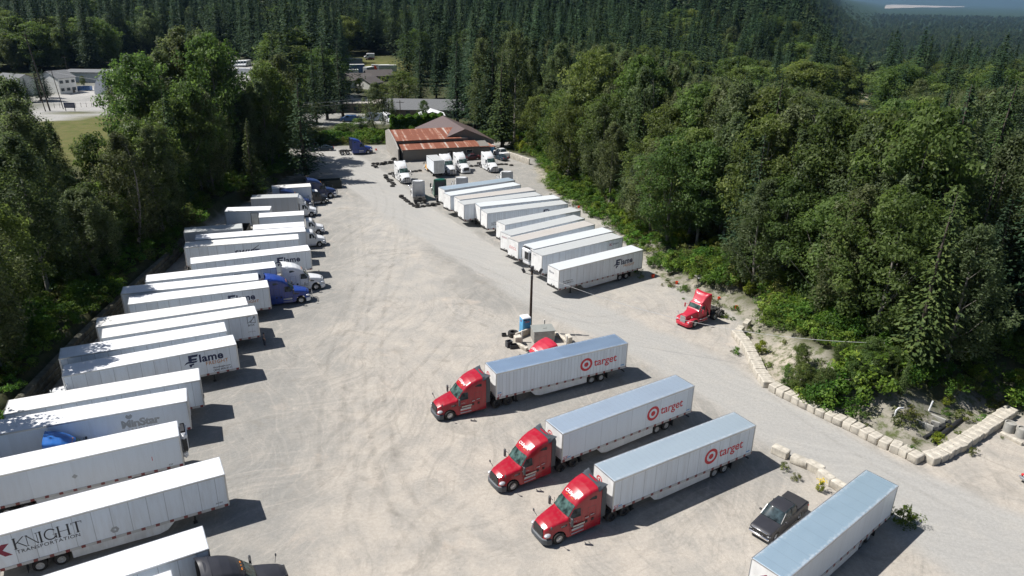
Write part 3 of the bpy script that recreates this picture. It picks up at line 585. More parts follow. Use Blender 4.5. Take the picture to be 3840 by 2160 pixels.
def tractor(name, label, cat, body, rim_f=None, rim_d=None, shroud=True, sleeper=5.2, top=3.98, rear_cap=None, bars=False, sign=None, number=None, grille='black', group=None, decals=False, lowroof=False, light=True):
    """sleeper tractor, nose at x=0, facing -x"""
    t = thing(name, label, cat, group=group); L_ = sleeper
    hood = Loft([(.06,.62,1.22,.80,.62,.16),(.14,.60,1.42,.96,.74,.18),(.45,.50,1.60,1.13,.84,.2),(.9,.45,1.74,1.2,.92,.22),(1.5,.45,1.88,1.22,1.02,.22),(2.05,.45,1.97,1.22,1.10,.2)], .09, [(1.25,.52,.63)])
    hood.mb().build('hood', body, t)
    zt = [(1.98,.38,1.93,1.22,1.02,.2),(2.12,.38,2.08,1.23,1.06,.22),(2.72,.38,2.83,1.235,1.0,.24),(2.86,.38,3.0,1.24,1.02,.28),(3.15,.38,3.3,1.25,1.06,.32),(3.6,.38,3.60,1.25,1.12,.32),(4.2,.38,3.83,1.25,1.17,.3),(4.8,.38,3.95,1.25,1.2,.28),(L_,.38,top,1.25,1.21,.25)]
    zt = [r_ for r_ in zt if r_[0] < L_-.02 or r_[0] == L_]
    if lowroof: zt = [(a, b_, min(c, 2.9+.05*(a-3)) if a > 2.8 else c, d, e, f) for a, b_, c, d, e, f in zt]
    cab = Loft(zt, .10, [(1.25,.52,.63)]); cab.mb().build('cab', body, t)
    w_ = cab.patch(2.06, 2.70, -.93, .93, .015, 6, 12, inset=.10); w_.build('windshield', M_GLASSG, t)
    w_ = MB(); w_.tube([(2.03,-.5,2.03),(2.2,-.15,2.27)],.012,5); w_.tube([(2.03,.3,2.05),(2.2,.65,2.25)],.012,5); w_.build('wiper', M_BLACK, t)
    for s in (-1,1):
        cab.side([(2.30,1.98),(2.36,2.2),(2.62,2.62),(3.22,2.66),(3.26,1.92),(2.5,1.86)], s).build('side_window', M_GLASS, t)
        if L_ > 4.5 and not lowroof: cab.side([(3.95,3.14),(4.25,3.32),(4.62,3.36),(4.72,3.22),(4.66,3.02)], s).build('sleeper_window', M_GLASS, t)
        d = MB()
        for px_ in (2.22,3.34): cab.side([(px_,.75),(px_+.025,.75),(px_+.025,2.6),(px_,2.6)], s, .006, .01, d)
        if L_ > 4.5: cab.side([(3.9,1.55),(4.65,1.55),(4.65,1.575),(3.9,1.575)], s, .006, .01, d); cab.side([(3.9,2.45),(4.65,2.45),(4.65,2.47),(3.9,2.47)], s, .006, .01, d); cab.side([(3.9,1.55),(3.92,1.55),(3.92,2.45),(3.9,2.45)], s, .006, .01, d); cab.side([(4.63,1.55),(4.65,1.55),(4.65,2.45),(4.63,2.45)], s, .006, .01, d)
        cab.side([(2.3,1.16),(L_,1.16),(L_,1.13),(2.3,1.13)], s, .008, .01, d); d.build('door_seam', M_BLACK, t)
        d = MB(); d.tube([(2.15,s*1.16,2.25),(2.1,s*1.5,2.3)],.03,6); d.tube([(2.15,s*1.2,1.75),(2.1,s*1.5,1.8)],.03,6); d.box((2.12,s*1.55,2.0),(.16,.26,.78),bev=.05); d.build('mirror', M_DARK if body is not P_WHITE else M_CHROME, t)
        d = MB(); d.tube([(.55,s*.98,1.5),(.42,s*1.22,1.85)],.02,6); d.ball((.40,s*1.25,1.95),(.06,.11,.14)); d.build('hood_mirror', M_DARK, t)
        d = MB(); d.ball((.30,s*.93,1.04),(.30,.20,.15),12); d.build('headlight', M_LAMP, t)
        d = MB(); d.box((2.95,s*1.235,.92),(1.15,.05,.22),bev=.02); d.build('step', M_SILVER, t)
        d = MB(); d.box((2.95,s*1.235,.55),(1.2,.06,.10),bev=.02); d.build('step', M_SILVER, t)
        if L_ > 4.5:
            d = MB(); d.box((3.75,s*1.26,1.25),(.2,.04,.22)); d.build('vent', M_BLACK, t); d = MB(); d.box((4.35,s*1.26,1.25),(.2,.04,.22)); d.build('vent', M_BLACK, t)
        if hood: d = MB(); hood.side([(1.4,1.45),(1.98,1.62),(1.98,1.42),(1.55,1.36)], s, .01, .02, d); d.build('hood_vent', M_BLACK, t)
        if shroud:
            d = MB(); d.prism([(L_-.02,1.05),(L_+.42,1.05),(L_+.42,3.6),(L_+.30,top-.02),(L_-.02,top-.1)], s*1.20, s*1.26, 'XZ'); d.build('side_extender', rear_cap or M_SHROUD, t)
        wheel(t, 1.25, s*1.06, .52, .30, False, rim_f or M_RIM)
    g = MB()
    for k in range(7): g.box((.045+.012*k,0,.78+.10*k),(.05,1.16-.06*abs(k-3)*.4,.038),mi=0)
    gb = MB(); gb.prism([(-.62,.68),(.62,.68),(.66,1.1),(.56,1.46),(-.56,1.46),(-.66,1.1)], .02, .20, 'YZ'); gb.build('grille', M_BLACK, t); g.build('grille_bar', M_ALU if grille == 'black' else M_CHROME, t)
    bm_ = Loft([(-.10,.30,.62,.62,.6,.06),(-.02,.28,.70,.88,.86,.08),(.18,.27,.74,1.10,1.08,.08),(.56,.27,.76,1.22,1.2,.06)], .0); bm_.mb().build('bumper', M_SHROUD if grille == 'black' else M_WHITE, t)
    l = MB()
    for y in (-.42,-.3,0,.3,.42): l.ball((2.90,y,cab.top(2.90,y)+.02),(.05,.05,.03),6)
    l.build('marker_lamp', M_AMBER, t)
    if shroud and not lowroof:
        n = 14; vs = []
        for i in range(7):
            for j in range(n+1):
                f = -1+2*j/n; u = i/6; x = L_-.38+(.62+.22*abs(f)**3)*u; y = f*1.245; z = (cab.top(min(x, L_), y*.995) if x < L_ else top+.10*(1-f*f)-(0 if abs(f)<.8 else .10*(abs(f)-.8)/.2))+.02+.16*u*u*abs(f)**2 - .16*u*u*(1-f*f)*1.2
                if abs(f) > .97: z = min(z, top-.02+.14*u)
                vs.append((x, y, z))
        fs = [(i*(n+1)+j, i*(n+1)+j+1, (i+1)*(n+1)+j+1, (i+1)*(n+1)+j) for i in range(6) for j in range(n)]
        c = MB(); c.add(vs, fs); c.add([(x,y,z-.07) for x,y,z in vs], fs)
        m_ = len(vs); rim_ = [6*(n+1)+j for j in range(n+1)]; c.f += [(a, a+1, a+1+m_, a+m_) for a in rim_[:-1]]; c.m += [0]*n
        c.build('roof_fairing', rear_cap or M_SHROUD, t)
    b = MB(); b.box((L_+.03,0,2.2 if not lowroof else 1.9),(.04,2.0,2.6 if not lowroof else 1.6)); b.build('back_panel', M_SHROUD if not light else M_SILVER, t)
    if bars:
        b = MB()
        for z in (.55,.85,1.15): b.tube([(-.22,-1.0,z),(-.30,-.6,z),(-.30,.6,z),(-.22,1.0,z)],.035,6,0)
        for y in (-.6,-.2,.2,.6): b.tube([(-.28,y,.4),(-.28,y,1.45)],.035,6)
        b.build('bull_bar', M_CHROME, t)
    chassis(t, 1.0, 8.35, (6.42,7.76), rim_d or M_RIM)
    if sign:
        vs, fs = text2d(sign, .35, .25, .012, .9); W_ = max(v[0] for v in vs)
        def fn(u, v): y = -(u-W_/2)*.95; x = 3.02+v*.72; dz = (cab.top(x+.02,y)-cab.top(x-.02,y))/.04; l_ = math.hypot(1,dz); return (x-dz/l_*.015, y, cab.top(x,y)+.015/l_)
        decal('lettering', (vs, fs), fn, M_VWHITE, t)
        for s in (-1,1):
            sh = text2d(sign, .19, .2, .006); W2 = max(v[0] for v in sh[0])
            decal('lettering', sh, (lambda u,v,s=s: ((2.35+u if s<0 else 2.35+W2-u), s*(cab.y(2.8,1.5+v)+.015), 1.5+v+.0*u)), M_VGREY, t)
    if number:
        for s in (-1,1):
            sh = text2d(number, .17, .0, .008); W2 = max(v[0] for v in sh[0])
            decal('lettering', sh, (lambda u,v,s=s: ((1.42+u if s<0 else 1.42+W2-u), s*(hood.y(1.7,1.45+v)+.03), 1.45+v)), M_VGREY, t)
    if decals:
        for s in (-1,1):
            d = MB(); d.box((3.05,s*1.262,1.22),(1.1,.012,.16)); d.build('sticker', M_VCREAM, t)
            d = MB(); d.box((3.78,s*1.268,1.62),(.32,.012,.10)); d.box((4.3,s*1.268,1.72),(.36,.012,.08)); d.build('sticker', M_VGREY, t)
    return t
M_VWHITE = mat('white_vinyl', (.85,.85,.85), .4, var=.03); M_VGREY = mat('pale_vinyl', (.45,.40,.42), .5); M_VCREAM = mat('cream_vinyl', (.55,.52,.45), .5); M_VRED = mat('red_vinyl', (.56,.022,.035), .4, var=.05); M_VNAVY = mat('navy_vinyl', (.008,.018,.07), .4, var=.05)
M_VBLACK = mat('black_vinyl', (.02,.022,.03), .45); M_VORANGE = mat('orange_vinyl', (.50,.22,.07), .5); M_VFADE = mat('faded_vinyl', (.36,.37,.37), .6); M_VMAROON = mat('maroon_vinyl', (.24,.012,.045), .5); M_VBLUE = mat('light_blue_vinyl', (.12,.32,.6), .5)

def classic_tractor(name, label, body, fairing=True, loc=(0,0,0)):
    """day-cab tractor with long sloping hood, separate fenders and a tall roof fairing; nose at x=0"""
    t = thing(name, label, 'truck')
    hood = Loft([(.10,.72,1.50,.46,.40,.12),(.30,.70,1.62,.52,.46,.16),(1.2,.70,1.84,.80,.66,.18),(1.95,.60,2.0,1.0,.86,.18)], .06); hood.mb().build('hood', body, t)
    for s in (-1,1):
        f = MB(); P_ = [(.02,.62),(.05,.95),(.30,1.12),(.72,1.22),(1.15,1.26),(1.6,1.16),(1.9,.92),(2.05,.62)]; Q = [(.12,.55),(.62,.55),(.68,.85),(.92,1.06),(1.2,1.10),(1.5,1.02),(1.72,.82),(1.8,.55)]
        n = len(P_); out = []; yo, yi = s*1.18, s*.48
        for (x,z) in P_: out.append((x, yo+(-.12*s if x < .2 else 0), z-.06)); out.append((x+.02, yo-.12*s, z)); out.append((x+.03, yi, z-.12))
        f.add(out, [(3*i+k, 3*i+k+1, 3*(i+1)+k+1, 3*(i+1)+k) for i in range(n-1) for k in range(2)])
        f.add([(x, yo+(-.12*s if x < .2 else 0), z-.06) for x,z in P_]+[(x, yo-.02*s+(-.10*s if x < .2 else 0), z) for x,z in Q], [(i,i+1,n+i+1,n+i) for i in range(n-1)])
        f.build('fender', body, t); d = MB(); d.ball((.20,s*.90,.86),(.22,.18,.13),10); d.build('headlight', M_LAMP, t)
        wheel(t, 1.2, s*1.04, .52, .29)
        d = MB(); d.tube([(2.2,s*1.06,2.3),(2.1,s*1.42,2.35)],.025,6); d.box((2.12,s*1.46,2.1),(.12,.22,.6),bev=.05); d.build('mirror', body, t)
        d = MB(); d.lathe([(0,-.5),(.30,-.5),(.33,-.46),(.33,.46),(.30,.5),(0,.5)], (0,0,0), n=16); d.v = [(3.0+y, s*.98+x*1, .72+z) for x,y,z in d.v]; d.build('fuel_tank', M_ALU if body is not P_RED2 else body, t)
        d = MB(); d.box((2.8,s*1.2,.95),(1.5,.2,.06)); d.box((2.8,s*1.24,.62),(1.5,.1,.06)); d.build('step', M_SILVER, t)
        d = MB(); d.tube([(.5,s*.78,1.2),(.38,s*1.12,1.6)],.018,5); d.ball((.36,s*1.14,1.7),(.05,.10,.12)); d.build('hood_mirror', M_CHROME, t)
    rows = [(1.9,.45,1.98,1.04,.96,.12),(2.02,.45,2.06,1.06,.98,.12),(2.42,.45,2.70,1.06,.96,.16),(2.6,.45,2.80,1.06,.98,.16),(3.55,.45,2.84,1.06,1.0,.16)]
    cab = Loft(rows, .03); cab.mb().build('cab', body, t); cab.patch(2.06,2.38,-.90,.90,.015,5,10).build('windshield', M_GLASSG, t)
    for s in (-1,1):
        cab.side([(2.32,2.0),(2.48,2.5),(3.1,2.55),(3.1,1.95)], s).build('side_window', M_GLASS, t)
        d = MB(); d.tube([(2.25,s*1.03,1.95),(2.48,s*1.0,2.7)],.02,5); d.build('grab_rail', M_CHROME, t)
    if fairing:
        fr = Loft([(2.5,2.78,2.86,.86,.80,.04),(2.75,2.78,3.02,.98,.84,.12),(3.05,2.7,3.45,1.1,.92,.22),(3.3,2.4,3.85,1.18,1.02,.26),(3.5,1.9,4.02,1.22,1.14,.2),(3.95,1.0,4.06,1.24,1.22,.12)], -.12); fr.mb(caps=False).build('roof_fairing', body, t)
        vs, fs = text2d('Flame', .42, .15, .02, .9); W_ = max(v[0] for v in vs)
        def fn(u, v): y = -(u-W_/2); x = 2.60+v*.75; return (x-.03, y, fr.top(x,y)+.03)
        decal('lettering', (vs, fs), fn, M_VWHITE, t)
    g = MB(); g.prism([(-.40,.62),(.40,.62),(.42,1.48),(.30,1.56),(-.30,1.56),(-.42,1.48)], .03, .14, 'YZ'); g.build('grille', M_CHROME, t)
    g = MB()
    for k in range(13): g.box((.02,-.36+.06*k,1.06),(.02,.02,.84))
    g.build('grille_bar', M_SILVER, t)
    Loft([(-.12,.30,.62,.75,.73,.05),(0,.28,.66,.98,.96,.06),(.3,.28,.68,1.18,1.16,.06),(.62,.3,.66,1.2,1.18,.05)], 0).mb().build('bumper', body, t)
    b = MB(); b.tube([(.2,0,1.0),(6.9,0,1.0)],.02,4); b.build('air_line', M_BLACK, t)
    chassis(t, .8, 7.1, (5.25,6.6), M_RIM); return t

def medium_truck(name, label, body, box_len, box_h, box_m, roof_m, roof_white=None, fairing=False, door=False, group=None, boxw=2.5, cab_off=0, wind=False):
    """medium-duty conventional cab and a van body; nose at x=0"""
    t = thing(name, label, 'box truck', group=group); body2 = roof_white or body
    hood = Loft([(.04,.62,1.12,.78,.62,.14),(.12,.58,1.25,.92,.72,.16),(.5,.50,1.42,1.08,.82,.2),(1.3,.45,1.62,1.14,.95,.2)], .10, [(.98,.46,.55)]); hood.mb().build('hood', body, t)
    cab = Loft([(1.2,.42,1.6,1.14,.98,.16),(1.36,.42,1.75,1.15,1.0,.18),(1.85,.42,2.45,1.15,.98,.2),(2.1,.42,2.58,1.15,1.0,.2),(2.95,.42,2.62,1.15,1.02,.2)], .06, [(.98,.46,.55)]); cab.mb().build('cab', body, t)
    c2 = MB(); cab.patch(1.95,2.9,-.86,.86,.03,4,8,c2); c2.build('roof_panel', body2, t)
    cab.patch(1.40,1.84,-.9,.9,.015,5,10).build('windshield', M_GLASS, t)
    for s in (-1,1):
        cab.side([(1.62,1.62),(1.72,1.9),(1.98,2.28),(2.5,2.32),(2.52,1.55)], s).build('side_window', M_GLASS, t)
        d = MB(); d.tube([(1.6,s*1.1,1.9),(1.55,s*1.4,1.95)],.025,6); d.box((1.55,s*1.45,1.75),(.12,.2,.5),bev=.04); d.build('mirror', M_DARK, t)
        d = MB(); d.ball((.22,s*.84,.95),(.22,.17,.12)); d.build('headlight', M_LAMP, t)
        d = MB(); d.box((2.2,s*1.12,.45),(1.2,.2,.3),bev=.05); d.build('step', M_SILVER, t)
        wheel(t, .98, s*1.0, .46, .26, False, M_RIMW); wheel(t, 3.2+box_len*.68, s*.98, .46, .25, True, M_RIMW)
    g = MB(); g.box((.03,0,.92),(.08,1.0,.42),bev=.03); g.build('grille', M_BLACK, t)
    b = MB(); b.box((.0,0,.5),(.2,2.1,.26),bev=.06); b.build('bumper', M_SILVER if body is not P_BLACK else M_DARK, t)
    x0 = 3.12; x1 = x0+box_len; b = MB(); b.box(((x0+x1)/2,0,(1.0+box_h)/2),(box_len,boxw,box_h-1.0)); bx = b.build('cargo_box', box_m, t)
    b = MB(); b.box(((x0+x1)/2,0,box_h+.02),(box_len+.04,boxw+.04,.06),bev=.02); b.build('box_roof', roof_m, t)
    b = MB()
    for s in (-1,1): b.box(((x0+x1)/2,s*(boxw/2+.012),1.06),(box_len,.03,.12)); b.box(((x0+x1)/2,s*(boxw/2+.012),box_h-.06),(box_len,.03,.08)); b.box((x0+.05,s*(boxw/2+.012),(1+box_h)/2),(.08,.03,box_h-1))
    b.build('rail', M_ALU, t)
    b = MB(); b.box((x1+.02,0,(1.05+box_h)/2),(.05,boxw-.2,box_h-1.15)); b.build('rear_door', M_DOOR, t)
    b = MB(); b.box(((2.9+x1)/2,-.42,.85),(x1-2.9,.1,.22)); b.box(((2.9+x1)/2,.42,.85),(x1-2.9,.1,.22)); b.box((x1-.1,0,.55),(.1,2.2,.12)); b.tube([(3.2+box_len*.68,-.9,.46),(3.2+box_len*.68,.9,.46)],.08); b.build('chassis', M_FRAME, t)
    if door: b = MB(); b.box((x0+1.7,boxw/2+.02,2.1),(.95,.04,2.0),bev=.01); b.build('side_door', M_DOOR, t)
    if wind: b = MB(); b.prism([(2.05,2.6),(3.1,2.6),(3.1,box_h-.1),(2.75,box_h-.25),(2.3,3.0)], -1.05, 1.05, 'XZ'); b.build('wind_deflector', body2, t)
    return t

def trailer(name, label, side, roof, L_=16.15, W_=2.6, ht=4.11, hb=1.13, skirt=True, reefer=False, near=-1, rail=True, group='parked semi trailers', wheels=(11.9,13.15), front_m=None, far=False, cat='trailer', gear=True):
    """van trailer, nose at x=-L/2; origin at the ground under its middle"""
    t = thing(name, label, cat, group=group); h = L_/2; c = -h
    b = MB(); b.box((0,0,(ht+hb)/2),(L_,W_,ht-hb)); b.build('cargo_body', side, t, smooth=0)
    b = MB(); b.box((0,0,ht+.008),(L_-.10,W_-.08,.03)); b.build('roof', roof, t, smooth=0)
    b = MB()
    for s in (-1,1): b.box((0,s*(W_/2+.012),ht-.05),(L_+.04,.05,.13)); 
    b.box((-h-.012,0,ht-.05),(.05,W_-.02,.13)); b.box((h+.012,0,ht-.05),(.06,W_-.02,.16))
    for s in (-1,1): b.box((-h+.02,s*(W_/2+.004),(ht+hb)/2),(.12,.03,ht-hb-.1)); b.box((h-.04,s*(W_/2+.006),(ht+hb)/2),(.12,.04,ht-hb-.1))
    b.build('top_rail', M_ALU, t, smooth=0)
    b = MB()
    for s in (-1,1): b.box((0,s*(W_/2+.015),hb+.10),(L_+.02,.04,.22))
    b.build('bottom_rail', M_RAIL, t, smooth=0)
    b = MB(); b.box((-h-.02,0,(ht+hb)/2+.05),(.04,W_-.12,ht-hb-.25)); b.build('nose_panel', front_m or M_NOSE, t, smooth=0)
    b = MB(); b.box((-h-.03,0,hb+.12),(.06,W_-.06,.30)); b.box((-h-.07,-.3,hb+.35),(.10,.34,.12)); b.box((-h-.07,.25,hb+.42),(.08,.12,.12)); b.build('nose_sill', M_FRAME, t, smooth=0)
    for s in (-1,1): b = MB(); b.box((h+.02,s*W_/4,(ht+hb)/2),(.05,W_/2-.10,ht-hb-.2)); b.tube([(h+.07,s*W_/4,hb+.1),(h+.07,s*W_/4,ht-.1)],.02,6); b.tube([(h+.07,s*.14,hb+.1),(h+.07,s*.14,ht-.1)],.02,6); b.build('rear_door', M_DOOR, t, smooth=0)
    b = MB(); b.box((h-.05,0,.52),(.1,2.3,.12)); b.box((h-.05,-.6,.8),(.08,.1,.6)); b.box((h-.05,.6,.8),(.08,.1,.6))
    for x in np.arange(-h+.8, h-.4, 1.2): b.box((x,0,hb-.03),(.10,W_-.2,.12))
    b.box((c+sum(wheels)/2,-.45,.86),(3.4,.14,.3)); b.box((c+sum(wheels)/2,.45,.86),(3.4,.14,.3))
    for x in wheels: b.tube([(c+x,-.95,.5),(c+x,.95,.5)],.07,8)
    b.build('underframe', M_FRAME, t)
    for x in wheels:
        for s in (-1,1): wheel(t, c+x, s*1.02, .50, .26, True, M_RIMW)
    for s in (-1,1): b = MB(); b.box((c+wheels[1]+.75,s*.95,.62),(.03,.62,.7)); b.build('mud_flap', M_BLACK, t)
    if gear:
        for s in (-1,1): b = MB(); b.box((c+2.6,s*.75,.62),(.14,.14,1.05)); b.box((c+2.6,s*.75,.05),(.3,.3,.08)); b.tube([(c+2.6,s*.75,.7),(c+3.3,s*.5,1.1)],.03,6); b.build('landing_leg', M_FRAME, t)
    if skirt:
        for s in (-1,1): b = MB(); b.prism([(c+4.0,hb),(c+wheels[0]-.75,hb),(c+wheels[0]-.75,.45),(c+5.2,.33),(c+4.6,.5)], s*(W_/2-.03), s*(W_/2-.01), 'XZ'); b.build('side_skirt', mat('skirt_white', (.66,.67,.67), .45, dirt=.35), t, smooth=0)
    if reefer:
        b = MB(); b.box((-h-.34,0,ht-1.05),(.6,2.05,2.0),bev=.28); b.box((-h-.26,0,ht-2.3),(.42,1.7,.7),bev=.15); r_ = b.build('cooling_unit', mat('reefer_white', (.72,.73,.74), .3), t)
        g = MB(); g.box((-h-.645,-near*-.35,ht-1.15),(.03,.9,1.15),bev=.01); 
        g.box((-h-.34,-.98,ht-1.2),(.4,.10,1.2)); g.box((-h-.34,.98,ht-1.2),(.4,.10,1.2)); g.build('air_grille', M_BLACK, r_)
        g = MB(); g.box((-h-.30,0,ht-.04),(.3,1.2,.04)); g.build('fan_opening', M_BLACK, r_)
    return t
def tside(t, name, shape, m, u, z, L_=16.15, W_=2.6, near=-1, size=None, off=.008):
    """sign on a trailer flank; u counted from the left as seen from that side. near=-1: the flank at -y"""
    h = L_/2; y = near*(W_/2+off)
    return decal(name, shape, (lambda a, b: (-h+u+a, y, z+b)) if near < 0 else (lambda a, b: (h-u-a, y, z+b)), m, t)
def tnose(t, name, shape, m, u, z, L_=16.15, W_=2.6):
    return decal(name, shape, lambda a, b: (-L_/2-.048, W_/2-u-a, z+b), m, t)
def tend(t, name, shape, m, u, z, L_=16.15, W_=2.6): return decal(name, shape, lambda a, b: (L_/2+.06, -W_/2+u+a, z+b), m, t)

def flame_logo(t, u, z, s, near, full=True, phone=False, faded=False):
    n = M_VNAVY; F = poly2d([(.10,.62),(.50,.62),(.50,.70),(.60,.98),(1.10,.98),(1.06,.80),(.72,.80),(.70,.62),(1.04,.62),(.98,.47),(.62,.46),(.42,.40),(.12,.42)], [(.0,.22),(.30,.40),(.62,.40),(.92,.46),(.98,.40),(.70,.26),(.40,.26),(.14,.20)], [(.34,.16),(.68,.20),(.64,.10),(.50,.07),(.46,-.06),(.36,-.06)])
    F = poly2d([(.36,.50),(.38,1.0),(1.12,1.0),(1.06,.80),(.64,.80),(.62,.68),(1.0,.66),(.96,.50),(.62,.50),(.60,.44)], [(.0,.20),(.16,.40),(.36,.48),(.62,.44),(1.04,.44),(.92,.30),(.60,.28),(.30,.32)], [(.36,.20),(.76,.24),(.72,.12),(.58,.08),(.54,-.06),(.42,-.06)])
    sc = lambda sh, k: ([(x*k, y*k) for x, y in sh[0]], sh[1])
    tside(t, 'logo', sc(F, s), n, u, z, near=near)
    tside(t, 'lettering', text2d('lame', .94*s, 0, .032, 1.05), n, u+1.17*s, z+.26*s, near=near)
    if full: tside(t, 'lettering', text2d('FREIGHT', .42*s, 0, .014, 1.08), M_VORANGE, u+1.62*s, z-.12*s, near=near)
    if phone:
        tside(t, 'lettering', text2d('flamefreight.com', .26, 0, .014, 1.0), M_VBLACK, phone[0], phone[1]+.34, near=near); tside(t, 'lettering', text2d('(206) 800-0111', .31, 0, .016), M_VBLACK, phone[0], phone[1], near=near)
# ---------------------------------------------------------------- trees
M_BARK = mat('bark', (.20,.185,.16), .9, var=.35, scale=1.5); M_BARKD = mat('fir_bark', (.075,.06,.048), .9, var=.35, scale=1.5); M_PALEBARK = mat('pale_bark', (.20,.185,.165), .85, var=.3, scale=1.2)
L_COT = leaf_mat('cottonwood_leaves', [(.046,.062,.028),(.096,.123,.056),(.175,.205,.112)], .5, .5)
L_MAP = leaf_mat('maple_leaves', [(.042,.064,.020),(.090,.128,.038),(.155,.198,.068)], .5, .45)
L_FIR = leaf_mat('fir_needles', [(.012,.027,.013),(.028,.052,.026),(.055,.088,.041)], .2, .6)
L_CED = leaf_mat('cedar_sprays', [(.024,.042,.015),(.050,.078,.024),(.085,.112,.035)], .15, .6)
L_BUSH = leaf_mat('bramble_leaves', [(.030,.062,.012),(.075,.140,.020),(.155,.225,.035)], .3, .5)
L_YEL = leaf_mat('young_leaves', [(.06,.09,.012),(.13,.17,.018),(.22,.24,.03)], .3, .5)
L_SCRUB = leaf_mat('scrub_leaves', [(.05,.06,.018),(.10,.12,.03),(.15,.15,.045)], .2, .6)
FAR_MAP = leaf_mat('far_leaves', [(.024,.040,.018),(.048,.072,.032),(.085,.112,.050)], .3, .55)
def quads(name, c, n, s, tone, m, asp=1.0, along=None):
    """leaf-sized faces: centres c, normals n, sizes s; along fixes their long direction"""
    n = n/np.maximum(np.linalg.norm(n, axis=1, keepdims=True), 1e-6)
    r = rng.normal(size=n.shape) if along is None else along
    a = r-n*(r*n).sum(1, keepdims=True); a /= np.maximum(np.linalg.norm(a, axis=1, keepdims=True), 1e-6); b = np.cross(n, a)
    s = s[:,None]; k = len(c); fold = n*s*.22
    v = np.stack([c-a*s*asp, c+b*s*.5-fold, c+a*s*asp, c-b*s*.5-fold], 1).reshape(-1,3)
    me = bpy.data.meshes.new(name); me.vertices.add(4*k); me.vertices.foreach_set('co', v.astype(np.float32).ravel())
    me.loops.add(4*k); me.loops.foreach_set('vertex_index', np.arange(4*k, dtype=np.int32)); me.polygons.add(k); me.polygons.foreach_set('loop_start', np.arange(0,4*k,4,dtype=np.int32))
    at = me.attributes.new('tone', 'FLOAT', 'FACE'); at.data.foreach_set('value', np.clip(tone,0,1).astype(np.float32))
    me.materials.append(m); me.update(); me.validate(); return me
def broad(seed, h=22, rw=4.2, base=.18, n=110, leaves=95, ls=.30, m=None, shape='oval', zs=1.5, cr=1.25, name='crown'):
    g = np.random.default_rng(seed); t = g.random(n)**.85
    prof = {'oval': lambda t: np.sin(np.pi*(.08+.90*t)**.75)**.75, 'round': lambda t: np.sqrt(np.clip(1-(2*t-1)**2*.96, 0, 1)), 'spire': lambda t: (1-t)**.7*(.35+.65*np.clip(t*6,0,1))}[shape](t)
    a = g.random(n)*2*np.pi; ph = g.random(3)*6.28
    lobe = 1+.22*np.sin(3*a+ph[0]+4*t)+.15*np.sin(5*a+ph[1]-6*t)
    rad = rw*prof*lobe*np.sqrt(.18+.82*g.random(n))
    C = np.stack([rad*np.cos(a), rad*np.sin(a), h*(base+(1-base)*t*.97)-cr*zs*.3], 1)
    rc = cr*(.65+.6*g.random(n))*(.55+.45*prof); k = leaves; d = g.normal(size=(n,k,3)); d /= np.linalg.norm(d, axis=2, keepdims=True)
    rr = (.45+.6*g.random((n,k,1))**.6); off = d*rr*rc[:,None,None]; off[...,2] *= zs
    # clumps lean up and outwards so that their tips stand clear of each other
    off[...,:2] += (C[:,None,:2]/np.maximum(np.linalg.norm(C[:,:2],axis=1)[:,None,None],.5))*off[...,2:]*.12
    c = (C[:,None]+off).reshape(-1,3); nrm = (d*.45+g.normal(size=d.shape)*.5+np.array([0,0,.55])+np.concatenate([C[:,:2]/np.maximum(np.linalg.norm(C[:,:2],axis=1,keepdims=True),.5), np.zeros((n,1))],1)[:,None]*.35).reshape(-1,3)
    tone = (.45+.22*g.normal(size=(n,1))+.16*g.normal(size=(n,k))).ravel(); s = ls*(.7+.6*g.random(len(c)))
    keep = c[:,2] > .4; return quads(name, c[keep], nrm[keep], s[keep], tone[keep], m or L_COT), C
def fir(seed, h=30, rw=3.6, base=.08, levels=34, per=9, sprays=9, ls=.62, m=None, droop=.35, name='crown'):
    g = np.random.default_rng(seed); c, n, s, al, tn = [], [], [], [], []
    for i in range(levels):
        t = (i+.5*g.random())/levels; z = h*(base+(1-base)*t); r = rw*((1-t)**.8)*(.75+.5*g.random())*min(1, .45+t*4)+.12
        k = max(4, int(per*(1-.4*t))); a0 = g.random()*6.28
        for j in range(k):
            a = a0+2*np.pi*j/k+g.normal()*.2; rj = r*(.55+.6*g.random()); q = max(2, int(sprays*(.35+.65*rj/rw))); tb = .45+.2*g.normal()
            u = (np.arange(q)+.6)/q; x = u*rj; side = g.normal(size=q)*.22*rj*u**.5; zz = z-droop*x*(u)+.12*x+g.normal(size=q)*.12
            c.append(np.stack([x*np.cos(a)-side*np.sin(a), x*np.sin(a)+side*np.cos(a), zz], 1))
            n.append(np.stack([np.full(q,.35*np.cos(a)), np.full(q,.35*np.sin(a)), np.ones(q)], 1)+g.normal(size=(q,3))*.32)
            al.append(np.stack([np.full(q,np.cos(a)), np.full(q,np.sin(a)), np.full(q,-droop)], 1)+g.normal(size=(q,3))*.25)
            s.append(ls*(.75+.5*g.random(q))*(.6+.5*(1-t))); tn.append(tb+.15*g.normal(size=q)+.25*u-.1)
    c.append(np.stack([g.normal(size=6)*.05, g.normal(size=6)*.05, h+np.linspace(-.9,.25,6)], 1)); n.append(g.normal(size=(6,3))); al.append(np.tile([0,0,1.],(6,1))+g.normal(size=(6,3))*.1); s.append(np.full(6,.3)); tn.append(np.full(6,.6))
    c, n, al, s, tn = map(np.concatenate, (c, n, al, s, tn)); return quads(name, c, n, s, tn, m or L_FIR, .95, al)
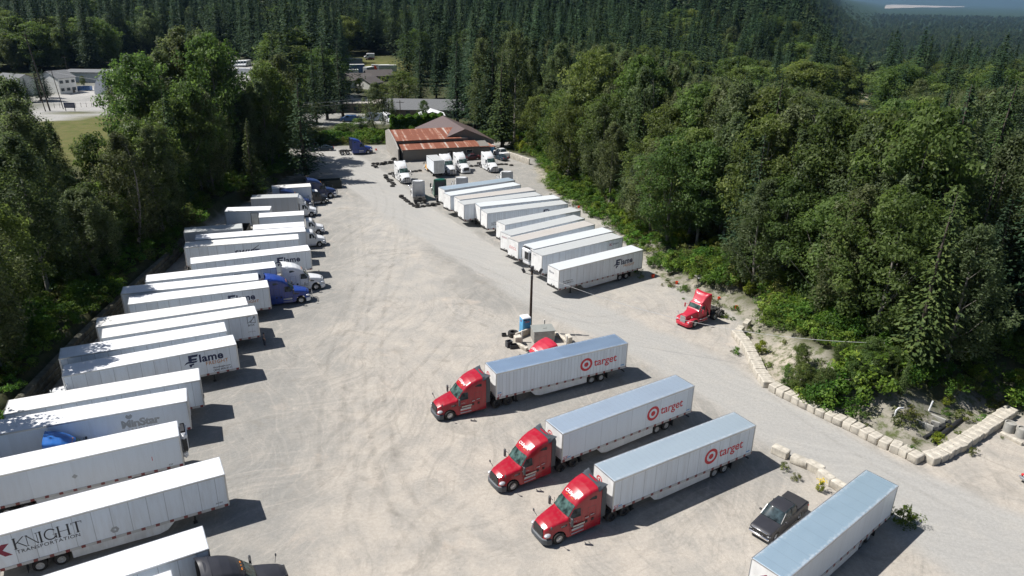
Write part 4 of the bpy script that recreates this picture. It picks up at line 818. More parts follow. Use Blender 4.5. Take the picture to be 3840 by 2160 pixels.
def trunk_mesh(h, r, tips=None, m=None, seed=0, top=.9, n=8, limbs=9):
    g = np.random.default_rng(seed); b = MB(); bend = g.normal(size=2)*.03*h; P = [(bend[0]*math.sin(t*2.5), bend[1]*math.sin(t*2.1), h*top*t-.4*(t==0)) for t in (0,.12,.3,.5,.7,.86,1)]
    b.tube(P, [r*1.25,r,r*.82,r*.62,r*.42,r*.24,r*.08], n)
    if tips is not None:
        for i in g.permutation(len(tips))[:limbs]:
            e = tips[i]; z0 = max(h*.12, e[2]-abs(np.hypot(e[0],e[1]))*1.3-1); t = z0/(h*top); r0 = r*max(.08, .5*(1-t)); q = (float(np.interp(t,(0,.5,1),(0,P[3][0],P[6][0]))), float(np.interp(t,(0,.5,1),(0,P[3][1],P[6][1]))), z0)
            b.tube([q, ((q[0]+e[0])*.5+.2*g.normal(), (q[1]+e[1])*.5+.2*g.normal(), q[2]*.45+e[2]*.55-.3), tuple(e)], [r0, r0*.6, r0*.2], 5)
    return b.mesh('trunk', m or M_BARK, 50)
TV = {}
def variant(key, f):
    if key not in TV: TV[key] = f()
    return TV[key]
def mk_broad(key, seed, **k):
    tr = k.pop('tr', .26); bark = k.pop('bark', None); h = k.get('h', 22)
    me, C = broad(seed, **k); return (me, trunk_mesh(h, tr, C, bark, seed), h)
def mk_fir(key, seed, **k):
    h = k.get('h', 30); bark = k.pop('bark', M_BARKD); return (fir(seed, **k), trunk_mesh(h, k.get('rw',3.6)*.085, None, bark, seed, 1.0), h)
BR = {}
for i in range(5): BR['cot%d'%i] = mk_broad('', 10+i, h=24, rw=4.1+.3*i, n=135, leaves=85, ls=.205, zs=2.0, cr=1.0, shape='oval', base=.16)
for i in range(4): BR['map%d'%i] = mk_broad('', 30+i, h=17, rw=4.6+.3*i, n=125, leaves=88, ls=.215, zs=.75, cr=1.35, shape='round', base=.16, m=L_MAP, tr=.24)
for i in range(3): BR['fir%d'%i] = mk_fir('', 50+i, h=30, rw=4.7+.4*i, levels=40, per=11, sprays=12, ls=.42)
for i in range(2): BR['ced%d'%i] = mk_fir('', 60+i, h=22, rw=3.6+.4*i, levels=40, per=12, sprays=11, ls=.36, m=L_CED, droop=.5)
def tree(kind, x, y, hgt, label, cat='tree', group=None, wide=1.0, name=None, z=None, rz=None):
    cr, tr, h0 = BR[kind]; s = hgt/h0
    nm = name or {'cot':'cottonwood_tree','map':'maple_tree','fir':'fir_tree','ced':'cedar_tree','bus':'bush','yel':'bush','scr':'bush'}[kind[:3]]
    t = thing(nm, label, cat, (x, y, (H(x,y) if z is None else z)-.05), random.random()*6.28 if rz is None else rz, group)
    sw = s*wide; t.scale = (sw, sw, s)
    link('trunk', tr, t); link('crown', cr, t); return t
for i in range(4): BR['bus%d'%i] = mk_broad('', 80+i, h=2.6, rw=1.9+.3*i, n=26, leaves=60, ls=.135, zs=.8, cr=.62, shape='round', base=.02, m=L_BUSH, tr=.05)
for i in range(2): BR['yel%d'%i] = mk_broad('', 90+i, h=3.0, rw=1.3, n=26, leaves=55, ls=.135, zs=1.2, cr=.5, shape='oval', base=.05, m=L_YEL, tr=.05)
for i in range(2): BR['scr%d'%i] = mk_broad('', 95+i, h=2.2, rw=1.6, n=18, leaves=45, ls=.12, zs=.8, cr=.5, shape='round', base=.0, m=L_SCRUB, tr=.04)

def proj(x, y, z):
    c, s = math.cos(PITCH), math.sin(PITCH); z = z-CAM_H; Y = y*c-z*s; Z = y*s+z*c; u, v = F_PX*x/Y, -F_PX*Z/Y; cr, sr = math.cos(ROLL), math.sin(ROLL)
    return (1920+cr*u-sr*v)/1.49068, (1080+sr*u+cr*v)/1.49068
def top_ok(x, y, z): return proj(x, y, z)
def fit_height(x, y, want, line, lo=5):
    """cut the height so that the crown stays under the wood's outline seen beyond it"""
    z0 = H(x, y)
    for k in range(30):
        px_, py_ = proj(x, y, z0+want)
        if py_ >= np.interp(px_, line[0], line[1]): return want
        want *= .94
    return 0 if want < lo else want
LINE_L = ([-400,40,65,90,180,262,285,300,345,372,395,440,530,560,574,628,640,700,752,775,800,900], [120,165,270,320,455,450,300,130,125,120,66,60,66,120,215,218,150,128,190,260,400,420])
LINE_R = ([1225,1262,1340,1440,1500,1560,1640,1700,1760,1850,1960,2050,2118,2130,2262,2272,2330,2450,2600,3000], [62,66,84,94,92,100,118,140,178,196,196,222,245,264,264,235,225,215,205,200])
EXCL = [LOT, MEADOW, PADDOCK, YARD2, ARENAG]
def free(x, y, m=2.0):
    return all(sd1(p, x, y) > m for p in EXCL) and ld1(LOTROAD, x, y)[0] > 5+m
def jitter(x0, x1, y0, y1, s):
    for a in np.arange(x0, x1, s):
        for b in np.arange(y0, y1, s): yield a+(random.random()-.5)*s*.95, b+(random.random()-.5)*s*.95
# the wood on the left bank
NI = 0
left = []
for x, y in jitter(-150, -48, 22, 200, 6.8):
    d = sd1(YARD, x, y)
    if d < 2.8 or not free(x, y, 1): continue
    px_, py_ = proj(x, y, 14)
    if px_ < (-850 if d < 14 else -140) or py_ > 1700: continue
    if 60 < px_ < 325 and y > 112: continue
    if y > 172 and (px_ < 560): continue
    far = px_ > 280 and y > 128
    w_ = random.uniform(20, 31) if far else random.uniform(14, 23)
    if d < 9: w_ = random.uniform(17, 23)
    hh = fit_height(x, y, w_, LINE_L)
    if hh > 6: left.append((x, y, hh, d))
random.shuffle(left)
side_words = ['among the dense trees on the left bank']
for i, (x, y, hh, d) in enumerate(left):
    k = random.random(); kind = 'fir%d'%random.randrange(3) if k < .17 and hh > 13 else ('ced%d'%random.randrange(2) if k < .24 else ('map%d'%random.randrange(4) if k < .46 or hh < 11 else 'cot%d'%random.randrange(5)))
    wd = (24/hh)**.5 if kind[:3] == 'cot' else ((17/hh)**.6 if kind[:3] == 'map' else 1.0)
    lab = {'cot':'slender grey-green cottonwood in the dense wood behind the left trailer row','map':'bushy broadleaf tree in the dense wood behind the left trailer row','fir':'dark pointed fir in the dense wood behind the left trailer row','ced':'drooping cedar in the dense wood behind the left trailer row'}[kind[:3]]
    tree(kind, x, y, hh, lab, group={'cot':'cottonwoods','map':'broadleaf trees','fir':'firs','ced':'cedars'}[kind[:3]]+' of the wood behind the left trailers', wide=wd)
NI += len(left)
# big trees that stand out of it
BIG = [(395,118,150,'cot1',1.1,'cottonwood left of the tallest crown in the left wood'),(440,60,156,'cot3',1.25,'tallest cottonwood of the left wood, broad rounded head against dark firs'),(505,66,160,'cot4',1.2,'broad cottonwood crown just right of the tallest one in the left wood'),(538,112,152,'cot2',.85,'cottonwood on the right shoulder of the tallest crown, left wood'),
 (340,132,158,'cot0',.9,'cottonwood in front of the white domed tent'),(655,150,172,'cot1',1.1,'cottonwood right of the dark fir in the left wood'),(700,130,176,'cot4',1.25,'rounded cottonwood standing last but one before the yard entrance'),(748,192,157,'fir1',1.45,'dark fir with sweeping branches at the yard entrance, shading the gravel'),(590,228,150,'fir0',1.2,'dark fir wedged between the two tall cottonwood groups'),(620,300,140,'ced1',1.1,'dark cedar below the cottonwoods behind the blue trucks'),
 (6,172,112,'cot2',.95,'pale cottonwood cut by the left edge of the photo'),(118,300,118,'cot0',.6,'thin pale cottonwood in front of the white buildings and the meadow'),(232,328,108,'map1',.8,'small bright green tree at the meadow\'s near edge'),(175,470,92,'cot3',1.1,'pale cottonwood half-way down the left wood'),(250,500,98,'cot1',1.0,'slim cottonwood beside the bare trunks of the left wood'),
 (740,250,190,'cot0',1.0,'cottonwood close behind the fir at the yard entrance')]
for dx, dy_, Y, kind, wd, lab in BIG:
    x, z = GY(dx*1.49068, dy_*1.49068, Y); hh = z-H(x, Y)
    tree(kind, x, Y, hh, lab, wide=wd*((24/hh)**.35 if kind[:3] == 'cot' else 1)); NI += 1
# the wood right of the yard
cand = []
for x, y in jitter(-12, 240, 50, 330, 5.0):
    d = min(sd1(YARD, x, y), sd1(PIT, x, y))
    if d < ((8 if x < 33 else 3) if y < 112 else 4.2) or not free(x, y, 2): continue
    px_, py_ = proj(x, y, H(x,y)+14)
    if px_ > 2760 or px_ < 1200 or py_ > 1500: continue
    if px_ < 1330 and y < 214: continue
    edge = d < 12; w_ = random.uniform(13, 21) if edge else random.uniform(17, 29)
    hh = fit_height(x, y, w_, LINE_R)
    if px_ > 2125 and px_ < 2275 and y > 190 and hh > 0: hh = min(hh, 8)
    if hh > 6: cand.append((math.hypot(x, y), x, y, hh, d))
cand.sort(); near_n = 176; STUFF = []
for i, (_, x, y, hh, d) in enumerate(cand):
    px_, py_ = proj(x, y, H(x,y)+hh*.7); k = random.random(); conif = .55 if px_ > 2330 else (.42 if (y > 200) else .13)
    if k < conif: kind = random.choice(['fir0','fir1','fir2','ced0','ced1']); hh = hh if hh < 12 else hh*1.05
    elif (px_ > 1900 and y < 130 and k < .50) or (d < 12 and k < .6) or k < .22: kind = 'map%d'%random.randrange(4)
    else: kind = 'cot%d'%random.randrange(5)
    wd = (24/hh)**.55 if kind[:3] == 'cot' else ((17/hh)**.5 if kind[:3] == 'map' else 1.05)
    if i < near_n:
        w_ = {'cot':'tall cottonwood','map':'leafy bigleaf maple','fir':'dark fir','ced':'drooping cedar'}[kind[:3]]
        lab = w_+(' at the front of the wood right of the yard' if d < 16 else ' in the thick wood right of the yard')
        tree(kind, x, y, hh, lab, group=w_.split()[-1]+('s' if kind[:3] != 'x' else '')+(' along the front of the right wood' if d < 16 else ' inside the right wood'), wide=wd)
    else: STUFF.append((x, y, hh, kind, wd))
NI += min(near_n, len(cand))
BIGR = [(1235,92,216,'fir2',1.2,'tall dark fir rising just behind the grey gabled building'),(1195,70,226,'fir0',1.25,'tall dark fir left of the gabled building\'s ridge'),(1150,100,232,'fir1',1.2,'dark fir beside the grey shingled house'),(1268,130,198,'ced0',1.3,'fir with lit green skirts at the corner of the grey building'),
 (1300,62,206,'cot2',1.0,'slim cottonwood at the left end of the right wood'),(808,92,236,'fir1',1.15,'dark fir left of the gap that shows the far containers'),(850,96,242,'fir2',1.1,'dark fir standing right beside the gap with the far containers'),(782,120,228,'fir0',1.1,'dark fir behind the parked dark cars at the yard entrance'),
 (900,296,212,'map0',1.2,'round green tree behind the blue solo tractor'),(942,205,214,'cot3',1.25,'slender cottonwood left of the rusty roofed building'),(868,322,208,'map2',1.3,'low bushy tree between the parked car and the blue tractor'),(1010,176,262,'map3',1.25,'broad bright green tree in front of the brown-roofed houses'),(962,210,268,'map1',1.0,'green tree beside the brown-roofed house'),(1055,130,276,'fir2',1.5,'dense dark fir behind the bright round tree'),(1095,120,290,'fir0',1.4,'second dark fir behind the bright round tree'),
 (985,236,240,'ced1',1.6,'dark pine leaning over the lawn left of the shingled house'),(1066,250,232,'map2',.55,'small round tree in front of the shingled roof'),(900,196,292,'map1',.6,'thin light green tree by the white-walled house'),
 (262,172,262,'fir1',1.7,'lone fir by the road in front of the domed tent'),(82,150,262,'fir2',1.7,'dark fir between the two white houses'),(105,175,268,'fir0',1.7,'second dark fir between the white houses'),(205,190,300,'map0',.5,'small green tree beside the right white house'),(58,196,258,'fir0',1.8,'lower dark fir left of the leaning pole')]
for dx, dy_, Y, kind, wd, lab in BIGR:
    x, z = GY(dx*1.49068, dy_*1.49068, Y); hh = max(z-H(x, Y), 4)
    tree(kind, x, Y, hh, lab, wide=wd*((24/hh)**.4 if kind[:3] == 'cot' else ((17/hh)**.4 if kind[:3] == 'map' else 1))); NI += 1
# dead snag with bare limbs
x, z = GY(2395*1.49068, 480*1.49068, 80); z0 = H(x, 80); t = thing('dead_tree', 'dead bare tree with grey forked limbs standing out of the right wood', 'tree', (x, 80, z0))
b = MB(); hS = z-z0; b.tube([(-2.5,0,-.3),(-1.9,0,hS*.3),(-.9,0,hS*.6),(-.1,0,hS*.82),(.2,0,hS)],[.24,.2,.15,.08,.02],8); b.build('trunk', M_PALEBARK, t)
for P_ in ([(-1.9,0,hS*.3),(-1.2,.3,hS*.5),(-1.5,.3,hS*.66)],[(-1.0,0,hS*.58),(-.1,-.2,hS*.7),(.5,-.3,hS*.9)],[(-.4,0,hS*.75),(.9,.2,hS*.86),(2.2,.3,hS*.99)],[(-.6,0,hS*.68),(-1.6,.3,hS*.75),(-2.4,.5,hS*.76)],[(-1.4,0,hS*.45),(-.2,.4,hS*.62),(.1,.4,hS*.7)]):
    b = MB(); b.tube(P_, [.10,.07,.02], 6); b.build('limb', M_PALEBARK, t)

# the far forest: one mass of instanced trees
col = bpy.data.collections.new('forest_sources'); SRC = []
def src(nm, me_list):
    """one low mesh holding crown and trunk"""
    import bmesh
    bm = bmesh.new(); mats_ = []; tone = None; lay = bm.faces.layers.float.new('tone')
    for me in me_list:
        n0 = len(bm.faces); b2 = bmesh.new(); b2.from_mesh(me); tmp = bpy.data.meshes.new('t'); b2.to_mesh(tmp); b2.free(); bm.from_mesh(tmp); bpy.data.meshes.remove(tmp)
        bm.faces.ensure_lookup_table(); mats_.append(me.materials[0])
        for f in bm.faces[n0:]: f.material_index = len(mats_)-1
    r = bpy.data.meshes.new(nm); bm.to_mesh(r); bm.free()
    for m_ in mats_: r.materials.append(m_)
    o = bpy.data.objects.new(nm, r); col.objects.link(o); SRC.append(nm); return o
for k in ('cot0','cot1','cot2','cot3','cot4','map0','map1','map2','map3','fir0','fir1','fir2','ced0','ced1'):
    o = bpy.data.objects.new('a_'+k, None); me_ = BR[k][0]; o = bpy.data.objects.new('a_'+k, me_); col.objects.link(o); SRC.append('a_'+k)
def low(nm, me): o = bpy.data.objects.new(nm, me); col.objects.link(o); SRC.append(nm)
for i in range(3): low('b_fir%d'%i, fir(200+i, h=34, rw=5.6+.6*i, levels=20, per=8, sprays=5, ls=1.35))
for i in range(3): low('b_map%d'%i, broad(210+i, h=22, rw=5.2+.5*i, n=44, leaves=26, ls=1.0, m=FAR_MAP, shape='round', zs=.9, cr=2.0, base=.12)[0])
low('b_tip', fir(220, h=34, rw=5.2, levels=18, per=8, sprays=4, ls=1.5, m=FAR_MAP))
SRC.sort(); HB = {'a_cot':24,'a_map':17,'a_fir':30,'a_ced':22,'b_fir':34,'b_map':22,'b_tip':34}
pts, idx, scl, rot = [], [], [], []
def put(x, y, hh, nm, wd=1.0):
    s = hh/HB[nm[:5]]; pts.append((x, y, H1(x, y)-.3)); idx.append(SRC.index(nm)); scl.append((s*wd, s*wd, s)); rot.append((0,0,random.random()*6.28))
HC = {}
def H1(x, y): return 0.0
for x, y, hh, kind, wd in STUFF: put(x, y, hh, 'a_'+kind, wd)
def ring(y0, y1, s, hfun):
    for y in np.arange(y0, y1, s):
        for x in np.arange(-y*.92-40, y*.92+60, s):
            a, b = x+(random.random()-.5)*s*1.7, y+(random.random()-.5)*s*1.7; hfun(a, b)
WIN = ([(40,285,290,300),(555,628,212,345),(862,1112,300,330),(876,1005,187,440),(2160,2236,256,440)])
def visible_ok(a, b, hh, z):
    px_, py_ = proj(a, b, z+hh)
    for x0, x1, yb, Ym in WIN:
        if x0-16 < px_ < x1+16 and b < Ym and py_ < yb: return False
    return True
def f1(a, b):
    az = a/b; px_, _ = proj(a, b, 10)
    if az < .02 and b < 345 and px_ < 640: return
    if px_ < 1225 and b < 248: return
    if px_ >= 1225 and b < 250 and px_ < 2650: return
    if px_ > 860 and px_ < 1120 and b < 300: return
    if not free(a, b, 3): return
    con = .92 if az < .14 else (.82 if az < .36 else .42)
    if fbm(np.array([a]), np.array([b]), 90, 40)[0] > .35: con *= .45
    if random.random() < con: hh = random.triangular(18, 40, 31); nm = random.choice(['a_fir0','a_fir1','a_fir2'])
    else: hh = random.uniform(17, 25); nm = random.choice(['a_cot1','a_cot3','a_map0','a_map2','a_map3'])
    if not visible_ok(a, b, hh, 0 if b < 370 else 5): return
    put(a, b, hh, nm, random.uniform(1.0,1.7))
ring(200, 520, 9.4, f1)
def f2(a, b):
    if random.random() < .12+.5*max(0, float(fbm(np.array([a]), np.array([b]), 60, 77)[0])): return
    az = a/b; con = .94 if az < .14 else (.86 if az < .42 else .35)
    if fbm(np.array([a]), np.array([b]), 170, 41)[0] > .25: con *= .5
    if 900 < b and sd1(FIELD, a, b) < 10: return
    k = b/900
    if random.random() < con: put(a, b, random.triangular(13, 36, 23), 'b_fir%d'%random.randrange(3), random.uniform(1.1,1.9))
    elif random.random() < .3: put(a, b, random.uniform(22, 32), 'b_tip', 1.25)
    else: put(a, b, random.uniform(16, 25), 'b_map%d'%random.randrange(3), 1.25)
ring(520, 900, 10.2, f2); ring(900, 1700, 12.5, f2)
def f3(a, b):
    if a/b < .28: return
    f2(a, b)
ring(1700, 3200, 22, f3); ring(3200, 6500, 42, f3)
P_ = np.array(pts); P_[:,2] = height(P_[:,0], P_[:,1])-.4
fm = bpy.data.meshes.new('forest'); fm.from_pydata(P_.tolist(), [], [])
for nm, dt, v in (('idx','INT',idx),('scl','FLOAT_VECTOR',scl),('rot','FLOAT_VECTOR',rot)):
    a = fm.attributes.new(nm, dt, 'POINT'); a.data.foreach_set('value' if dt == 'INT' else 'vector', np.array(v, np.int32 if dt == 'INT' else np.float32).ravel())
def scatter(name, me_, coll):
    ng = bpy.data.node_groups.new(name, 'GeometryNodeTree'); ng.interface.new_socket('Geometry', in_out='INPUT', socket_type='NodeSocketGeometry'); ng.interface.new_socket('Geometry', in_out='OUTPUT', socket_type='NodeSocketGeometry')
    N, L = ng.nodes, ng.links; gi = N.new('NodeGroupInput'); go = N.new('NodeGroupOutput'); ip = N.new('GeometryNodeInstanceOnPoints'); ci = N.new('GeometryNodeCollectionInfo'); ci.inputs['Collection'].default_value = coll
    ci.inputs['Separate Children'].default_value = True; ci.inputs['Reset Children'].default_value = True; ip.inputs['Pick Instance'].default_value = True
    def at(nm, dt): n = N.new('GeometryNodeInputNamedAttribute'); n.data_type = dt; n.inputs['Name'].default_value = nm; return next(o for o in n.outputs if o.enabled and o.name == 'Attribute')
    L.new(gi.outputs[0], ip.inputs['Points']); L.new(ci.outputs[0], ip.inputs['Instance']); L.new(at('idx','INT'), ip.inputs['Instance Index']); L.new(at('scl','FLOAT_VECTOR'), ip.inputs['Scale'])
    er = N.new('FunctionNodeEulerToRotation'); L.new(at('rot','FLOAT_VECTOR'), er.inputs[0]); L.new(er.outputs[0], ip.inputs['Rotation']); L.new(ip.outputs[0], go.inputs[0])
    o = link(name, me_); md = o.modifiers.new('scatter', 'NODES'); md.node_group = ng; return o
fo = scatter('forest', fm, col); setp(fo, 'dark coniferous and mixed forest covering the hill and the valley beyond the yard', 'forest', None, 'stuff')
print('individual trees', NI, 'forest instances', len(pts))
# ---------------------------------------------------------------- trailers
S_PLATE = trailer_side_mat('white_plate_side', (.73,.78,.83), 1.22, .5, .32); S_SMOOTH = trailer_side_mat('white_smooth_side', (.73,.78,.83), 3.0, .10, .16); S_RIB = trailer_side_mat('white_ribbed_side', (.73,.78,.83), .41, .35, .25); S_GREY = trailer_side_mat('pale_grey_side', (.42,.44,.47), 1.22, .3, .4)  # white sides, wide plates included, carry a cool skylight tint in their colour
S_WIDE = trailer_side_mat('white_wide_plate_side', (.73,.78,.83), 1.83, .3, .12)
R_METAL = roof_mat('sky_tinted_metal_roof', (.50,.64,.80), .8, .30, .2, (.36,.52,.74), 99); R_METAL2 = roof_mat('galvanised_roof', (.56,.66,.72), .65, .36, .3, (.40,.48,.54), .61)  # blue of the reflected sky is tinted into both metal base colours
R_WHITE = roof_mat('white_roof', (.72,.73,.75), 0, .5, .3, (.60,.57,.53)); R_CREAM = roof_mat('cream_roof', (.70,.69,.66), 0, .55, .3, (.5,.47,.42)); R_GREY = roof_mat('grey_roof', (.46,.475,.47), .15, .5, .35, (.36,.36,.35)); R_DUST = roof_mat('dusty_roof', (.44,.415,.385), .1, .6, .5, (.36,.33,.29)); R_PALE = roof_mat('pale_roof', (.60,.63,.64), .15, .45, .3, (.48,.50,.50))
LT = 16.15
def put_trailer(t, x, y, deg, flip=False, L_=LT, W_=2.6):
    a = R(deg); e = (math.cos(a), math.sin(a)); n = (-e[1], e[0])
    t.location = (x+L_/2*e[0]+W_/2*n[0], y+L_/2*e[1]+W_/2*n[1], 0); t.rotation_euler = (0,0,a+(math.pi if flip else 0)); return t
GL, GR_, GT = 'trailers of the left row', 'trailers of the right row', 'white trailers with red tractors'
TT = [(-1.38,63.95,27.77),(4.73,53.52,33.45),(8.44,47.07,31.68)]
tl = ['bullseye trailer with the deepest blue reflecting roof, farthest of the three behind red tractors','white trailer with red bullseye lettering, middle one of the three behind red tractors','white trailer with red bullseye lettering, nearest of the three behind red tractors']
tk = ['glossy red sleeper tractor pulling the farthest of the three bullseye trailers','glossy red sleeper tractor pulling the middle bullseye trailer','glossy red sleeper tractor pulling the nearest bullseye trailer']
def placed(t, x, y, heading):
    t.location = (x, y, 0); t.rotation_euler = (0,0,R(heading)+math.pi); return t
def by_wheel(t, wx, wy, heading, side, fx=1.25, half=1.2):
    h = R(heading); hx, hy = math.cos(h), math.sin(h); rx, ry = hy, -hx
    if side == 'L': rx, ry = -rx, -ry
    return placed(t, wx+hx*fx-rx*half, wy+hy*fx-ry*half, heading)
for i, (x, y, d) in enumerate(TT):
    t = trailer('semi_trailer', tl[i], (S_RIB, S_WIDE, S_PLATE)[i], (R_METAL, roof_mat('blue_grey_metal_roof', (.58,.68,.78), .7, .34, .3, (.42,.54,.68), .61), R_METAL2)[i], group=GT, cat='trailer', wheels=(11.75,13.0)); put_trailer(t, x, y, d)  # middle roof also has the reflected sky's blue in its base colour
    v, f = ring2d(.50, .77); v2, f2 = ring2d(0, .27); tside(t, 'logo', join2d((v,f,0,0),(v2,f2,0,0)), M_VRED, 10.82, 2.69)
    tside(t, 'lettering', text2d('target', 1.26, 0, .014, .98), M_VRED, 11.80, 2.28)
    v, f = ring2d(.24, .36); v2, f2 = ring2d(0, .12); tnose(t, 'logo', join2d((v,f,0,0),(v2,f2,0,0)), M_VRED, .80, 3.15)
    tside(t, 'lettering', text2d("53'", .42, 0, .01), M_VRED, .18, 1.36); tside(t, 'sticker', poly2d([(0,0),(.45,0),(.45,.12),(0,.12)]), M_VBLUE, 15.4, 1.5); tside(t, 'sticker', poly2d([(0,0),(.4,0),(.4,.1),(0,.1)]), M_VBLUE, .6 if i else .2, 1.42 if i else 1.78)
    tside(t, 'lettering', text2d('HYUNDAI' if 0 else 'WABASH', .14, 0, .002), M_VGREY, .05, 9) if 0 else None
    a = R(d); e = (math.cos(a), math.sin(a)); n = (-e[1], e[0])
    k = tractor('semi_tractor', tk[i], 'truck', P_RED, rim_d=M_RIMD, sign='C.R.England', number=('75021','220614','220624')[i], group='red sleeper tractors', decals=True)
    k.location = (x+1.3*n[0]-6.28*e[0], y+1.3*n[1]-6.28*e[1], 0); k.rotation_euler = (0,0,a)
k = tractor('semi_tractor', 'red sleeper tractor half hidden behind the farthest bullseye trailer, by the concrete pit', 'truck', P_RED2, rim_d=M_RIMD, sign='C.R.England', rear_cap=P_RED2, shroud=False, group='red sleeper tractors'); placed(k, .15, 69.2, 213)
# the big plain trailer at the lower right
t = trailer('semi_trailer', 'plain white trailer with a bare metal roof beside the dark pickup, bottom right', S_SMOOTH, roof_mat('big_metal_roof', (.52,.68,.78), .7, .34, .35, (.44,.56,.66), 1.22), wheels=(11.9,13.15)); put_trailer(t, 18.55, 37.0, 39.7); tnose(t, 'logo', poly2d([(0,0),(.5,.5),(.9,.3),(.8,-.3),(.3,-.35)]), M_VMAROON, .75, 3.1)  # roof base colour tinted with the blue of a sky reflection
# right row, nearest first
RR = [(6.52,93.51,35.7,S_PLATE,R_PALE,'white trailer with large navy and orange lettering, nearest of the right row'),(4.32,99.29,36.2,S_PLATE,R_GREY,'trailer with a small maroon K sign, second nearest of the right row'),
 (3.15,102.10,36.4,S_SMOOTH,R_PALE,'refrigerated trailer with a white cooling unit on its nose in the right row'),(.86,105.23,38.3,S_SMOOTH,R_DUST,'white trailer with a brownish dusty roof and small red letters on its nose'),
 (-.34,108.29,39.5,S_PLATE,R_GREY,'white trailer with a ribbed grey roof next beyond the brown-roofed one'),(-1.32,113.85,35.7,S_PLATE,R_GREY,'grey-roofed trailer with a small orange side sign, sixth from the near end'),
 (-4.55,120.26,26.8,S_RIB,R_GREY,'trailer with a close-ribbed side and phone number, in the middle of the right row'),(-5.94,124.25,25.4,S_PLATE,R_PALE,'pale-roofed trailer next beyond the close-ribbed one'),(-8.92,125.36,28.7,S_PLATE,R_GREY,'grey-roofed trailer whose plain side shows two light panels'),
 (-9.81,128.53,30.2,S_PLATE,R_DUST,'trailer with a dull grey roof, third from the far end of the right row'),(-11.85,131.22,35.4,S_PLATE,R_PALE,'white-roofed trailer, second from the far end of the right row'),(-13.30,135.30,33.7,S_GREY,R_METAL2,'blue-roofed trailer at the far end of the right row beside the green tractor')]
RT = []
for i, (x, y, d, sm, rm, lab) in enumerate(RR):
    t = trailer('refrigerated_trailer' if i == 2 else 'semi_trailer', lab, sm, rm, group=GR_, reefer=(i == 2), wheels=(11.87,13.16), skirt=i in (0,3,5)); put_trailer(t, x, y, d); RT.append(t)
    if i not in (2,): tnose(t, 'lettering', text2d(('Flame','TRAILER','','EXCL','KNIGHT','K','FLAME','HUB','HUB','HUB','Flame','')[i] or '-', (.45,.2,.2,.6,.34,.3,.2,.16,.16,.16,.2,.1)[i], 0, .01, 1.3 if i == 3 else 1), (M_VNAVY,M_VBLACK,M_VBLACK,M_VRED,M_VMAROON,M_VBLACK,M_VGREY,M_VGREY,M_VGREY,M_VGREY,M_VGREY,M_VGREY)[i], .45, (3.2,3.7,3,2.6,3.3,3.2,3.3,3.4,3.4,3.4,3.2,3.2)[i])
flame_logo(RT[0], 10.2, 2.30, 1.28, -1, True, (.72, 1.84)); flame_logo(RT[6], 10.6, 2.30, 1.28, -1, False, (.78, 1.85)); flame_logo(RT[10], 10.2, 2.3, 1.28, -1, False)
tside(RT[1], 'logo', poly2d([(0,0),(.16,0),(.16,.46),(0,.46)],[(.16,.2),(.42,.46),(.56,.46),(.28,.2),(.58,0),(.42,0)]), M_VMAROON, 13.36, 3.12); tside(RT[1], 'lettering', text2d('KNIGHT', .36, 0, .002), M_VNAVY, 14.0, 3.2)
tside(RT[5], 'lettering', text2d('Bay  1', .35, 0, .01), M_VORANGE, 9.6, 3.3)
# left row, nearest first; noses towards the yard
LR = [(-34.17,30.41,31.1,S_PLATE,R_WHITE,'white trailer at the bottom left corner behind the charcoal tractor'),(-36.37,38.93,29.5,S_PLATE,R_WHITE,'long white trailer lettered KNIGHT TRANSPORTATION in black'),(-42.47,44.59,27.2,S_SMOOTH,R_WHITE,'smooth-sided refrigerated trailer with a cooling unit at its nose, left row'),
 (-44.56,51.00,23.9,S_SMOOTH,R_WHITE,'smooth white trailer with faded grey lettering beside the old blue truck'),(-44.83,54.66,24.9,S_PLATE,R_CREAM,'plain white trailer with a stained cream roof, next beyond the faded-letter one'),(-43.63,61.49,28.3,S_PLATE,R_WHITE,'white trailer with navy lettering, web address and phone number on its side'),
 (-46.05,65.05,26.7,S_PLATE,R_WHITE,'plain bright-roofed trailer between the phone-number trailer and the BOX one'),(-44.24,69.82,26.4,S_PLATE,R_CREAM,'trailer with a black outlined emblem and the word BOX near its nose'),(-46.32,72.57,25.8,S_PLATE,R_CREAM,'plain cream-roofed trailer between the BOX trailer and the blue tractor'),
 (-45.90,78.85,23.2,S_PLATE,R_WHITE,'white trailer with navy and orange lettering parked against the blue sleeper tractor'),(-48.27,81.87,20.9,S_SMOOTH,R_WHITE,'white trailer hitched behind the bright blue sleeper tractor'),(-47.20,85.98,22.9,S_PLATE,R_WHITE,'white trailer hitched behind the white sleeper tractor'),
 (-44.24,92.81,24.3,S_PLATE,R_WHITE,'white trailer with a navy Flame sign just beyond the white sleeper tractor'),(-47.95,99.33,18.3,S_PLATE,R_CREAM,'white trailer lettered SWIFT in slanting navy letters'),(-47.85,102.9,19.2,S_SMOOTH,R_WHITE,'white trailer reaching the two white box trucks, last full length one of the left row')]
LTs = []
for i, (x, y, d, sm, rm, lab) in enumerate(LR):
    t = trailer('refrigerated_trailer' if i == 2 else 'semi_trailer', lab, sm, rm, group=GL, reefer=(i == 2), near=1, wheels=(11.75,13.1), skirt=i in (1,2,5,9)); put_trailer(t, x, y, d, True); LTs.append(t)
K = LTs[1]
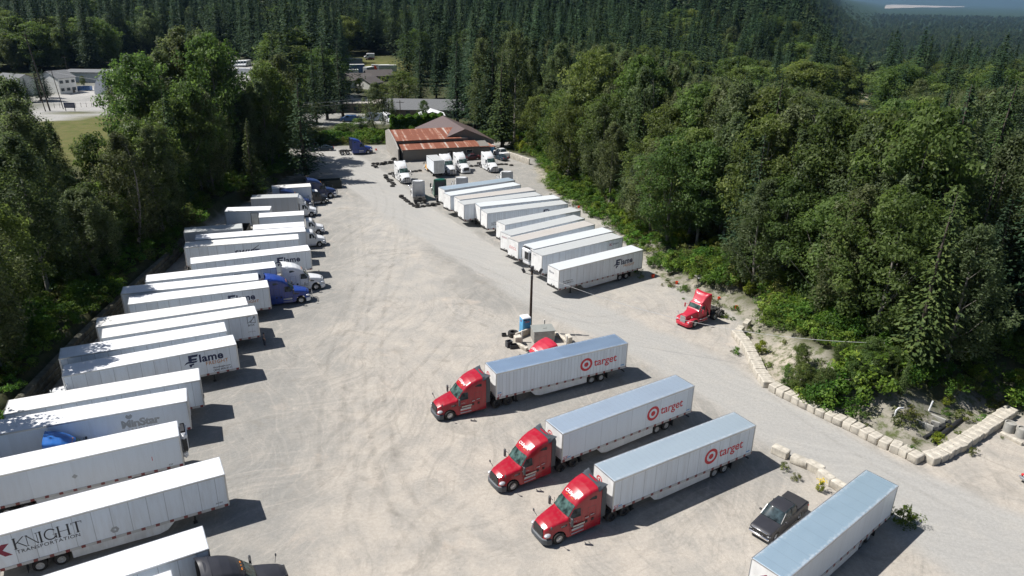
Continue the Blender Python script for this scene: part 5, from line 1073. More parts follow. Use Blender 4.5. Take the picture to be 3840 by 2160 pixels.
def serif(txt, s):
    """roman capitals: heavier uprights with hairline serifs"""
    parts = []; x = 0
    G_ = {'K':([[(0,0),(0,1)]],[[(0,.42),(.62,1)],[(.22,.55),(.72,0)]],.78),'N':([],[[(0,0),(0,1)],[(0,1),(.7,0)],[(.7,0),(.7,1)]],.88),'I':([[(0,0),(0,1)]],[],.22),'G':([],[],.95),'H':([[(0,0),(0,1)],[(.68,0),(.68,1)]],[[(0,.5),(.68,.5)]],.90),'T':([[(.36,0),(.36,1)]],[[(0,1),(.72,1)],[(0,1),(0,.84)],[(.72,1),(.72,.84)]],.8)}
    for ch in txt:
        heavy, thin, w_ = G_[ch]
        for p in heavy:
            parts.append((*stroke2d([(a*s,b*s) for a,b in p], .13*s), x, 0))
            for yy in (0, 1): parts.append((*stroke2d([((p[0][0]-.12)*s, yy*s), ((p[0][0]+.12)*s, yy*s)], .035*s), x, 0))
        for p in thin: parts.append((*stroke2d([(a*s,b*s) for a,b in p], (.075 if ch in 'KN' and p[0][0] != p[1][0] else .05)*s), x, 0))
        if ch == 'G':
            parts.append((*stroke2d([(s*(.42+.40*math.cos(a)), s*(.5+.5*math.sin(a))) for a in np.linspace(.75, 5.6, 18)], .095*s), x, 0)); parts.append((*stroke2d([(.78*s,.05*s),(.78*s,.42*s)], .09*s), x, 0)); parts.append((*stroke2d([(.58*s,.42*s),(.88*s,.42*s)], .035*s), x, 0))
        if ch == 'N':
            for xx in (0,.7): parts.append((*stroke2d([((xx-.1)*s, (1 if xx == 0 else 1)*s),((xx+.1)*s, s)], .035*s), x, 0))
            parts.append((*stroke2d([(-.1*s,0),(.1*s,0)], .035*s), x, 0))
        x += w_*s+.05*s
    return join2d(*parts)
tside(K, 'lettering', serif('KNIGHT', .88), M_VBLACK, 2.02, 2.62, near=1); tside(K, 'lettering', text2d('TRANSPORTATION', .41, 0, .008, 1.13), M_VBLACK, 2.0, 2.2, near=1)
tside(K, 'logo', poly2d([(-.4,0),(.18,0),(.1,.55),(.55,0),(1.0,0),(.5,.55),(.95,1.0),(.5,1.05),(.12,.68),(.18,1.05),(-.4,1.05)]), M_VMAROON, .75, 2.25, near=1); tside(K, 'lettering', text2d('80784', .2, .3), M_VBLACK, 15.2, 1.55, near=1)
v_, f_ = ring2d(.10,.30,6); tside(K, 'sticker', (v_, f_), M_VFADE, 8.1, 1.9, near=1)
MN = LTs[3]; tside(MN, 'lettering', text2d('MinStar', 1.05, 0, .045, .95), M_VFADE, 10.55, 2.5, near=1); tside(MN, 'lettering', text2d('TRANSPORT', .28, 0, .004, 1.9), M_VFADE, 10.98, 2.16, near=1); tside(MN, 'logo', poly2d([(0,0),(.14,.2),(.3,.06),(.46,.2),(.6,0),(.48,-.22),(.3,-.3),(.12,-.22)]), M_VFADE, 10.95, 3.62, near=1)
flame_logo(LTs[5], 10.8, 2.52, 1.30, 1, True, (13.54, 1.48)); flame_logo(LTs[9], 10.7, 2.42, 1.22, 1, True); flame_logo(LTs[11], 10.2, 2.5, 1.28, 1, True); flame_logo(LTs[12], 10.9, 2.35, 1.22, 1, False)
BX = LTs[7]; tside(BX, 'lettering', text2d('BOX', .36, 0, .006), M_VBLACK, 14.96, 2.72, near=1); tside(BX, 'logo', join2d((*stroke2d([(.05,1.0),(.9,1.15),(.62,.62),(.05,.2),(.05,1.0)], .05), 0, 0), (*stroke2d([(.3,.25),(.9,.95),(.9,.15),(.3,.25)], .05), 0, 0)), M_VBLACK, 14.90, 3.0-.08, near=1); tside(BX, 'lettering', text2d('SWFZ 221936', .14), M_VBLACK, 14.9, 1.95, near=1)
SWT = LTs[13]; tside(SWT, 'lettering', text2d('SWIFT', 1.02, .35, .05, 1.25), M_VNAVY, 6.7, 2.35, near=1); tside(SWT, 'logo', poly2d([(0,0),(.9,.62),(1.1,.85),(.2,.28)]), M_VBLACK, 9.3, 2.9, near=1)
tside(LTs[2], 'sticker', poly2d([(.22,0),(.44,.22),(.22,.44),(0,.22)]), M_VFADE, 7.9, 2.3, near=1); tside(LTs[2], 'lettering', text2d('539', .2, 0, .01), M_VBLACK, 15.0, 1.45, near=1); tside(LTs[2], 'sticker', poly2d([(0,0),(.05,0),(.05,.4),(0,.4)]), M_VRED, 13.8, 2.3, near=1)
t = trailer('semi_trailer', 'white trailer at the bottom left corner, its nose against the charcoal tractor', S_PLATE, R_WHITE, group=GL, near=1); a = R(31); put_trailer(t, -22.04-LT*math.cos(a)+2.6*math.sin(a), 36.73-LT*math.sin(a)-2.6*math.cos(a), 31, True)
k = tractor('semi_tractor', 'charcoal sleeper tractor with a high roof at the bottom edge, left', 'truck', P_CHAR, rear_cap=P_CHAR, group='sleeper tractors of the left row'); placed(k, -22.04+.7*math.sin(a)+7.1*math.cos(a), 36.73-.7*math.cos(a)+7.1*math.sin(a), 31)
def hitched(i, body, lab, **kw):
    x, y, d = LR[i][:3]; a = R(d); e = (math.cos(a), math.sin(a)); n = (-e[1], e[0]); k = tractor('semi_tractor', lab, 'truck', body, group='sleeper tractors of the left row', **kw)
    return placed(k, x+(LT+6.35)*e[0]+1.3*n[0], y+(LT+6.35)*e[1]+1.3*n[1], d)
hitched(10, P_BLUE, 'bright blue sleeper tractor with a chrome bull bar', bars=True, rear_cap=P_BLUE, grille='chrome'); hitched(11, P_WHITE, 'white sleeper tractor with orange roof beacons parked next to the bright blue one', rear_cap=P_WHITE, grille='chrome')
k = tractor('semi_tractor', 'old light blue sleeper tractor boxed in between two long trailers, left', 'truck', P_LBLUE, shroud=False, sleeper=4.9, grille='chrome'); placed(k, -35.0, 53.6, 25)
b = MB(); b.prism([(3.2,0),(3.55,0),(3.55,.9),(3.2,.9)], 0, .02, 'XY')
k = classic_tractor('day_cab_tractor', 'white day-cab truck with a tall chrome exhaust stack between two left trailers', P_WHITE, False); placed(k, -46.6, 59.6, 208); s_ = MB(); s_.tube([(3.75,.95,.8),(3.75,.95,3.6),(3.9,.95,3.85)],.09,10); s_.tube([(3.75,-.95,.8),(3.75,-.95,3.6),(3.9,-.95,3.85)],.09,10); s_.build('exhaust_stack', M_CHROME, k)
# pup trailers and box trucks further up on the left
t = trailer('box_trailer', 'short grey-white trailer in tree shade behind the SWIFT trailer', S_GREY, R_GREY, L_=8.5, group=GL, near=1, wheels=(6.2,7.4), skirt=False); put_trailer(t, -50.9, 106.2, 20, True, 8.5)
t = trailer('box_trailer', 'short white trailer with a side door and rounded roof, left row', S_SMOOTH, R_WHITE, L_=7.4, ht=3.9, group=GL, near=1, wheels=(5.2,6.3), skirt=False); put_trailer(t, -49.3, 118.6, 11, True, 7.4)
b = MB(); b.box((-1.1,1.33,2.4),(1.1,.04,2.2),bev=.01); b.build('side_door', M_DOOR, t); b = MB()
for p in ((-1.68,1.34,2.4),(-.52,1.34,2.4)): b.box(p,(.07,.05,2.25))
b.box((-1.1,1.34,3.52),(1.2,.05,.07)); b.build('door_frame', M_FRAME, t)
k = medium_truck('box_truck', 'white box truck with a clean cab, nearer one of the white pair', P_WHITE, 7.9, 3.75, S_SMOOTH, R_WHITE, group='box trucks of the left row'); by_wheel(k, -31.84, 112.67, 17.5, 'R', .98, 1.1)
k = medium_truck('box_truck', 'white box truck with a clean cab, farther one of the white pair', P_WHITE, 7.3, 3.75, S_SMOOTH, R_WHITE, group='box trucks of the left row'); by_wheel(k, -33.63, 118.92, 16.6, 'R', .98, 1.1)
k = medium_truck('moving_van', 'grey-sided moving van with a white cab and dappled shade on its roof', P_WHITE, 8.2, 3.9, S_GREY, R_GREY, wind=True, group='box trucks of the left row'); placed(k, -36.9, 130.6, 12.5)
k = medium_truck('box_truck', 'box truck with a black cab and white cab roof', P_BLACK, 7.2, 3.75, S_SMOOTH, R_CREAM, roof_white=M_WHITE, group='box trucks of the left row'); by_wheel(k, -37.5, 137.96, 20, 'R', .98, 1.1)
k = tractor('semi_tractor', 'dark blue sleeper tractor between the moving van and the black cab truck', 'truck', P_NAVY, rear_cap=P_NAVY, grille='chrome', bars=True, group='sleeper tractors of the left row'); by_wheel(k, -40.0, 134.1, 21, 'R')
k = tractor('semi_tractor', 'dark blue sleeper tractor farthest up the left row, under the fir', 'truck', P_NAVY, rear_cap=P_NAVY, grille='chrome', bars=True, group='sleeper tractors of the left row'); by_wheel(k, -37.23, 142.6, 21, 'R')
k = tractor('semi_tractor', 'dark blue sleeper tractor parked alone near the yard entrance', 'truck', P_BLUE, rear_cap=P_NAVY, shroud=True); by_wheel(k, -37.8, 185.2, 20, 'R')
# tractors by the shed
HW = -65.3
def ws(lab, x, y, hd, side=None, body=P_WHITE, **kw):
    k = tractor('semi_tractor', lab, 'truck', body, rear_cap=kw.pop('rc', body), group='tractors parked by the shed', **kw)
    return by_wheel(k, x, y, hd, side) if side else placed(k, x, y, hd)
ws('white sleeper tractor standing apart beside the tyre line, bull bar in front', -25.1, 155.8, HW, 'R', bars=True)
ws('white sleeper tractor right beside the small white box truck', -15.9, 164.3, HW, 'R', bars=True); ws('white sleeper tractor in the middle of the three facing out from the shed', -12.8, 166.5, HW, 'R', grille='chrome'); ws('white sleeper tractor with a black grille nearest the blue toilet by the shed', -6.2, 168.0, HW, 'R', bars=True)
hd = 104
def tail(lab, x, y, hd, body=P_WHITE, **kw):
    """placed by the ground point under the end of its frame"""
    k = tractor('semi_tractor', lab, 'truck', body, rear_cap=body, group='tractors parked by the shed', **kw); h = R(hd); return placed(k, x+8.3*math.cos(h), y+8.3*math.sin(h), hd)
tail('white sleeper tractor seen from behind next to the green one', -18.6, 139.6, hd); tail('green sleeper tractor seen from behind', -14.4, 141.2, hd, P_GREEN, light=False)
tail('white sleeper tractor seen from behind, just beyond the blue-roofed trailer', -10.1, 143.2, hd); tail('white sleeper tractor seen from behind at the edge of the brambles', -.9, 149.3, hd)
P_YEL = paint('yellow_paint', (.75,.36,.01))
k = medium_truck('box_truck', 'small white box truck with a yellow cab, its roll-up door facing the yard', P_YEL, 6.2, 3.9, S_SMOOTH, R_GREY, group='tractors parked by the shed'); h = R(112); placed(k, -17.2+10.1*math.cos(h)+.4, 161.6+9.4*math.sin(h), 112)
k = classic_tractor('day_cab_tractor', 'faded red day-cab tractor with a tall roof fairing standing alone on the right', P_RED2); by_wheel(k, 23.73, 84.60, 218.5, 'L', 1.2)

# ---------------------------------------------------------------- pickups and cars
def car(name, label, cat, rows, arches, body, glass_rows, wb, r=.36, cargo=None, cover=None, group=None, tail=False, half=.80):
    t = thing(name, label, cat, group=group); lo = Loft(rows, .03, [(x, r*.95, r*1.2) for x in wb], dx=.15); lo.mb().build('body', body, t)
    gl = Loft(glass_rows, .05, dx=.12); gl.mb().build('windows', M_GLASS, t); g0, g1 = [q[0] for q in glass_rows if q[2] > max(z[2] for z in glass_rows)-.13][0], [q[0] for q in glass_rows if q[2] > max(z[2] for z in glass_rows)-.13][-1]
    b = MB(); gl.patch(g0-.02, g1+.02, -1, 1, .02, 6, 12, b); b.build('roof', body, t)
    b = MB()
    for s in (-1,1):
        for xs in ([glass_rows[0][0]+.02, g0], [g1, glass_rows[-1][0]-.02], [(g0+g1)/2+.05]*2):
            z0 = glass_rows[0][2] if xs[0] != xs[1] else glass_rows[0][1]+.3; q0 = (xs[0], s*(gl.y(xs[0], z0)+.01), min(z0, gl.at(xs[0])[1]-.02)) ; q1 = (xs[1], s*(gl.at(xs[1])[3]+.0), gl.at(xs[1])[1]-.05); b.tube([q0 if xs[0] < (g0+g1)/2 or xs[0] == xs[1] else (xs[0], s*(gl.at(xs[0])[3]), gl.at(xs[0])[1]-.05), q1], .045, 5)
    b.build('pillar', body, t)
    for x in wb:
        for s in (-1,1): wheel(t, x, s*half, r, .24, False, M_RIM)
    x0, x1 = rows[0][0], rows[-1][0]
    for s in (-1,1):
        b = MB(); b.ball((x0+.16, s*rows[0][3]*.84, .78 if r > .37 else .66),(.20,.17,.10)); b.build('headlight', M_LAMP, t); b = MB(); b.ball((x1-.06, s*rows[-1][3]*.88, 1.0 if r > .37 else .82),(.10,.14,.16)); b.build('tail_lamp', M_REDL, t)
        b = MB(); b.ball((glass_rows[0][0]+.35, s*(rows[1][3]+.16), glass_rows[0][2]+.12),(.10,.12,.10)); b.build('mirror', body, t)
    b = MB(); b.box((x0-.0,0,.82 if r > .37 else .55),(.06,1.1,.30 if r > .37 else .16),bev=.03); b.build('grille', M_BLACK, t)
    b = MB(); b.box((x0-.04,0,.52 if r > .37 else .38),(.14,1.75,.20 if r > .37 else .16),bev=.05); b.build('bumper', M_CHROME if r > .37 else body, t); b = MB(); b.box((x1+.03,0,.58),(.12,1.75,.18),bev=.05); b.build('bumper', M_CHROME if r > .37 else body, t)
    if cargo:
        c0, c1, zc = cargo; b = MB(); b.box(((c0+c1)/2,0,zc+(.03 if cover else -.05)),(c1-c0,1.62 if not cover else 1.76,.05),bev=.02); b.build('tonneau_cover' if cover else 'cargo_bed', cover or M_BLACK, t)
    return t
PK_ROWS = [(.0,.42,.98,.90,.84,.10),(.15,.40,1.08,.97,.90,.12),(1.2,.38,1.17,1.0,.93,.12),(1.75,.36,1.22,1.01,.94,.10),(5.9,.38,1.27,1.01,.97,.06)]
PK_G = [(1.55,1.1,1.26,.93,.88,.06),(2.30,1.1,1.90,.93,.80,.12),(2.5,1.1,1.97,.93,.80,.12),(3.8,1.1,1.96,.93,.80,.12),(4.0,1.1,1.84,.93,.80,.12),(4.1,1.1,1.30,.90,.86,.05)]
k = car('pickup_truck', 'dark grey crew-cab pickup with a black bed cover and chrome bumper', 'pickup', PK_ROWS, 0, P_CHAR, PK_G, (.98,4.7), .41, (4.15,5.82,1.28), mat('bed_cover', (.028,.027,.03), .6)); by_wheel(k, 21.3, 45.4, 222, 'L', .98, 1.0)
g_ = MB(); g_.box((-.02,0,1.0),(.08,1.3,.07),bev=.02); g_.build('grille_trim', M_CHROME, k)
k = car('pickup_truck', 'white crew-cab pickup parked facing the grey shed', 'pickup', PK_ROWS, 0, P_WHITE, PK_G, (.98,4.7), .41, (4.15,5.82,1.24)); placed(k, -7.9+3.0, 190.0-1.0, 118)
SD_ROWS = [(.0,.34,.66,.70,.62,.12),(.15,.28,.74,.84,.74,.14),(1.1,.25,.88,.90,.80,.12),(1.7,.25,.94,.91,.82,.10),(3.8,.25,.98,.91,.82,.10),(4.55,.3,.92,.84,.74,.12),(4.65,.36,.82,.72,.64,.12)]
SD_G = [(1.25,.8,.92,.80,.76,.06),(2.0,.8,1.38,.80,.60,.14),(2.4,.8,1.44,.80,.60,.15),(3.1,.8,1.42,.80,.60,.15),(3.95,.8,.99,.78,.72,.06)]
def sedan(lab, body, x, y, hd, z=0, **kw): k = car('parked_car', lab, 'car', SD_ROWS, 0, body, SD_G, (.85,3.65), .33, **kw); placed(k, x, y, hd); k.location.z = z; return k
x_, y_ = G(1212, 566); sedan('dark teal car parked under the trees at the yard entrance', P_TEAL, x_-2, y_, 195)
x_, y_ = G(1140, 556); sedan('dark car at the left edge of the yard entrance, mostly under a fir', P_BLACK, x_-2, y_, 192)
x_, y_ = G(1370+1760*.22516, 530+335*.22516); sedan('dark maroon car parked behind the white tractors by the shed', paint('maroon_paint', (.06,.01,.015)), x_-2.2, y_+1.0, 205)
x_, y_ = G(1370+2170*.22516, 530+310*.22516); sedan('dark green car beside the white tractor nearest the blue toilet', P_TEAL, x_, y_+2.4, 125)
sedan('silver car entering at the right edge, red tail lamp showing', mat('silver_paint', (.50,.52,.55), .3, .6, coat=.5), 50.4, 54.8, 22)

# ---------------------------------------------------------------- the shed
M_SHED = stripe_mat('grey_siding', 0, .30, .12, (.175,.165,.150), (.115,.108,.10), .8, .5); M_SHEDL = stripe_mat('pale_siding', 1, .30, .12, (.34,.325,.30), (.22,.21,.195), .8, .5)
def rust_mat():
    m, nt, b = new_mat('rusty_corrugated_roof'); N, L = nt.nodes, nt.links; tc = N.new('ShaderNodeTexCoord'); sx = N.new('ShaderNodeSeparateXYZ'); L.new(tc.outputs['Object'], sx.inputs[0])
    mp = N.new('ShaderNodeMapping'); mp.inputs['Scale'].default_value = (1.6,.09,.09); L.new(tc.outputs['Object'], mp.inputs[0]); no = N.new('ShaderNodeTexNoise'); no.inputs['Scale'].default_value = 1; no.inputs['Detail'].default_value = 3; L.new(mp.outputs[0], no.inputs['Vector'])
    n2 = N.new('ShaderNodeTexNoise'); n2.inputs['Scale'].default_value = .9; n2.inputs['Detail'].default_value = 6; L.new(tc.outputs['Object'], n2.inputs['Vector'])
    ad = N.new('ShaderNodeMath'); ad.operation = 'MULTIPLY_ADD'; ad.inputs[1].default_value = 1.1; n5 = N.new('ShaderNodeMath'); n5.operation = 'MULTIPLY'; n5.inputs[1].default_value = .35; L.new(n2.outputs['Fac'], n5.inputs[0]); L.new(no.outputs['Fac'], ad.inputs[0]); L.new(n5.outputs[0], ad.inputs[2])
    cr = N.new('ShaderNodeValToRGB'); e = cr.color_ramp.elements; e[0].position = .70; e[0].color = (.20,.058,.026,1); e[1].position = .97; e[1].color = (.46,.42,.39,1); x = e.new(.80); x.color = (.28,.10,.055,1); x = e.new(.88); x.color = (.36,.22,.16,1); L.new(ad.outputs[0], cr.inputs[0])
    dv = N.new('ShaderNodeMath'); dv.operation = 'SINE'; m0 = N.new('ShaderNodeMath'); m0.operation = 'MULTIPLY'; m0.inputs[1].default_value = 2*math.pi/.30; L.new(sx.outputs[0], m0.inputs[0]); L.new(m0.outputs[0], dv.inputs[0])
    bp = N.new('ShaderNodeBump'); bp.inputs['Distance'].default_value = .05; bp.inputs['Strength'].default_value = .7; L.new(dv.outputs[0], bp.inputs['Height']); L.new(bp.outputs[0], b.inputs['Normal'])
    L.new(cr.outputs[0], b.inputs['Base Color']); b.inputs['Roughness'].default_value = .7; return m
M_RUST = rust_mat(); M_BROWNR = mat('brown_metal_roof', (.13,.095,.088), .55, .2, var=.1)
def slab(b, pts, th=.08, mi=0):
    n = len(pts); b.add([(x,y,z) for x,y,z in pts]+[(x,y,z-th) for x,y,z in pts], [tuple(range(n)), tuple(range(2*n-1,n-1,-1))]+[(i,(i+1)%n,n+(i+1)%n,n+i) for i in range(n)], mi)
sh = thing('shed', 'long grey shed with rusty corrugated roofs and a brown gabled hall at its right end', 'building', (-27.65,177.26,0), R(20.7))
b = MB(); b.prism([(0,0),(0,2.85),(4.0,3.5),(4.0,0)], 0.0, 22.6, 'YZ'); b.build('front_wall', M_SHED, sh, smooth=0)
b = MB(); b.prism([(4.02,0),(4.02,4.35),(11,5.75),(15,4.9),(15,0)], -.9, 18.0, 'YZ'); b.build('rear_wall', M_SHED, sh, smooth=0)
b = MB(); b.prism([(-.3,0),(-.3,3.2),(4,4.7),(11.2,6.1),(15.2,5.1),(15.2,0)], -1.25, -.95, 'YZ'); b.build('side_wall', M_SHEDL, sh, smooth=0)
b = MB(); slab(b, [(-.2,-.35,2.92),(19.8,-.35,2.92),(19.8,4.0,3.72),(-.2,4.0,3.72)]); slab(b, [(19.82,-.35,2.80),(24.3,-.25,2.62),(23.2,3.2,3.0),(19.82,3.4,3.45)]); b.build('lower_roof', M_RUST, sh, smooth=0)
b = MB(); slab(b, [(-.9,3.7,4.42),(16.2,3.7,4.42),(17.6,11,5.95),(-.9,11,5.95)]); slab(b, [(-.9,11.02,5.95),(17,11.02,5.95),(17,15.3,5.0),(-.9,15.3,5.0)]); b.build('upper_roof', M_RUST, sh, smooth=0)
b = MB(); b.prism([(9.5,0),(9.5,3.4),(17.4,6.35),(25.4,3.0),(25.4,0)], 5.0, 26.0, 'XZ'); b.build('gable_hall', M_SHED, sh, smooth=0)
b = MB(); slab(b, [(9.2,4.6,3.42),(17.4,4.6,6.50),(17.4,26.4,6.50),(9.2,26.4,3.42)]); slab(b, [(17.42,4.6,6.50),(25.9,4.6,2.95),(25.9,26.4,2.95),(17.42,26.4,6.50)]); b.build('gable_roof', M_BROWNR, sh, smooth=0)
b = MB(); b.box((12.1,-.03,1.05),(1.0,.08,2.1)); d_ = b.build('door', M_BLACK, sh); b = MB(); b.box((11.95,-.09,1.35),(.25,.03,.9)); b.build('notice', M_VGREY, d_)
b = MB(); b.box((17.2,-.05,1.75),(1.5,.10,.85)); w_ = b.build('window', M_GLASS, sh); b = MB(); [b.box((17.2,-.10,z),(1.7,.06,.09)) for z in (1.3,2.2)]; [b.box((x,-.10,1.75),(.09,.06,.9)) for x in (16.4,18.0)]; b.build('window_frame', M_VCREAM, w_)
b = MB(); b.box((21.4,-.03,1.25),(2.6,.06,2.5)); b.build('garage_door', M_SHED, sh); b = MB(); b.tube([(0,-.45,2.8),(0,-.12,2.4),(0,-.12,0)],.06,6); b.tube([(19.9,-.4,2.7),(20.0,-.12,2.4),(22.8,-.12,2.3),(22.8,-.12,0)],.05,6); b.build('downpipe', M_FRAME, sh)
b = MB(); b.tube([(-.1,-.42,2.84),(19.8,-.42,2.84)],.07,6); b.build('gutter', M_FRAME, sh)

# ---------------------------------------------------------------- around the yard
M_CONC = mat('concrete_block', (.52,.48,.41), .9, var=.28, scale=1.6, dirt=.5, dirtcol=(.20,.18,.14), bump=.6); M_CONCG = mat('grey_concrete', (.33,.325,.30), .9, var=.2, scale=2, dirt=.4, bump=.4)
def block(d, seed):
    """cast block with knocked edges and a lifting eye recess"""
    g = np.random.default_rng(seed); b = MB(); b.box((0,0,d[2]/2), d, bev=.07); b.v = [(x+g.normal()*.012, y+g.normal()*.012, z+(g.normal()*.012 if z > .1 else 0)) for x,y,z in b.v]; b.box((0,0,d[2]+.01),(.14,.10,.05)); return b
BLK = [block((.80,1.28,.80), i).mesh('concrete_block', M_CONC) for i in range(4)]; BLKL = [block((1.55,.78,.78), 10+i).mesh('concrete_block', M_CONC) for i in range(3)]
def blocks(pts, lab, group, meshes, z0=.8, up=False):
    W3 = [Vector((*G(*p, z0), 0)) for p in pts]
    for i, p in enumerate(W3):
        q = W3[min(i+1, len(W3)-1)]-W3[max(i-1, 0)]; a = math.atan2(q.y, q.x); o = link('concrete_block', meshes[i%len(meshes)]); o.location = (p.x, p.y, 0); o.rotation_euler = (0,0,a+random.uniform(-.1,.1)+math.pi*(random.random()<.5)); o.scale = (min(1.25, max(.9, (W3[min(i+1,len(W3)-1)]-W3[max(i-1,0)]).length/max(1, min(i+1,len(W3)-1)-max(i-1,0))*.955/(.8 if meshes is BLK else 1.55))) if meshes is BLK else 1, random.uniform(.96,1.08), random.uniform(.94,1.06))
        n = len(W3); txt = lab
        if i == 0: txt = lab+(', its lowest block' if up else ', its topmost block')
        setp(o, txt, 'concrete block', group)
        if i == n-1: o['label'] = lab+(', its topmost block' if up else ', its lowest block')
q = lambda L: [(2700+x*.44864, 1100+y*.44864) for x, y in L]
blocks(q([(150,316),(172,342),(198,372),(222,405),(243,438),(260,470),(277,506),(295,540),(312,575),(330,610),(350,645),(378,685),(405,722)]), 'cream concrete block of the upper row curving beside the road', 'concrete blocks of the upper row', BLK)
blocks(q([(470,762),(532,797),(598,830),(660,862),(725,893),(795,925),(865,962),(940,995),(1010,1030),(1088,1065),(1160,1100),(1235,1140),(1308,1180),(1392,1218),(1480,1255),(1562,1292),(1645,1338)]), 'cream concrete block of the long row along the road\'s far side', 'concrete blocks of the long roadside row', BLK)
blocks([(3380+x*.26226, 1480+y*.26226) for x, y in ((442,850),(560,808),(650,762),(738,712),(825,672),(905,622),(985,575),(1062,522),(1135,478),(1205,432),(1275,385),(1345,335),(1420,285),(1492,238),(1560,195))], 'cream concrete block of the arm running into the right trees', 'concrete blocks of the right arm', BLK, .8, True)
blocks(q([(170,280),(228,228)]), 'large concrete block set crosswise above the upper row', 'crosswise blocks', BLKL, .8, True)
blocks([(2700+x*.44255, 1550+y*.44255) for x, y in ((520,292),(682,372),(812,428),(905,512),(1015,582))], 'weathered concrete block of the short row near the pickup', 'concrete blocks of the short row', BLKL, .78)
# retaining wall behind the left row
wl = thing('retaining_wall', 'dark block retaining wall along the foot of the left bank', 'wall'); pts_ = [(-45.9,44),(-47.9,60),(-49.9,75),(-51.4,90),(-52.4,105),(-54.2,118)]; g = np.random.default_rng(4); b = MB()
for (x0,y0),(x1,y1) in zip(pts_[:-1], pts_[1:]):
    n_ = int(math.hypot(x1-x0,y1-y0)/1.5); a = math.atan2(y1-y0,x1-x0)
    for i in range(n_):
        for lv in range(3): b.box((x0+(x1-x0)*(i+.5*(lv%2))/n_-.12*lv, y0+(y1-y0)*(i+.5*(lv%2))/n_, .3+.6*lv), (1.44,.75,.58), rz=a+g.normal()*.02, bev=.06)
b.build('block_face', mat('dark_block', (.12,.115,.085), .95, var=.4, scale=1.2, bump=.6), wl)  # dark, uneven tone over every block of the wall
# lamp pole in the pit, portable toilet, bollards, tank
px0, py0 = G(1860+712*.17947, 1140+585*.17947); p_ = thing('lamp_pole', 'dark wooden pole with two flood lamps on top, beside the blue toilet', 'lamp pole', (px0, py0, 0))
topz = GY(1983, 1012, py0)[1]; b = MB(); b.tube([(0,0,-.3),(0,0,topz*.5),(0,0,topz)],[.19,.165,.13],12); b.build('post', mat('creosoted_wood', (.045,.028,.02), .85, var=.3, scale=3), p_)
b = MB(); b.tube([(-1.0,0,topz-.35),(-.4,0,topz-.55),(.4,0,topz-.55),(1.0,0,topz-.35)],.04,6); b.build('bracket', M_BLACK, p_)
for s in (-1,1): b = MB(); b.box((s*1.05,-.1,topz-.05),(.34,.22,.62),ry=s*.5,bev=.05); b.build('flood_lamp', M_DARK, p_)
b = MB(); b.box((0,0,topz+.25),(.45,.4,.5),bev=.05); b.box((0,-.2,topz-.9),(.3,.25,.6),bev=.04); b.build('equipment_box', M_DARK, p_)
M_PBLUE = mat('toilet_blue', (.09,.38,.66), .5, var=.1); M_PWHITE = mat('toilet_white', (.72,.73,.75), .5)
def toilet(lab, x, y, rz):
    t = thing('portable_toilet', lab, 'portable toilet', (x,y,0), rz); b = MB(); b.box((0,0,1.1),(1.12,1.12,2.1),bev=.05); b.box((0,0,.06),(1.2,1.2,.12)); b.build('cabin', M_PBLUE, t); b = MB(); b.box((0,0,2.2),(1.16,1.16,.16),bev=.05,taper=.95); b.box((0,0,2.3),(1.0,1.0,.1),taper=.8,bev=.03); b.build('roof', M_PWHITE, t)
    b = MB(); b.box((0,-.575,1.1),(.75,.04,1.85),bev=.01); d = b.build('door', mat('toilet_door', (.06,.28,.52), .5), t); b = MB(); b.box((.05,-.60,1.72),(.62,.02,.2)); b.build('sign', M_VMAROON, d); decal('lettering', text2d('RENTALS', .14), lambda u, v: (-.2+u, -.615, 1.67+v), M_VWHITE, d)
    b = MB(); b.box((0,-.60,1.98),(.9,.02,.12)); b.build('vent', M_BLACK, t); b = MB(); b.box((-.578,.0,1.74),(.02,.3,.2)); b.build('sign', M_VMAROON, t); return t
toilet('blue portable toilet with a white roof at the foot of the lamp pole', 1.75, 82.1, R(22)); x_, y_ = G(1370+2100*.22516, 530+195*.22516); toilet('blue portable toilet with a white roof at the right end of the grey shed', x_, y_, R(15))
pc = thing('concrete_enclosure', 'broken cream concrete curb enclosure around the grey tank', 'concrete curb'); b = MB(); C_ = [G(1860+x*.17947, 1140+y*.17947) for x, y in ((405,745),(760,600),(1165,575),(1500,820),(650,985),(400,850))]
def wall_seg(b, p, q, h, w_, z=0, mi=0): a = math.atan2(q[1]-p[1],q[0]-p[0]); l = math.hypot(q[0]-p[0],q[1]-p[1]); b.box(((p[0]+q[0])/2,(p[1]+q[1])/2,z+h/2),(l,w_,h),rz=a,mi=mi,bev=.04)
for i, h_ in ((0,.85),(1,.6),(2,.35),(4,.45)): wall_seg(b, C_[i], C_[(i+1)%6], h_, .42 if i else .22)
b.box((C_[5][0]+.3,C_[5][1]+.2,.55),(.85,.85,1.1),bev=.06,rz=.3); b.box((C_[3][0]+.1,C_[3][1]+.3,.45),(.6,1.1,.9),bev=.05,rz=.3); b.build('curb', M_CONC, pc)
for i, p in enumerate(((540,795),(1005,510),(1475,860))):
    x_, y_ = G(1860+p[0]*.17947, 1140+p[1]*.17947); t = thing('bollard', ('white bollard at the left corner of the concrete enclosure','white bollard behind the grey tank','white bollard at the right corner of the concrete enclosure')[i], 'bollard', (x_,y_,0)); b = MB(); b.tube([(0,0,0),(0,0,1.55 if i == 0 else 1.2)],.11,12); b.ball((0,0,1.55 if i == 0 else 1.2),(.11,.11,.06)); b.build('post', mat('bollard_white', (.6,.58,.54), .7, dirt=.4), t)
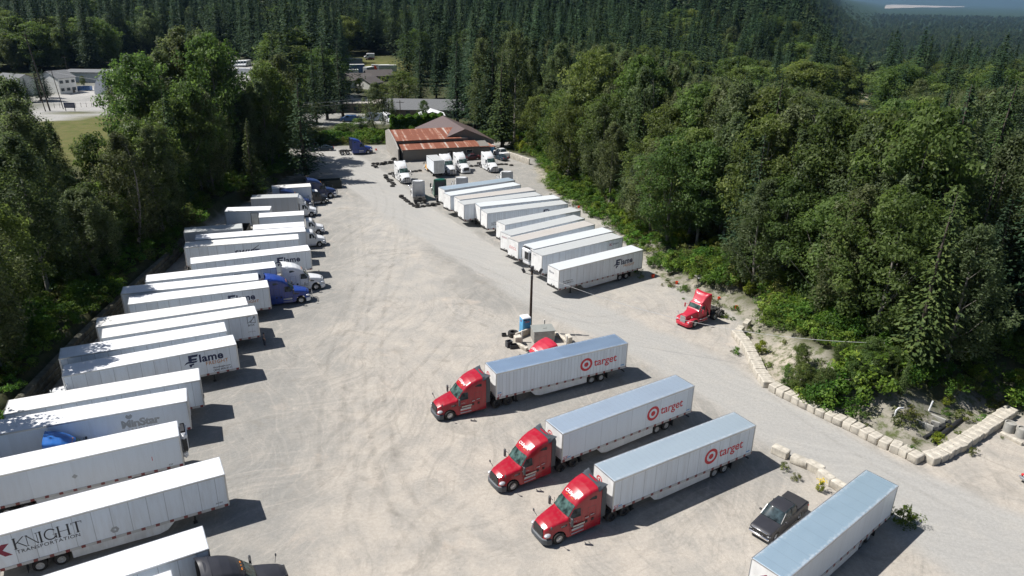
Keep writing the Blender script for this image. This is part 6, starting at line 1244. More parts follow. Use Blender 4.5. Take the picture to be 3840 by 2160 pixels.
t = thing('tank', 'square grey steel tank with a flat lid inside the concrete enclosure', 'tank', (3.9,80.3,0), R(12)); b = MB(); b.box((0,0,.75),(2.6,1.9,1.5),bev=.03); b.build('shell', M_CONCG, t); b = MB(); b.box((0,0,1.53),(2.75,2.05,.08),bev=.02); b.box((.2,0,1.6),(.5,.4,.06),bev=.02); b.build('lid', mat('tank_lid', (.24,.25,.235), .7), t)
def tyre_mesh():
    b = MB(); b.lathe([(.28,-.12),(.40,-.145),(.49,-.12),(.52,-.06),(.52,.06),(.49,.12),(.40,.145),(.28,.12),(.28,-.12)], (0,0,.145), 'Z', 20); return b.mesh('tyre', M_TYRE)
TYM = tyre_mesh(); t6 = lambda x, y, z=0: G(1370+x*.22516, 530+y*.22516, z)
TY = [(135,378,0),(200,385,0),(205,372,1),(280,388,0),(282,368,1),(335,380,0),(337,352,1),(410,370,0),(412,345,1),(480,358,0),(482,335,1),(545,350,0),(460,305,0),(500,300,1),(480,285,2),(172,432,0),(172,420,1),(130,412,0)]
TY2 = [(765,512,0),(835,505,0),(905,495,0),(700,505,0)]; TY3 = [(412,550,0),(335,575,0),(345,612,0),(347,600,1),(385,645,0),(432,655,0),(398,675,0),(450,698,0),(472,725,0),(450,752,0)]
TY4 = [(600,932,0),(602,918,1),(640,955,0),(675,985,0),(705,1010,0),(760,1048,0),(815,1082,0),(865,1102,0),(867,1075,1),(960,1090,0),(1045,1078,0),(1125,1068,0),(1127,1052,1),(1205,1052,0)]; TY5 = [(1765,420,0),(1840,415,0),(2210,392,0),(2270,388,0),(2340,388,0),(2430,405,0)]
for L_, lab, gr in ((TY,'old tyre of the double line by the corner of the shed','tyres by the shed corner'),(TY2,'old tyre of the short line behind the lone white tractor','tyres behind the lone white tractor'),(TY3,'old tyre of the line left of the lone white tractor','tyres left of the lone white tractor'),(TY4,'old tyre of the line in front of the backed-in white and green tractors','tyres in front of the backed-in tractors'),(TY5,'old tyre of the line by the shed\'s right end','tyres near the white pickup')):
    for x, y, lv in L_:
        a, c = t6(x, y+ (22*lv)); o = link('tyre', TYM); o.location = (a, c, .29*lv); o.rotation_euler = (random.uniform(-.04,.04), random.uniform(-.04,.04), random.random()*3); setp(o, lab, 'tyre', gr)
x_, y_ = G(1860+355*.17947, 1140+672*.17947)
for k in range(2): o = link('tyre', TYM); o.location = (x_,y_,.29*k); o.scale = (1.25,1.25,1.3); setp(o, ('big tyre lying left of the blue toilet, lower of two','big tyre lying left of the blue toilet, upper of two')[k], 'tyre')
def rubbish(name, lab, cat, px, py, d, m, rz=0, bev=.03, z=0):
    x, y = G(px, py); t = thing(name, lab, cat, (x, y, H(x,y)+z), rz); b = MB(); b.box((0,0,d[2]/2), d, bev=bev); b.build('body', m, t); return t
def crate(name, lab, cat, px, py, d, m, rz=0):
    x, y = G(px, py); t = thing(name, lab, cat, (x, y, H(x,y)), rz); b = MB(); w_ = .05; b.box((0,0,w_/2),(d[0],d[1],w_))
    for s in (-1,1): b.box((s*(d[0]/2-w_/2),0,d[2]/2),(w_,d[1],d[2])); b.box((0,s*(d[1]/2-w_/2),d[2]/2),(d[0]-2*w_-.004,w_,d[2]))
    b.build('body', m, t); return t
crate('crate', 'small black crate on the gravel left of the big tyres', 'crate', 1890, 1260, (.55,.45,.35), M_BLACK, .2); crate('bin', 'black plastic bin by the left corner of the concrete enclosure', 'bin', 1908, 1300, (.7,.6,.8), M_DARK, .5); crate('crate', 'open black tub on its side near the red tractor hidden by the trailer', 'crate', 1925, 1305, (.9,.6,.5), M_BLACK, .3)
M_OR = mat('orange_plastic', (.70,.06,.012), .5)
def bucket(lab, px, py, s=1):
    x, y = G(px, py); t = thing('bucket', lab, 'bucket', (x,y,H(x,y))); b = MB(); s = s*.72; b.lathe([(.0,0),(.22*s,0),(.28*s,.5*s),(.25*s,.5*s),(.2*s,.05)], (0,0,0), 'Z', 16); b.build('body', M_OR, t)
bucket('orange bucket just behind the rear of the nearest right-row trailer', 2448, 1040, 1.3); bucket('orange bucket on the bank beyond the red day-cab tractor', 2695, 1125); bucket('orange bucket lying right of the red day-cab tractor', 2760, 1160, 1.1); bucket('orange bucket among weeds above the red day-cab tractor', 2537, 1065, 1.1); bucket('orange bucket beside the brambles at the middle of the right row', 2170, 780, 1.1)
bucket('orange bucket on the ground in front of the dark blue solo tractor', 1370+180*.22516, 530+150*.22516, 1.2)
x_, y_ = G(2640, 1070); t = thing('tarpaulin', 'crumpled white and pink tarpaulin on the bank beyond the red day-cab tractor', 'tarpaulin', (x_,y_,H(x_,y_)+.1), .3); g = np.random.default_rng(3); b = MB(); n_ = 9
vs = [(-1.6+3.2*i/(n_-1)+g.normal()*.1, -.8+1.6*j/(n_-1)+g.normal()*.1, .12+abs(g.normal())*.13) for i in range(n_) for j in range(n_)]; b.add(vs, [(i*n_+j,i*n_+j+1,(i+1)*n_+j+1,(i+1)*n_+j) for i in range(n_-1) for j in range(n_-1)]); b.build('sheet', mat('tarp_white', (.62,.58,.55), .7), t, smooth=0)
t = crate('dump_container', 'dark open-topped steel container behind the white trailers, left row', 'container', 905, 905, (2.7,5.0,2.4), mat('dark_steel', (.05,.045,.035), .7, var=.4), .2)
crate('dump_container', 'dark roll-off container in the shade under the fir, far end of the left row', 'container', 800+1930*.22085, 640+290*.22085, (6.0,2.4,1.7), mat('green_black_steel', (.018,.025,.022), .7), .35)
t = thing('lumber_pile', 'loose pile of grey planks in the shade above the dark blue tractors', 'lumber', (*G(800+1480*.22085, 640+225*.22085), .5), .4); g = np.random.default_rng(8); b = MB()
for k in range(14): b.box((g.normal()*.9, g.normal()*.8, .1+.09*k), (4.2,.2,.06), rz=g.normal()*.35, ry=g.normal()*.06)
b.build('planks', mat('grey_planks', (.26,.24,.21), .9), t)
# concrete channel, pipes and rings inside the block wall
q7 = lambda x, y, z=0: G(3380+x*.26226, 1480+y*.26226, z)
t = thing('concrete_channel', 'grey concrete channel walls with a white standpipe below the trees on the right', 'concrete channel')
for p0_, p1_, h_ in (((165,330),(470,450),.95),((430,360),(560,400),.9),((330,230),(645,355),.8),((250,270),(340,300),.85)): b = MB(); wall_seg(b, q7(*p0_, h_), q7(*p1_, h_), h_, .22); b.build('wall', M_CONCG, t)
sx_, sy_ = q7(340,350); b = MB(); b.tube([(sx_,sy_,0),(sx_+.35,sy_+.1,2.1)],.08,8); b.build('standpipe', M_PWHITE, t)
for i, (p0_, p1_) in enumerate((((320,640),(690,440)),((405,555),(680,415)),((440,690),(880,350)))):
    a_, c_ = q7(*p0_), q7(*p1_); t = thing('drain_pipe', ('long black drain pipe lying nearest the block corner','short black drain pipe against the concrete channel','longest black drain pipe lying across the gravel')[i], 'pipe'); b = MB(); b.tube([(*a_,.2),((a_[0]+c_[0])/2,(a_[1]+c_[1])/2,.22),(*c_,.26)],.19,12); b.build('tube', M_BLACK, t)
x_, y_ = G(2700+1465*.44864, 1100+1105*.44864); t = thing('vent_pipe', 'bent white pipe rising from a bush inside the block wall', 'pipe', (x_,y_,H(x_,y_))); b = MB(); b.tube([(-.3,0,0),(-.3,0,.7),(-.1,0,1.0),(.35,0,1.0)],.09,8); b.build('tube', M_PWHITE, t)
for i, p in enumerate(((1530,520),(1705,600))):
    x_, y_ = q7(*p); t = thing('concrete_ring', ('round concrete ring filled with rubble at the right edge, left one of two','round concrete ring filled with rubble at the right edge, right one of two')[i], 'concrete ring', (x_,y_,0)); b = MB(); b.lathe([(0,.0),(.52,0),(.52,1.0),(.42,1.0),(.42,.85),(0,.92)], (0,0,0), 'Z', 24); b.build('ring', M_CONCG, t)
t = thing('concrete_slab', 'low concrete slab edging in front of the two concrete rings', 'slab'); b = MB(); wall_seg(b, q7(1425,530,.3), q7(1740,690,.3), .35, .35); b.build('beam', M_CONC, t)
x_, y_ = G(2078, 622); t = thing('plank_wall', 'low whitish retaining wall by the white pickup', 'wall', (0,0,0)); b = MB(); wall_seg(b, G(1905,590), G(1985,618), 1.5, .3); b.build('wall', M_CONC, t)

# person standing in the shadow at the nose of the BOX trailer
x_, y_ = G(993, 1298); man = thing('person', 'person in a grey top and dark trousers standing by the BOX trailer\'s nose', 'person', (x_,y_,0), R(-60))
def skin(name, pts, edges, rad, m, par, root=0):
    me_ = bpy.data.meshes.new(name); me_.from_pydata(pts, edges, []); o = link(name, me_, par); md = o.modifiers.new('skin', 'SKIN'); me_.materials.append(m)
    for i, r_ in enumerate(rad): me_.skin_vertices[0].data[i].radius = (r_, r_); me_.skin_vertices[0].data[i].use_root = (i == root)
    o.modifiers.new('smooth', 'SUBSURF').levels = 1; o.modifiers[-1].render_levels = 2; return o
P_ = [(0,0,.95),(0,0,1.2),(0,0,1.42),(0,0,1.50),(0,.02,1.62),(.10,0,.90),(.12,.03,.50),(.13,0,.09),(.13,.16,.04),(-.10,0,.90),(-.13,.0,.50),(-.16,-.03,.09),(-.16,.13,.04),(.19,0,1.40),(.26,.02,1.12),(.24,.12,.88),(.23,.16,.80),(-.19,0,1.40),(-.27,.02,1.12),(-.25,.12,.88),(-.24,.16,.80)]
skin('body', P_, [(0,1),(1,2),(2,3),(3,4),(0,5),(5,6),(6,7),(7,8),(0,9),(9,10),(10,11),(11,12),(2,13),(13,14),(14,15),(15,16),(2,17),(17,18),(18,19),(19,20)], [.14,.15,.14,.06,.10,.10,.07,.05,.045,.10,.07,.05,.045,.07,.05,.037,.035,.07,.05,.037,.035], mat('skin', (.35,.22,.16), .6), man)
skin('shirt', P_[:3]+[P_[13],P_[14],P_[17],P_[18]], [(0,1),(1,2),(2,3),(3,4),(2,5),(5,6)], [.155,.165,.155,.085,.062,.085,.062], mat('grey_cloth', (.12,.12,.125), .9), man)
skin('trousers', [P_[0],P_[5],P_[6],P_[7],P_[9],P_[10],P_[11]], [(0,1),(1,2),(2,3),(0,4),(4,5),(5,6)], [.155,.115,.085,.07,.115,.085,.07], mat('dark_cloth', (.03,.035,.05), .9), man)
b = MB(); b.ball((0,.0,1.70),(.105,.115,.09),12); b.build('hair', M_BLACK, man)

# overhead wires
def wire(lab, a, c, sag, r=.02, m=None, n=24):
    b = MB(); b.tube([(a[0]+(c[0]-a[0])*t, a[1]+(c[1]-a[1])*t, a[2]+(c[2]-a[2])*t-sag*4*t*(1-t)) for t in np.linspace(0,1,n)], r, 5); o = b.build('overhead_wire', m or mat('wire_grey', (.55,.55,.55), .5), None); return setp(o, lab, 'wire')
wx, wz = GY(2180*1.49068, 862*1.49068, 70); wire('long pale overhead cable from the lamp pole to the trees on the right', (px0, py0, topz-.2), (wx+2, 70, wz), 2.2)

# ---------------------------------------------------------------- bushes on the banks
edge_pts = []
def bush_row(n, line, spread, kinds, hs, lab, group, seed):
    g = random.Random(seed); W3 = [GD(*p) for p in line]; k = 0
    while k < n:
        i = g.randrange(len(W3)-1); f = g.random(); x = W3[i][0]+(W3[i+1][0]-W3[i][0])*f+g.uniform(-spread,spread); y = W3[i][1]+(W3[i+1][1]-W3[i][1])*f+g.uniform(-spread,spread)
        tree(g.choice(kinds), x, y, g.uniform(*hs), lab, 'bush', group); k += 1
bush_row(34, [(1360,420),(1410,475),(1480,515),(1560,570),(1610,610)], 1.7, ['bus0','bus1','bus2','bus3','yel0'], (1.4,3.0), 'bright bramble bush on the bank behind the right trailer row', 'bramble bushes behind the right row', 1)
bush_row(26, [(1660,660),(1720,690),(1790,720),(1850,735)], 1.6, ['bus0','bus1','bus2','bus3','scr0'], (1.5,3.2), 'bramble bush on the bank between the right row and the red day-cab tractor', 'bramble bushes above the red day-cab tractor', 2)
bush_row(14, [(1850,745),(1900,760),(1960,800)], 1.3, ['yel0','yel1','bus0','scr1'], (1.5,3.2), 'yellow-green bush on the bare slope above the upper block row', 'yellow-green bushes above the blocks', 3)
bush_row(36, [(1960,820),(2030,860),(2100,905),(2160,950)], 1.7, ['bus0','bus1','bus2','bus3','scr0'], (1.6,3.4), 'bramble bush at the top of the bare slope', 'bramble bushes at the top of the slope', 4)
bush_row(12, [(1990,985),(2060,1010),(2110,1035)], 1.2, ['map1','bus2','bus0'], (1.8,4.2), 'leafy sapling just behind the long roadside block row', 'saplings behind the roadside blocks', 5)
bush_row(16, [(2130,985),(2180,1010),(2240,1020)], 1.8, ['map0','bus1','ced0','map3'], (2.4,5.0), 'leafy young tree at the foot of the wood inside the block corner', 'young trees in the block corner', 6)
for p_, k_, h_, lab in (((2006,955),'map1',3.6,'upright green sapling beside the bare sandy slope'),((1915,890),'yel1',1.8,'small bright bush behind the upper block row'),((2232,1025),'ced1',2.6,'low bright conifer beside the concrete channel'),((2290,1075),'scr0',1.6,'yellowish bush around the bent white pipe'),((2262,1085),'scr1',1.4,'yellowish bush left of the bent white pipe'),((2360,1120),'yel0',1.5,'small green plant in front of the black pipes'),((2375,1035),'yel1',1.4,'yellow-green bush beside the white standpipe'),((2420,1060),'scr1',1.3,'yellow-green bush behind the black pipes'),
    ((2285,1300),'ced0',1.4,'lone shrub at the rear of the plain trailer, lower right'),((2262,1310),'bus1',1.6,'low dark bush in the shade of the plain trailer, lower right'),((1690,720),'scr0',.9,'low weeds right of the nearest right-row trailer'),((1716,732),'bus3',.8,'low green weeds on the bare ground beyond the right row'),((1970,1180),'scr1',.8,'dry weeds at the left end of the short block row'),((2005,1205),'scr0',.7,'dry weeds in front of the short block row')):
    x_, y_ = GD(*p_); tree(k_, x_, y_, h_, lab, 'bush')
x_, y_ = GD(2062,1236); t = thing('flowering_weed', 'tall weed with yellow flower heads in front of the short block row', 'plant', (x_,y_,0)); link('leaves', BR['yel1'][0], t).scale = (.28,.28,.38); b = MB(); g = np.random.default_rng(6)
for k in range(26): b.ball((g.normal()*.22,g.normal()*.22,1.0+g.random()*.3),.05,6)
b.build('flower', mat('yellow_petals', (.75,.55,.01), .6), t)
bush_row(10, [(900,352),(960,345)], 2.0, ['bus0','bus1','map1'], (2,3.5), 'dark bush behind the blue solo tractor', 'bushes behind the solo tractor', 7)
# undergrowth below the woods: nobody could count it
uc = bpy.data.collections.new('undergrowth_sources'); un = []
for k_ in ('bus0','bus1','bus2','bus3','scr0','scr1','yel0'): o = bpy.data.objects.new('u_'+k_, BR[k_][0]); uc.objects.link(o); un.append('u_'+k_)
un.sort(); up, ui, us, ur = [], [], [], []
for x, y in jitter(-90, 110, 40, 215, 2.0):
    d_ = sd1(YARD, x, y); d2 = sd1(PIT, x, y)
    if min(d_, d2) < (1.2 if (x < 0 or y > 112 or x > 33) else 4.5) or min(d_, d2) > 17 or not free(x, y, 0): continue
    if x < 0 and y > 160 and x > -45 : pass
    if random.random() < .25: continue
    s = random.uniform(.5,1.15); up.append((x, y, 0)); ui.append(random.choice([0,1,2,3,0,1,2,4,5,6] if x > 0 else [0,1,2,3,4])); us.append((s,s,s*random.uniform(.6,1.1))); ur.append((0,0,random.random()*6))
for x, y in jitter(3, 62, 50, 150, 1.5):
    d_ = sd1(YARD, x, y); d2 = sd1(PIT, x, y); rd_ = ld1(ROAD, x, y)
    if rd_[0] < rd_[1]+1.2 or not (d2 < 0 or abs(d_) < 2.6) or random.random() > (.42 if d2 < 0 else .3): continue
    s = random.uniform(.12,.38); up.append((x, y, 0)); ui.append(random.choice([0,1,4,5,5,4,2])); us.append((s,s,s*random.uniform(.7,1.4))); ur.append((0,0,random.random()*6))
up = np.array(up); up[:,2] = height(up[:,0], up[:,1])-.04; up = up.tolist()
um = bpy.data.meshes.new('undergrowth'); um.from_pydata(up, [], [])
for nm, dt, v in (('idx','INT',ui),('scl','FLOAT_VECTOR',us),('rot','FLOAT_VECTOR',ur)):
    a = um.attributes.new(nm, dt, 'POINT'); a.data.foreach_set('value' if dt == 'INT' else 'vector', np.array(v, np.int32 if dt == 'INT' else np.float32).ravel())
setp(scatter('undergrowth', um, uc), 'tangled brambles and ferns under the edges of the woods', 'undergrowth', None, 'stuff')
# ---------------------------------------------------------------- beyond the yard
M_HW = mat('house_white', (.60,.60,.57), .8); M_RF = mat('shingle_grey', (.14,.145,.15), .9, var=.2, scale=3); M_RFB = mat('shingle_brown', (.085,.075,.072), .9, var=.2, scale=3); M_TAN = mat('flat_tan_roof', (.36,.33,.29), .9); M_HD = mat('house_dark', (.10,.085,.07), .9); M_TENT = mat('tent_white', (.72,.73,.75), .7)
def house(name, lab, px, py, w_, d_, h_, rh, rz, wall, roof, win=3, z=None, floors=1):
    x, y = G(px, py); t = thing(name, lab, 'building', (x,y,H(x,y) if z is None else z), R(rz)); b = MB(); b.prism([(-d_/2,-.5),(-d_/2,h_),(0,h_+rh-.05),(d_/2,h_),(d_/2,-.5)], -w_/2, w_/2, 'YZ'); b.build('wall', wall, t, smooth=0)
    b = MB(); o_ = .4
    for s in (-1,1): slab(b, [(-w_/2-o_, 0, h_+rh+.05),(w_/2+o_, 0, h_+rh+.05),(w_/2+o_, s*(d_/2+o_), h_-.02-rh*o_/(d_/2)+.05),(-w_/2-o_, s*(d_/2+o_), h_-.02-rh*o_/(d_/2)+.05)], .12)
    b.build('roof', roof, t, smooth=0)
    for f in range(floors):
        for i in range(win): b = MB(); b.box((-w_/2+w_*(i+.5)/win, -d_/2-.03, 1.5+2.8*f), (1.3,.08,1.1)); b.build('window', M_GLASS, t)
    b = MB(); b.box((w_*.28,-d_/2-.03,1.0),(.95,.06,2.0)); b.build('door', M_HD, t); return t
house('house', 'white two-storey building at the far left edge, behind the firs', 70, 352, 11, 9, 5.6, 1.8, -20, M_HW, M_RF, 3, floors=2); house('house', 'white two-storey house right of the dark pair of firs, far left', 225, 345, 7, 11, 5.8, 2.2, 65, M_HW, M_RF, 3, floors=2)
house('house', 'long grey-shingled house behind the bright hedge', 1200+1140*.345, 150+815*.345, 26, 11, 2.7, 2.6, 3, M_HD, M_RF, 5); house('house', 'brown-roofed house with white walls below the far containers', 1200+370*.345, 150+505*.345, 15, 10, 3.2, 2.4, 12, M_HW, M_RFB, 4); house('house', 'small brown-roofed house with a white gable, right of the larger one', 1200+530*.345, 150+520*.345, 8, 9, 2.6, 2.0, 60, M_HW, M_RFB, 2); house('house', 'dark roofed house half hidden by the round green tree', 1200+640*.345, 150+440*.345, 12, 8, 2.8, 2.2, 25, M_HD, M_RFB, 3)
x_, y_ = G(1200+415*.345, 150+770*.345); t = thing('flat_roof_building', 'low building with a flat tan roof left of the slender cottonwood', 'building', (x_,y_,0), R(4)); b = MB(); b.box((0,0,1.5),(18,9,3.0)); b.build('wall', M_HD, t); b = MB(); b.box((0,0,3.15),(19,10,.3)); b.build('roof', M_TAN, t)
for i in range(3): b = MB(); b.box((-5+5*i,-4.53,1.5),(1.6,.06,1.2)); b.build('window', M_GLASS, t)
x_, y_ = G(1200+1215*.345, 150+880*.345); t = thing('canopy', 'white peaked canopy behind the hedge, left of the brown gable', 'canopy', (x_,y_,0), R(10)); b = MB(); slab(b, [(-4,-3.5,2.3),(4,-3.5,2.3),(4,0,3.3),(-4,0,3.3)],.05) if 0 else None
for s in (-1,1): slab(b, [(0,-3.6,3.5),(0,3.6,3.5),(s*4.2,3.6,2.2),(s*4.2,-3.6,2.2)],.06)
b.build('cover', M_TENT, t, smooth=0); b = MB(); [b.tube([(a,c,0),(a,c,2.2)],.05,6) for a in (-4,4) for c in (-3.4,3.4)]; b.build('frame', M_ALU, t)
x_, y_ = G(475, 345); t = thing('domed_tent', 'large white domed storage tent in the lot at the far left', 'tent', (x_,y_+6,0), R(8)); b = MB(); n_ = 16; prof = [(9.5*math.cos(a), 9.0*math.sin(a)**.85) for a in np.linspace(0, math.pi, n_)]
vs = [(u, y, z) for y in (-14,14) for u, z in prof]; b.add(vs, [(i,i+1,n_+i+1,n_+i) for i in range(n_-1)]+[tuple(range(n_)), tuple(range(2*n_-1,n_-1,-1))]); b.build('cover', M_TENT, t); b = MB(); b.box((0,-14.05,2.2),(5,.1,4.4)); b.build('door', M_FRAME, t)
M_CON = {'grey':mat('container_grey',(.30,.33,.35),.6,dirt=.3),'blue':mat('container_blue',(.03,.10,.25),.5,dirt=.3),'white':mat('container_white',(.60,.61,.60),.6,dirt=.3),'pale':mat('container_pale',(.40,.46,.52),.6,dirt=.3),'red':mat('container_red',(.35,.05,.03),.6)}
def container(lab, px, py, L_, rz, c, h_=2.6):
    x, y = G(px, py); t = thing('shipping_container', lab, 'container', (x,y,H(x,y)), R(rz), 'containers on the far slope'); b = MB(); b.box((0,0,h_/2),(L_,2.45,h_)); 
    for k in range(int(L_/.6)): b.box((-L_/2+.3+.6*k, 0, h_/2),(.22,2.53,h_-.3))
    b.build('body', M_CON[c], t, smooth=0); b = MB(); b.box((0,0,h_+.04),(L_,2.45,.08)); b.build('roof', M_CON['white'], t, smooth=0); b = MB(); b.box((-L_/2-.03,0,h_/2),(.06,2.2,h_-.25)); b.build('door', M_CON[c], t, smooth=0); return t
r4 = lambda u, v: (1200+u*.345, 150+v*.345)
container('grey container with a white roof, topmost on the far slope', *r4(372,275), 9, 20, 'grey'); container('dark blue container beside the grey one on the far slope', *r4(408,372), 7, 20, 'blue', 4.5); container('white container left of the dark blue one', *r4(340,390), 7, 15, 'white', 3.0); container('pale blue container in front of the dark blue one', *r4(442,430), 9, 5, 'pale'); container('tall grey container right of the blue ones', *r4(533,400), 5.5, 62, 'grey', 4.5); container('white container with a red end beside the orange loader', *r4(660,338), 9, 14, 'white', 3.0); container('pale grey container right of the white one with a red end', *r4(738,340), 9, 14, 'pale', 3.0)
t = thing('loader', 'orange loader parked beside the white container', 'machine', (*G(*r4(590,340)), 0), R(20)); b = MB(); b.box((0,0,1.2),(3.2,1.6,1.0),bev=.2); b.box((.4,0,2.1),(1.3,1.3,1.2),bev=.1); b.tube([(-1.2,0,1.4),(-2.4,0,2.2),(-3.1,0,1.0)],.15,6); b.build('body', M_OR, t)
for a_ in (-1,1):
    for s in (-1,1): wheel(t, a_*1.1, s*.85, .55, .35)
def van(name, lab, px, py, rz, body, L_=5.6, h_=2.4, z=None):
    x, y = G(px, py); lo = Loft([(0,.35,1.0,.85,.78,.12),(.3,.32,1.15,.95,.85,.15),(1.0,.3,1.35,.98,.9,.15),(1.7,.3,h_-.15,1.0,.86,.2),(2.2,.3,h_,1.0,.88,.2),(L_,.3,h_,1.0,.9,.18)], .05, [(.9,.36,.44),(L_-1.0,.36,.44)]); t = thing(name, lab, 'van', (x,y,H(x,y) if z is None else z), R(rz)); lo.mb().build('body', body, t); lo.patch(1.08,1.65,-.85,.85,.015,4,8).build('windshield', M_GLASS, t)
    for s in (-1,1):
        lo.side([(1.6,1.35),(1.9,1.95),(2.7,1.98),(2.7,1.35)], s).build('side_window', M_GLASS, t)
        for x_ in (.9, L_-1.0): wheel(t, x_, s*.86, .36, .24)
    return t
van('parked_van', 'white van with a blue roof edge beyond the tall cottonwood', *r4(455,880), 8, M_CON['pale'], 6.5, 2.6); van('parked_van', 'white van parked at the hedge, seen from the front', *r4(775,905), 120, P_WHITE, 6, 2.6); van('parked_van', 'blue van under the trees behind the yard entrance', *r4(222,885), 10, M_CON['blue'], 5, 2.0)
x_, y_ = G(*r4(740,800)); sedan('dark car parked in front of the brown-roofed houses', P_BLACK, x_, y_, 200, group='cars by the houses'); x_, y_ = G(*r4(395,760)); sedan('light blue car under the flat tan roof', mat('pale_blue_paint', (.30,.42,.55), .3), x_, y_, 190); x_, y_ = G(*r4(500,248)); sedan('dark red car on the far slope beside the topmost container', paint('maroon_paint', (.06,.01,.015)), x_, y_, 200, H(x_,y_)); van('parked_van', 'white van on the far slope above the containers', *r4(480,235), 10, P_WHITE, 6, 2.8)
# white service trucks in the lot
for i in range(8):
    px_, py_ = (858+i*11.5, 252) if i < 6 else (868+(i-6)*26, 279); van('service_truck', ('white service truck of the back row in the distant lot','white service truck of the front row in the distant lot')[i >= 6], px_, py_, 85 if i < 6 else 10, P_WHITE, 7, 2.9)['group'] = 'white trucks in the distant lot'
for i, u in enumerate((308,328)): crate('dumpster', ('dark dumpster at the edge of the far lot, left one','dark dumpster at the edge of the far lot, right one')[i], 'dumpster', u, 340, (3.2,1.8,1.6), M_CON['blue'])
x_, y_ = G(320, 312); t = thing('flat_roof_building', 'low grey warehouse in the lot beside the domed tent', 'building', (x_,y_+8,0), R(5)); b = MB(); b.box((0,0,2),(24,12,4)); b.build('wall', M_CON['grey'], t); b = MB(); b.box((0,0,4.1),(25,13,.3)); b.build('roof', M_RF, t)
def pole(lab, px, py, h_, lean=(0,0), arms=1, r=.16):
    x, y = G(px, py); t = thing('utility_pole', lab, 'utility pole', (x,y,H(x,y))); b = MB(); b.tube([(0,0,-.5),(lean[0],lean[1],h_)],[r,r*.65],8); b.build('post', M_BARKD, t)
    for k in range(arms): b = MB(); b.box((lean[0],lean[1],h_-.6-.9*k),(2.4,.12,.14)); b.build('crossarm', M_BARKD, t)
    return (x+lean[0], y+lean[1], H(x,y)+h_-.5)
A1 = pole('tall dark leaning utility pole at the far left', 189, 417, 24, (-2.8,0), 2, .26); A2 = pole('grey utility pole left of the leaning one', 172, 420, 11, (-1.2,0), 1); A3 = pole('pale utility pole right of the leaning one', 238, 408, 12.5, (-1.4,0), 1, .14); A4 = pole('distant utility pole by the warehouse', 262, 300, 10, (-.4,0), 1)
A5 = pole('utility pole behind the hedge by the vans', *r4(880,985), 9, (0,0), 1); A6 = pole('utility pole left of the white van', *r4(750,880), 9, (0,0), 1)
wire('wire from the leaning pole to the firs at the far left', (A2[0],A2[1],A2[2]), (A3[0],A3[1],A3[2]), .6, .03); wire('wire leaving the pale pole towards the tall cottonwoods', A3, (A3[0]+60, A3[1]-10, 9), 1.5, .03); wire('upper wire above the entrance trees', (-75,205,9), (A6[0],A6[1],A6[2]), 1.2, .03); wire('lower wire above the entrance trees', (-75,205,8), (A6[0],A6[1],A6[2]-1), 1.2, .03)
x_, y_ = G(265, 418); t = thing('notice_board', 'dark blue notice board on two posts by the road, far left', 'sign', (x_,y_,0)); b = MB(); b.box((0,0,2.0),(3.6,.15,1.7)); b.build('panel', M_VNAVY, t); [setattr(o_, 'name', 'lettering') for o_ in ()]
decal('lettering', poly2d(*[[(-1.5,z),(1.5,z),(1.5,z+.12),(-1.5,z+.12)] for z in (1.5,1.9,2.3)]), lambda u, v: (u,-.09,v), M_VGREY, t); b = MB(); [b.box((s*1.5,0,.7),(.15,.15,1.6)) for s in (-1,1)]; b.build('post', M_FRAME, t)
x_, y_ = G(429, 412); t = thing('road_sign', 'orange diamond road sign near the lone fir', 'sign', (x_,y_,0)); b = MB(); b.prism([(0,1.0),(1.0,2.0),(0,3.0),(-1.0,2.0)], -.03, .03, 'XZ'); b.build('panel', M_OR, t); b = MB(); b.tube([(0,.08,0),(0,.08,1.8)],.05,6); b.build('post', M_FRAME, t)
fn_ = thing('wire_fence', 'post and wire fence between the far lot and the road', 'fence')
for i in range(12): p = G(205+20*i, 404-.4*i); b = MB(); b.tube([(*p,-.2),(*p,1.5)],.06,6); b.build('post', M_BARKD, fn_)
b = MB(); b.tube([(*G(205,404),1.2),(*G(425,399),1.2)],.02,4); b.build('wire', M_FRAME, fn_)
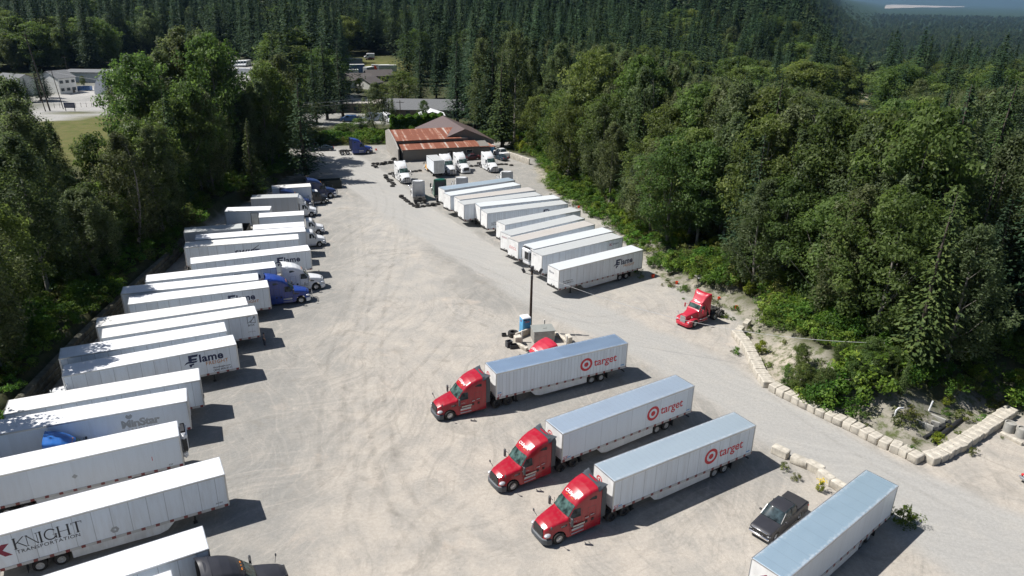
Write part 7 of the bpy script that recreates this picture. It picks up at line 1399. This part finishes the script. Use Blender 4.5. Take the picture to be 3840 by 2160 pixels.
# hedge behind the shed and hedge-like row of brambles
hd_ = thing('hedge', 'long bright green hedge behind the rusty roofed shed', 'hedge'); c_, n__, s_, t_ = [], [], [], []; P0, P1 = np.array(G(*r4(770,985))), np.array(G(*r4(1330,955)))
g = np.random.default_rng(12); k = 15000; f = g.random(k); uu = g.normal(size=(k,2)); base = P0+(P1-P0)*f[:,None]; top_ = 4.2*(1+.1*np.sin(f*40)); z = top_*np.sqrt(g.random(k)); side_ = (g.random(k)-.5)*3.4*(1-.25*(z/top_)**4); nv = np.array([-(P1-P0)[1],(P1-P0)[0]])/np.linalg.norm(P1-P0)
c_ = np.stack([base[:,0]+nv[0]*side_, base[:,1]+nv[1]*side_, z], 1); link('leaves', quads('leaves', c_, g.normal(size=(k,3))+[0,-.3,.5], .30*(.7+.6*g.random(k)), .5+.2*g.normal(size=k), L_BUSH), hd_)
# riding arena fence in the clearing, far right; white halls in the valley
ar_ = thing('paddock_rail', 'wooden rail fence round the sandy riding ground in the clearing', 'fence'); b = MB(); b2 = MB(); A_ = [GD(2165,207,-15),GD(2228,211,-15),GD(2240,222,-15),GD(2228,246,-15)]
for p, q_ in zip(A_[:-1], A_[1:]):
    zz = H(*p)
    for k in range(8): u, v = p[0]+(q_[0]-p[0])*k/8, p[1]+(q_[1]-p[1])*k/8; b.box((u,v,H(u,v)+.7),(.15,.15,1.4))
    b2.tube([(*p,H(*p)+1.3),(*q_,H(*q_)+1.3)],.06,5); b2.tube([(*p,H(*p)+.8),(*q_,H(*q_)+.8)],.06,5)
b.build('post', M_VCREAM, ar_); b2.build('rail', M_VCREAM, ar_)
for i, (x_, y_, w_, d_) in enumerate(((*GD(2352,9,-94),220,60),(*GD(2372,8.2,-94),150,50),(*GD(2398,10,-94),90,40))): t = thing('valley_hall', ('largest white hall in the pale valley field','white hall right of the largest one in the valley','smallest white building of the valley group')[i], 'building', (x_,y_,H(x_,y_)), .1); b = MB(); b.prism([(-d_/2,-2),(-d_/2,22),(0,34),(d_/2,22),(d_/2,-2)], -w_/2, w_/2, 'YZ'); b.build('wall', M_TENT, t, smooth=0)
# the air: a closed box of thin haze round everything
hz = MB(); X0, X1, Y0, Y1, Z0, Z1 = -42000, 42000, -4500, 42000, -120, 900; hz.box(((X0+X1)/2,(Y0+Y1)/2,(Z0+Z1)/2),(X1-X0,Y1-Y0,Z1-Z0)); hm = bpy.data.materials.new('haze'); hm.use_nodes = True; N = hm.node_tree.nodes; N.remove(N['Principled BSDF'])
pv = N.new('ShaderNodeVolumePrincipled'); pv.inputs['Color'].default_value = (.36,.60,1,1); pv.inputs['Density'].default_value = 2.6e-5; pv.inputs['Anisotropy'].default_value = .2; hm.node_tree.links.new(pv.outputs[0], N['Material Output'].inputs['Volume'])
ho = hz.build('haze', hm, None, smooth=0); ho['kind'] = 'stuff'
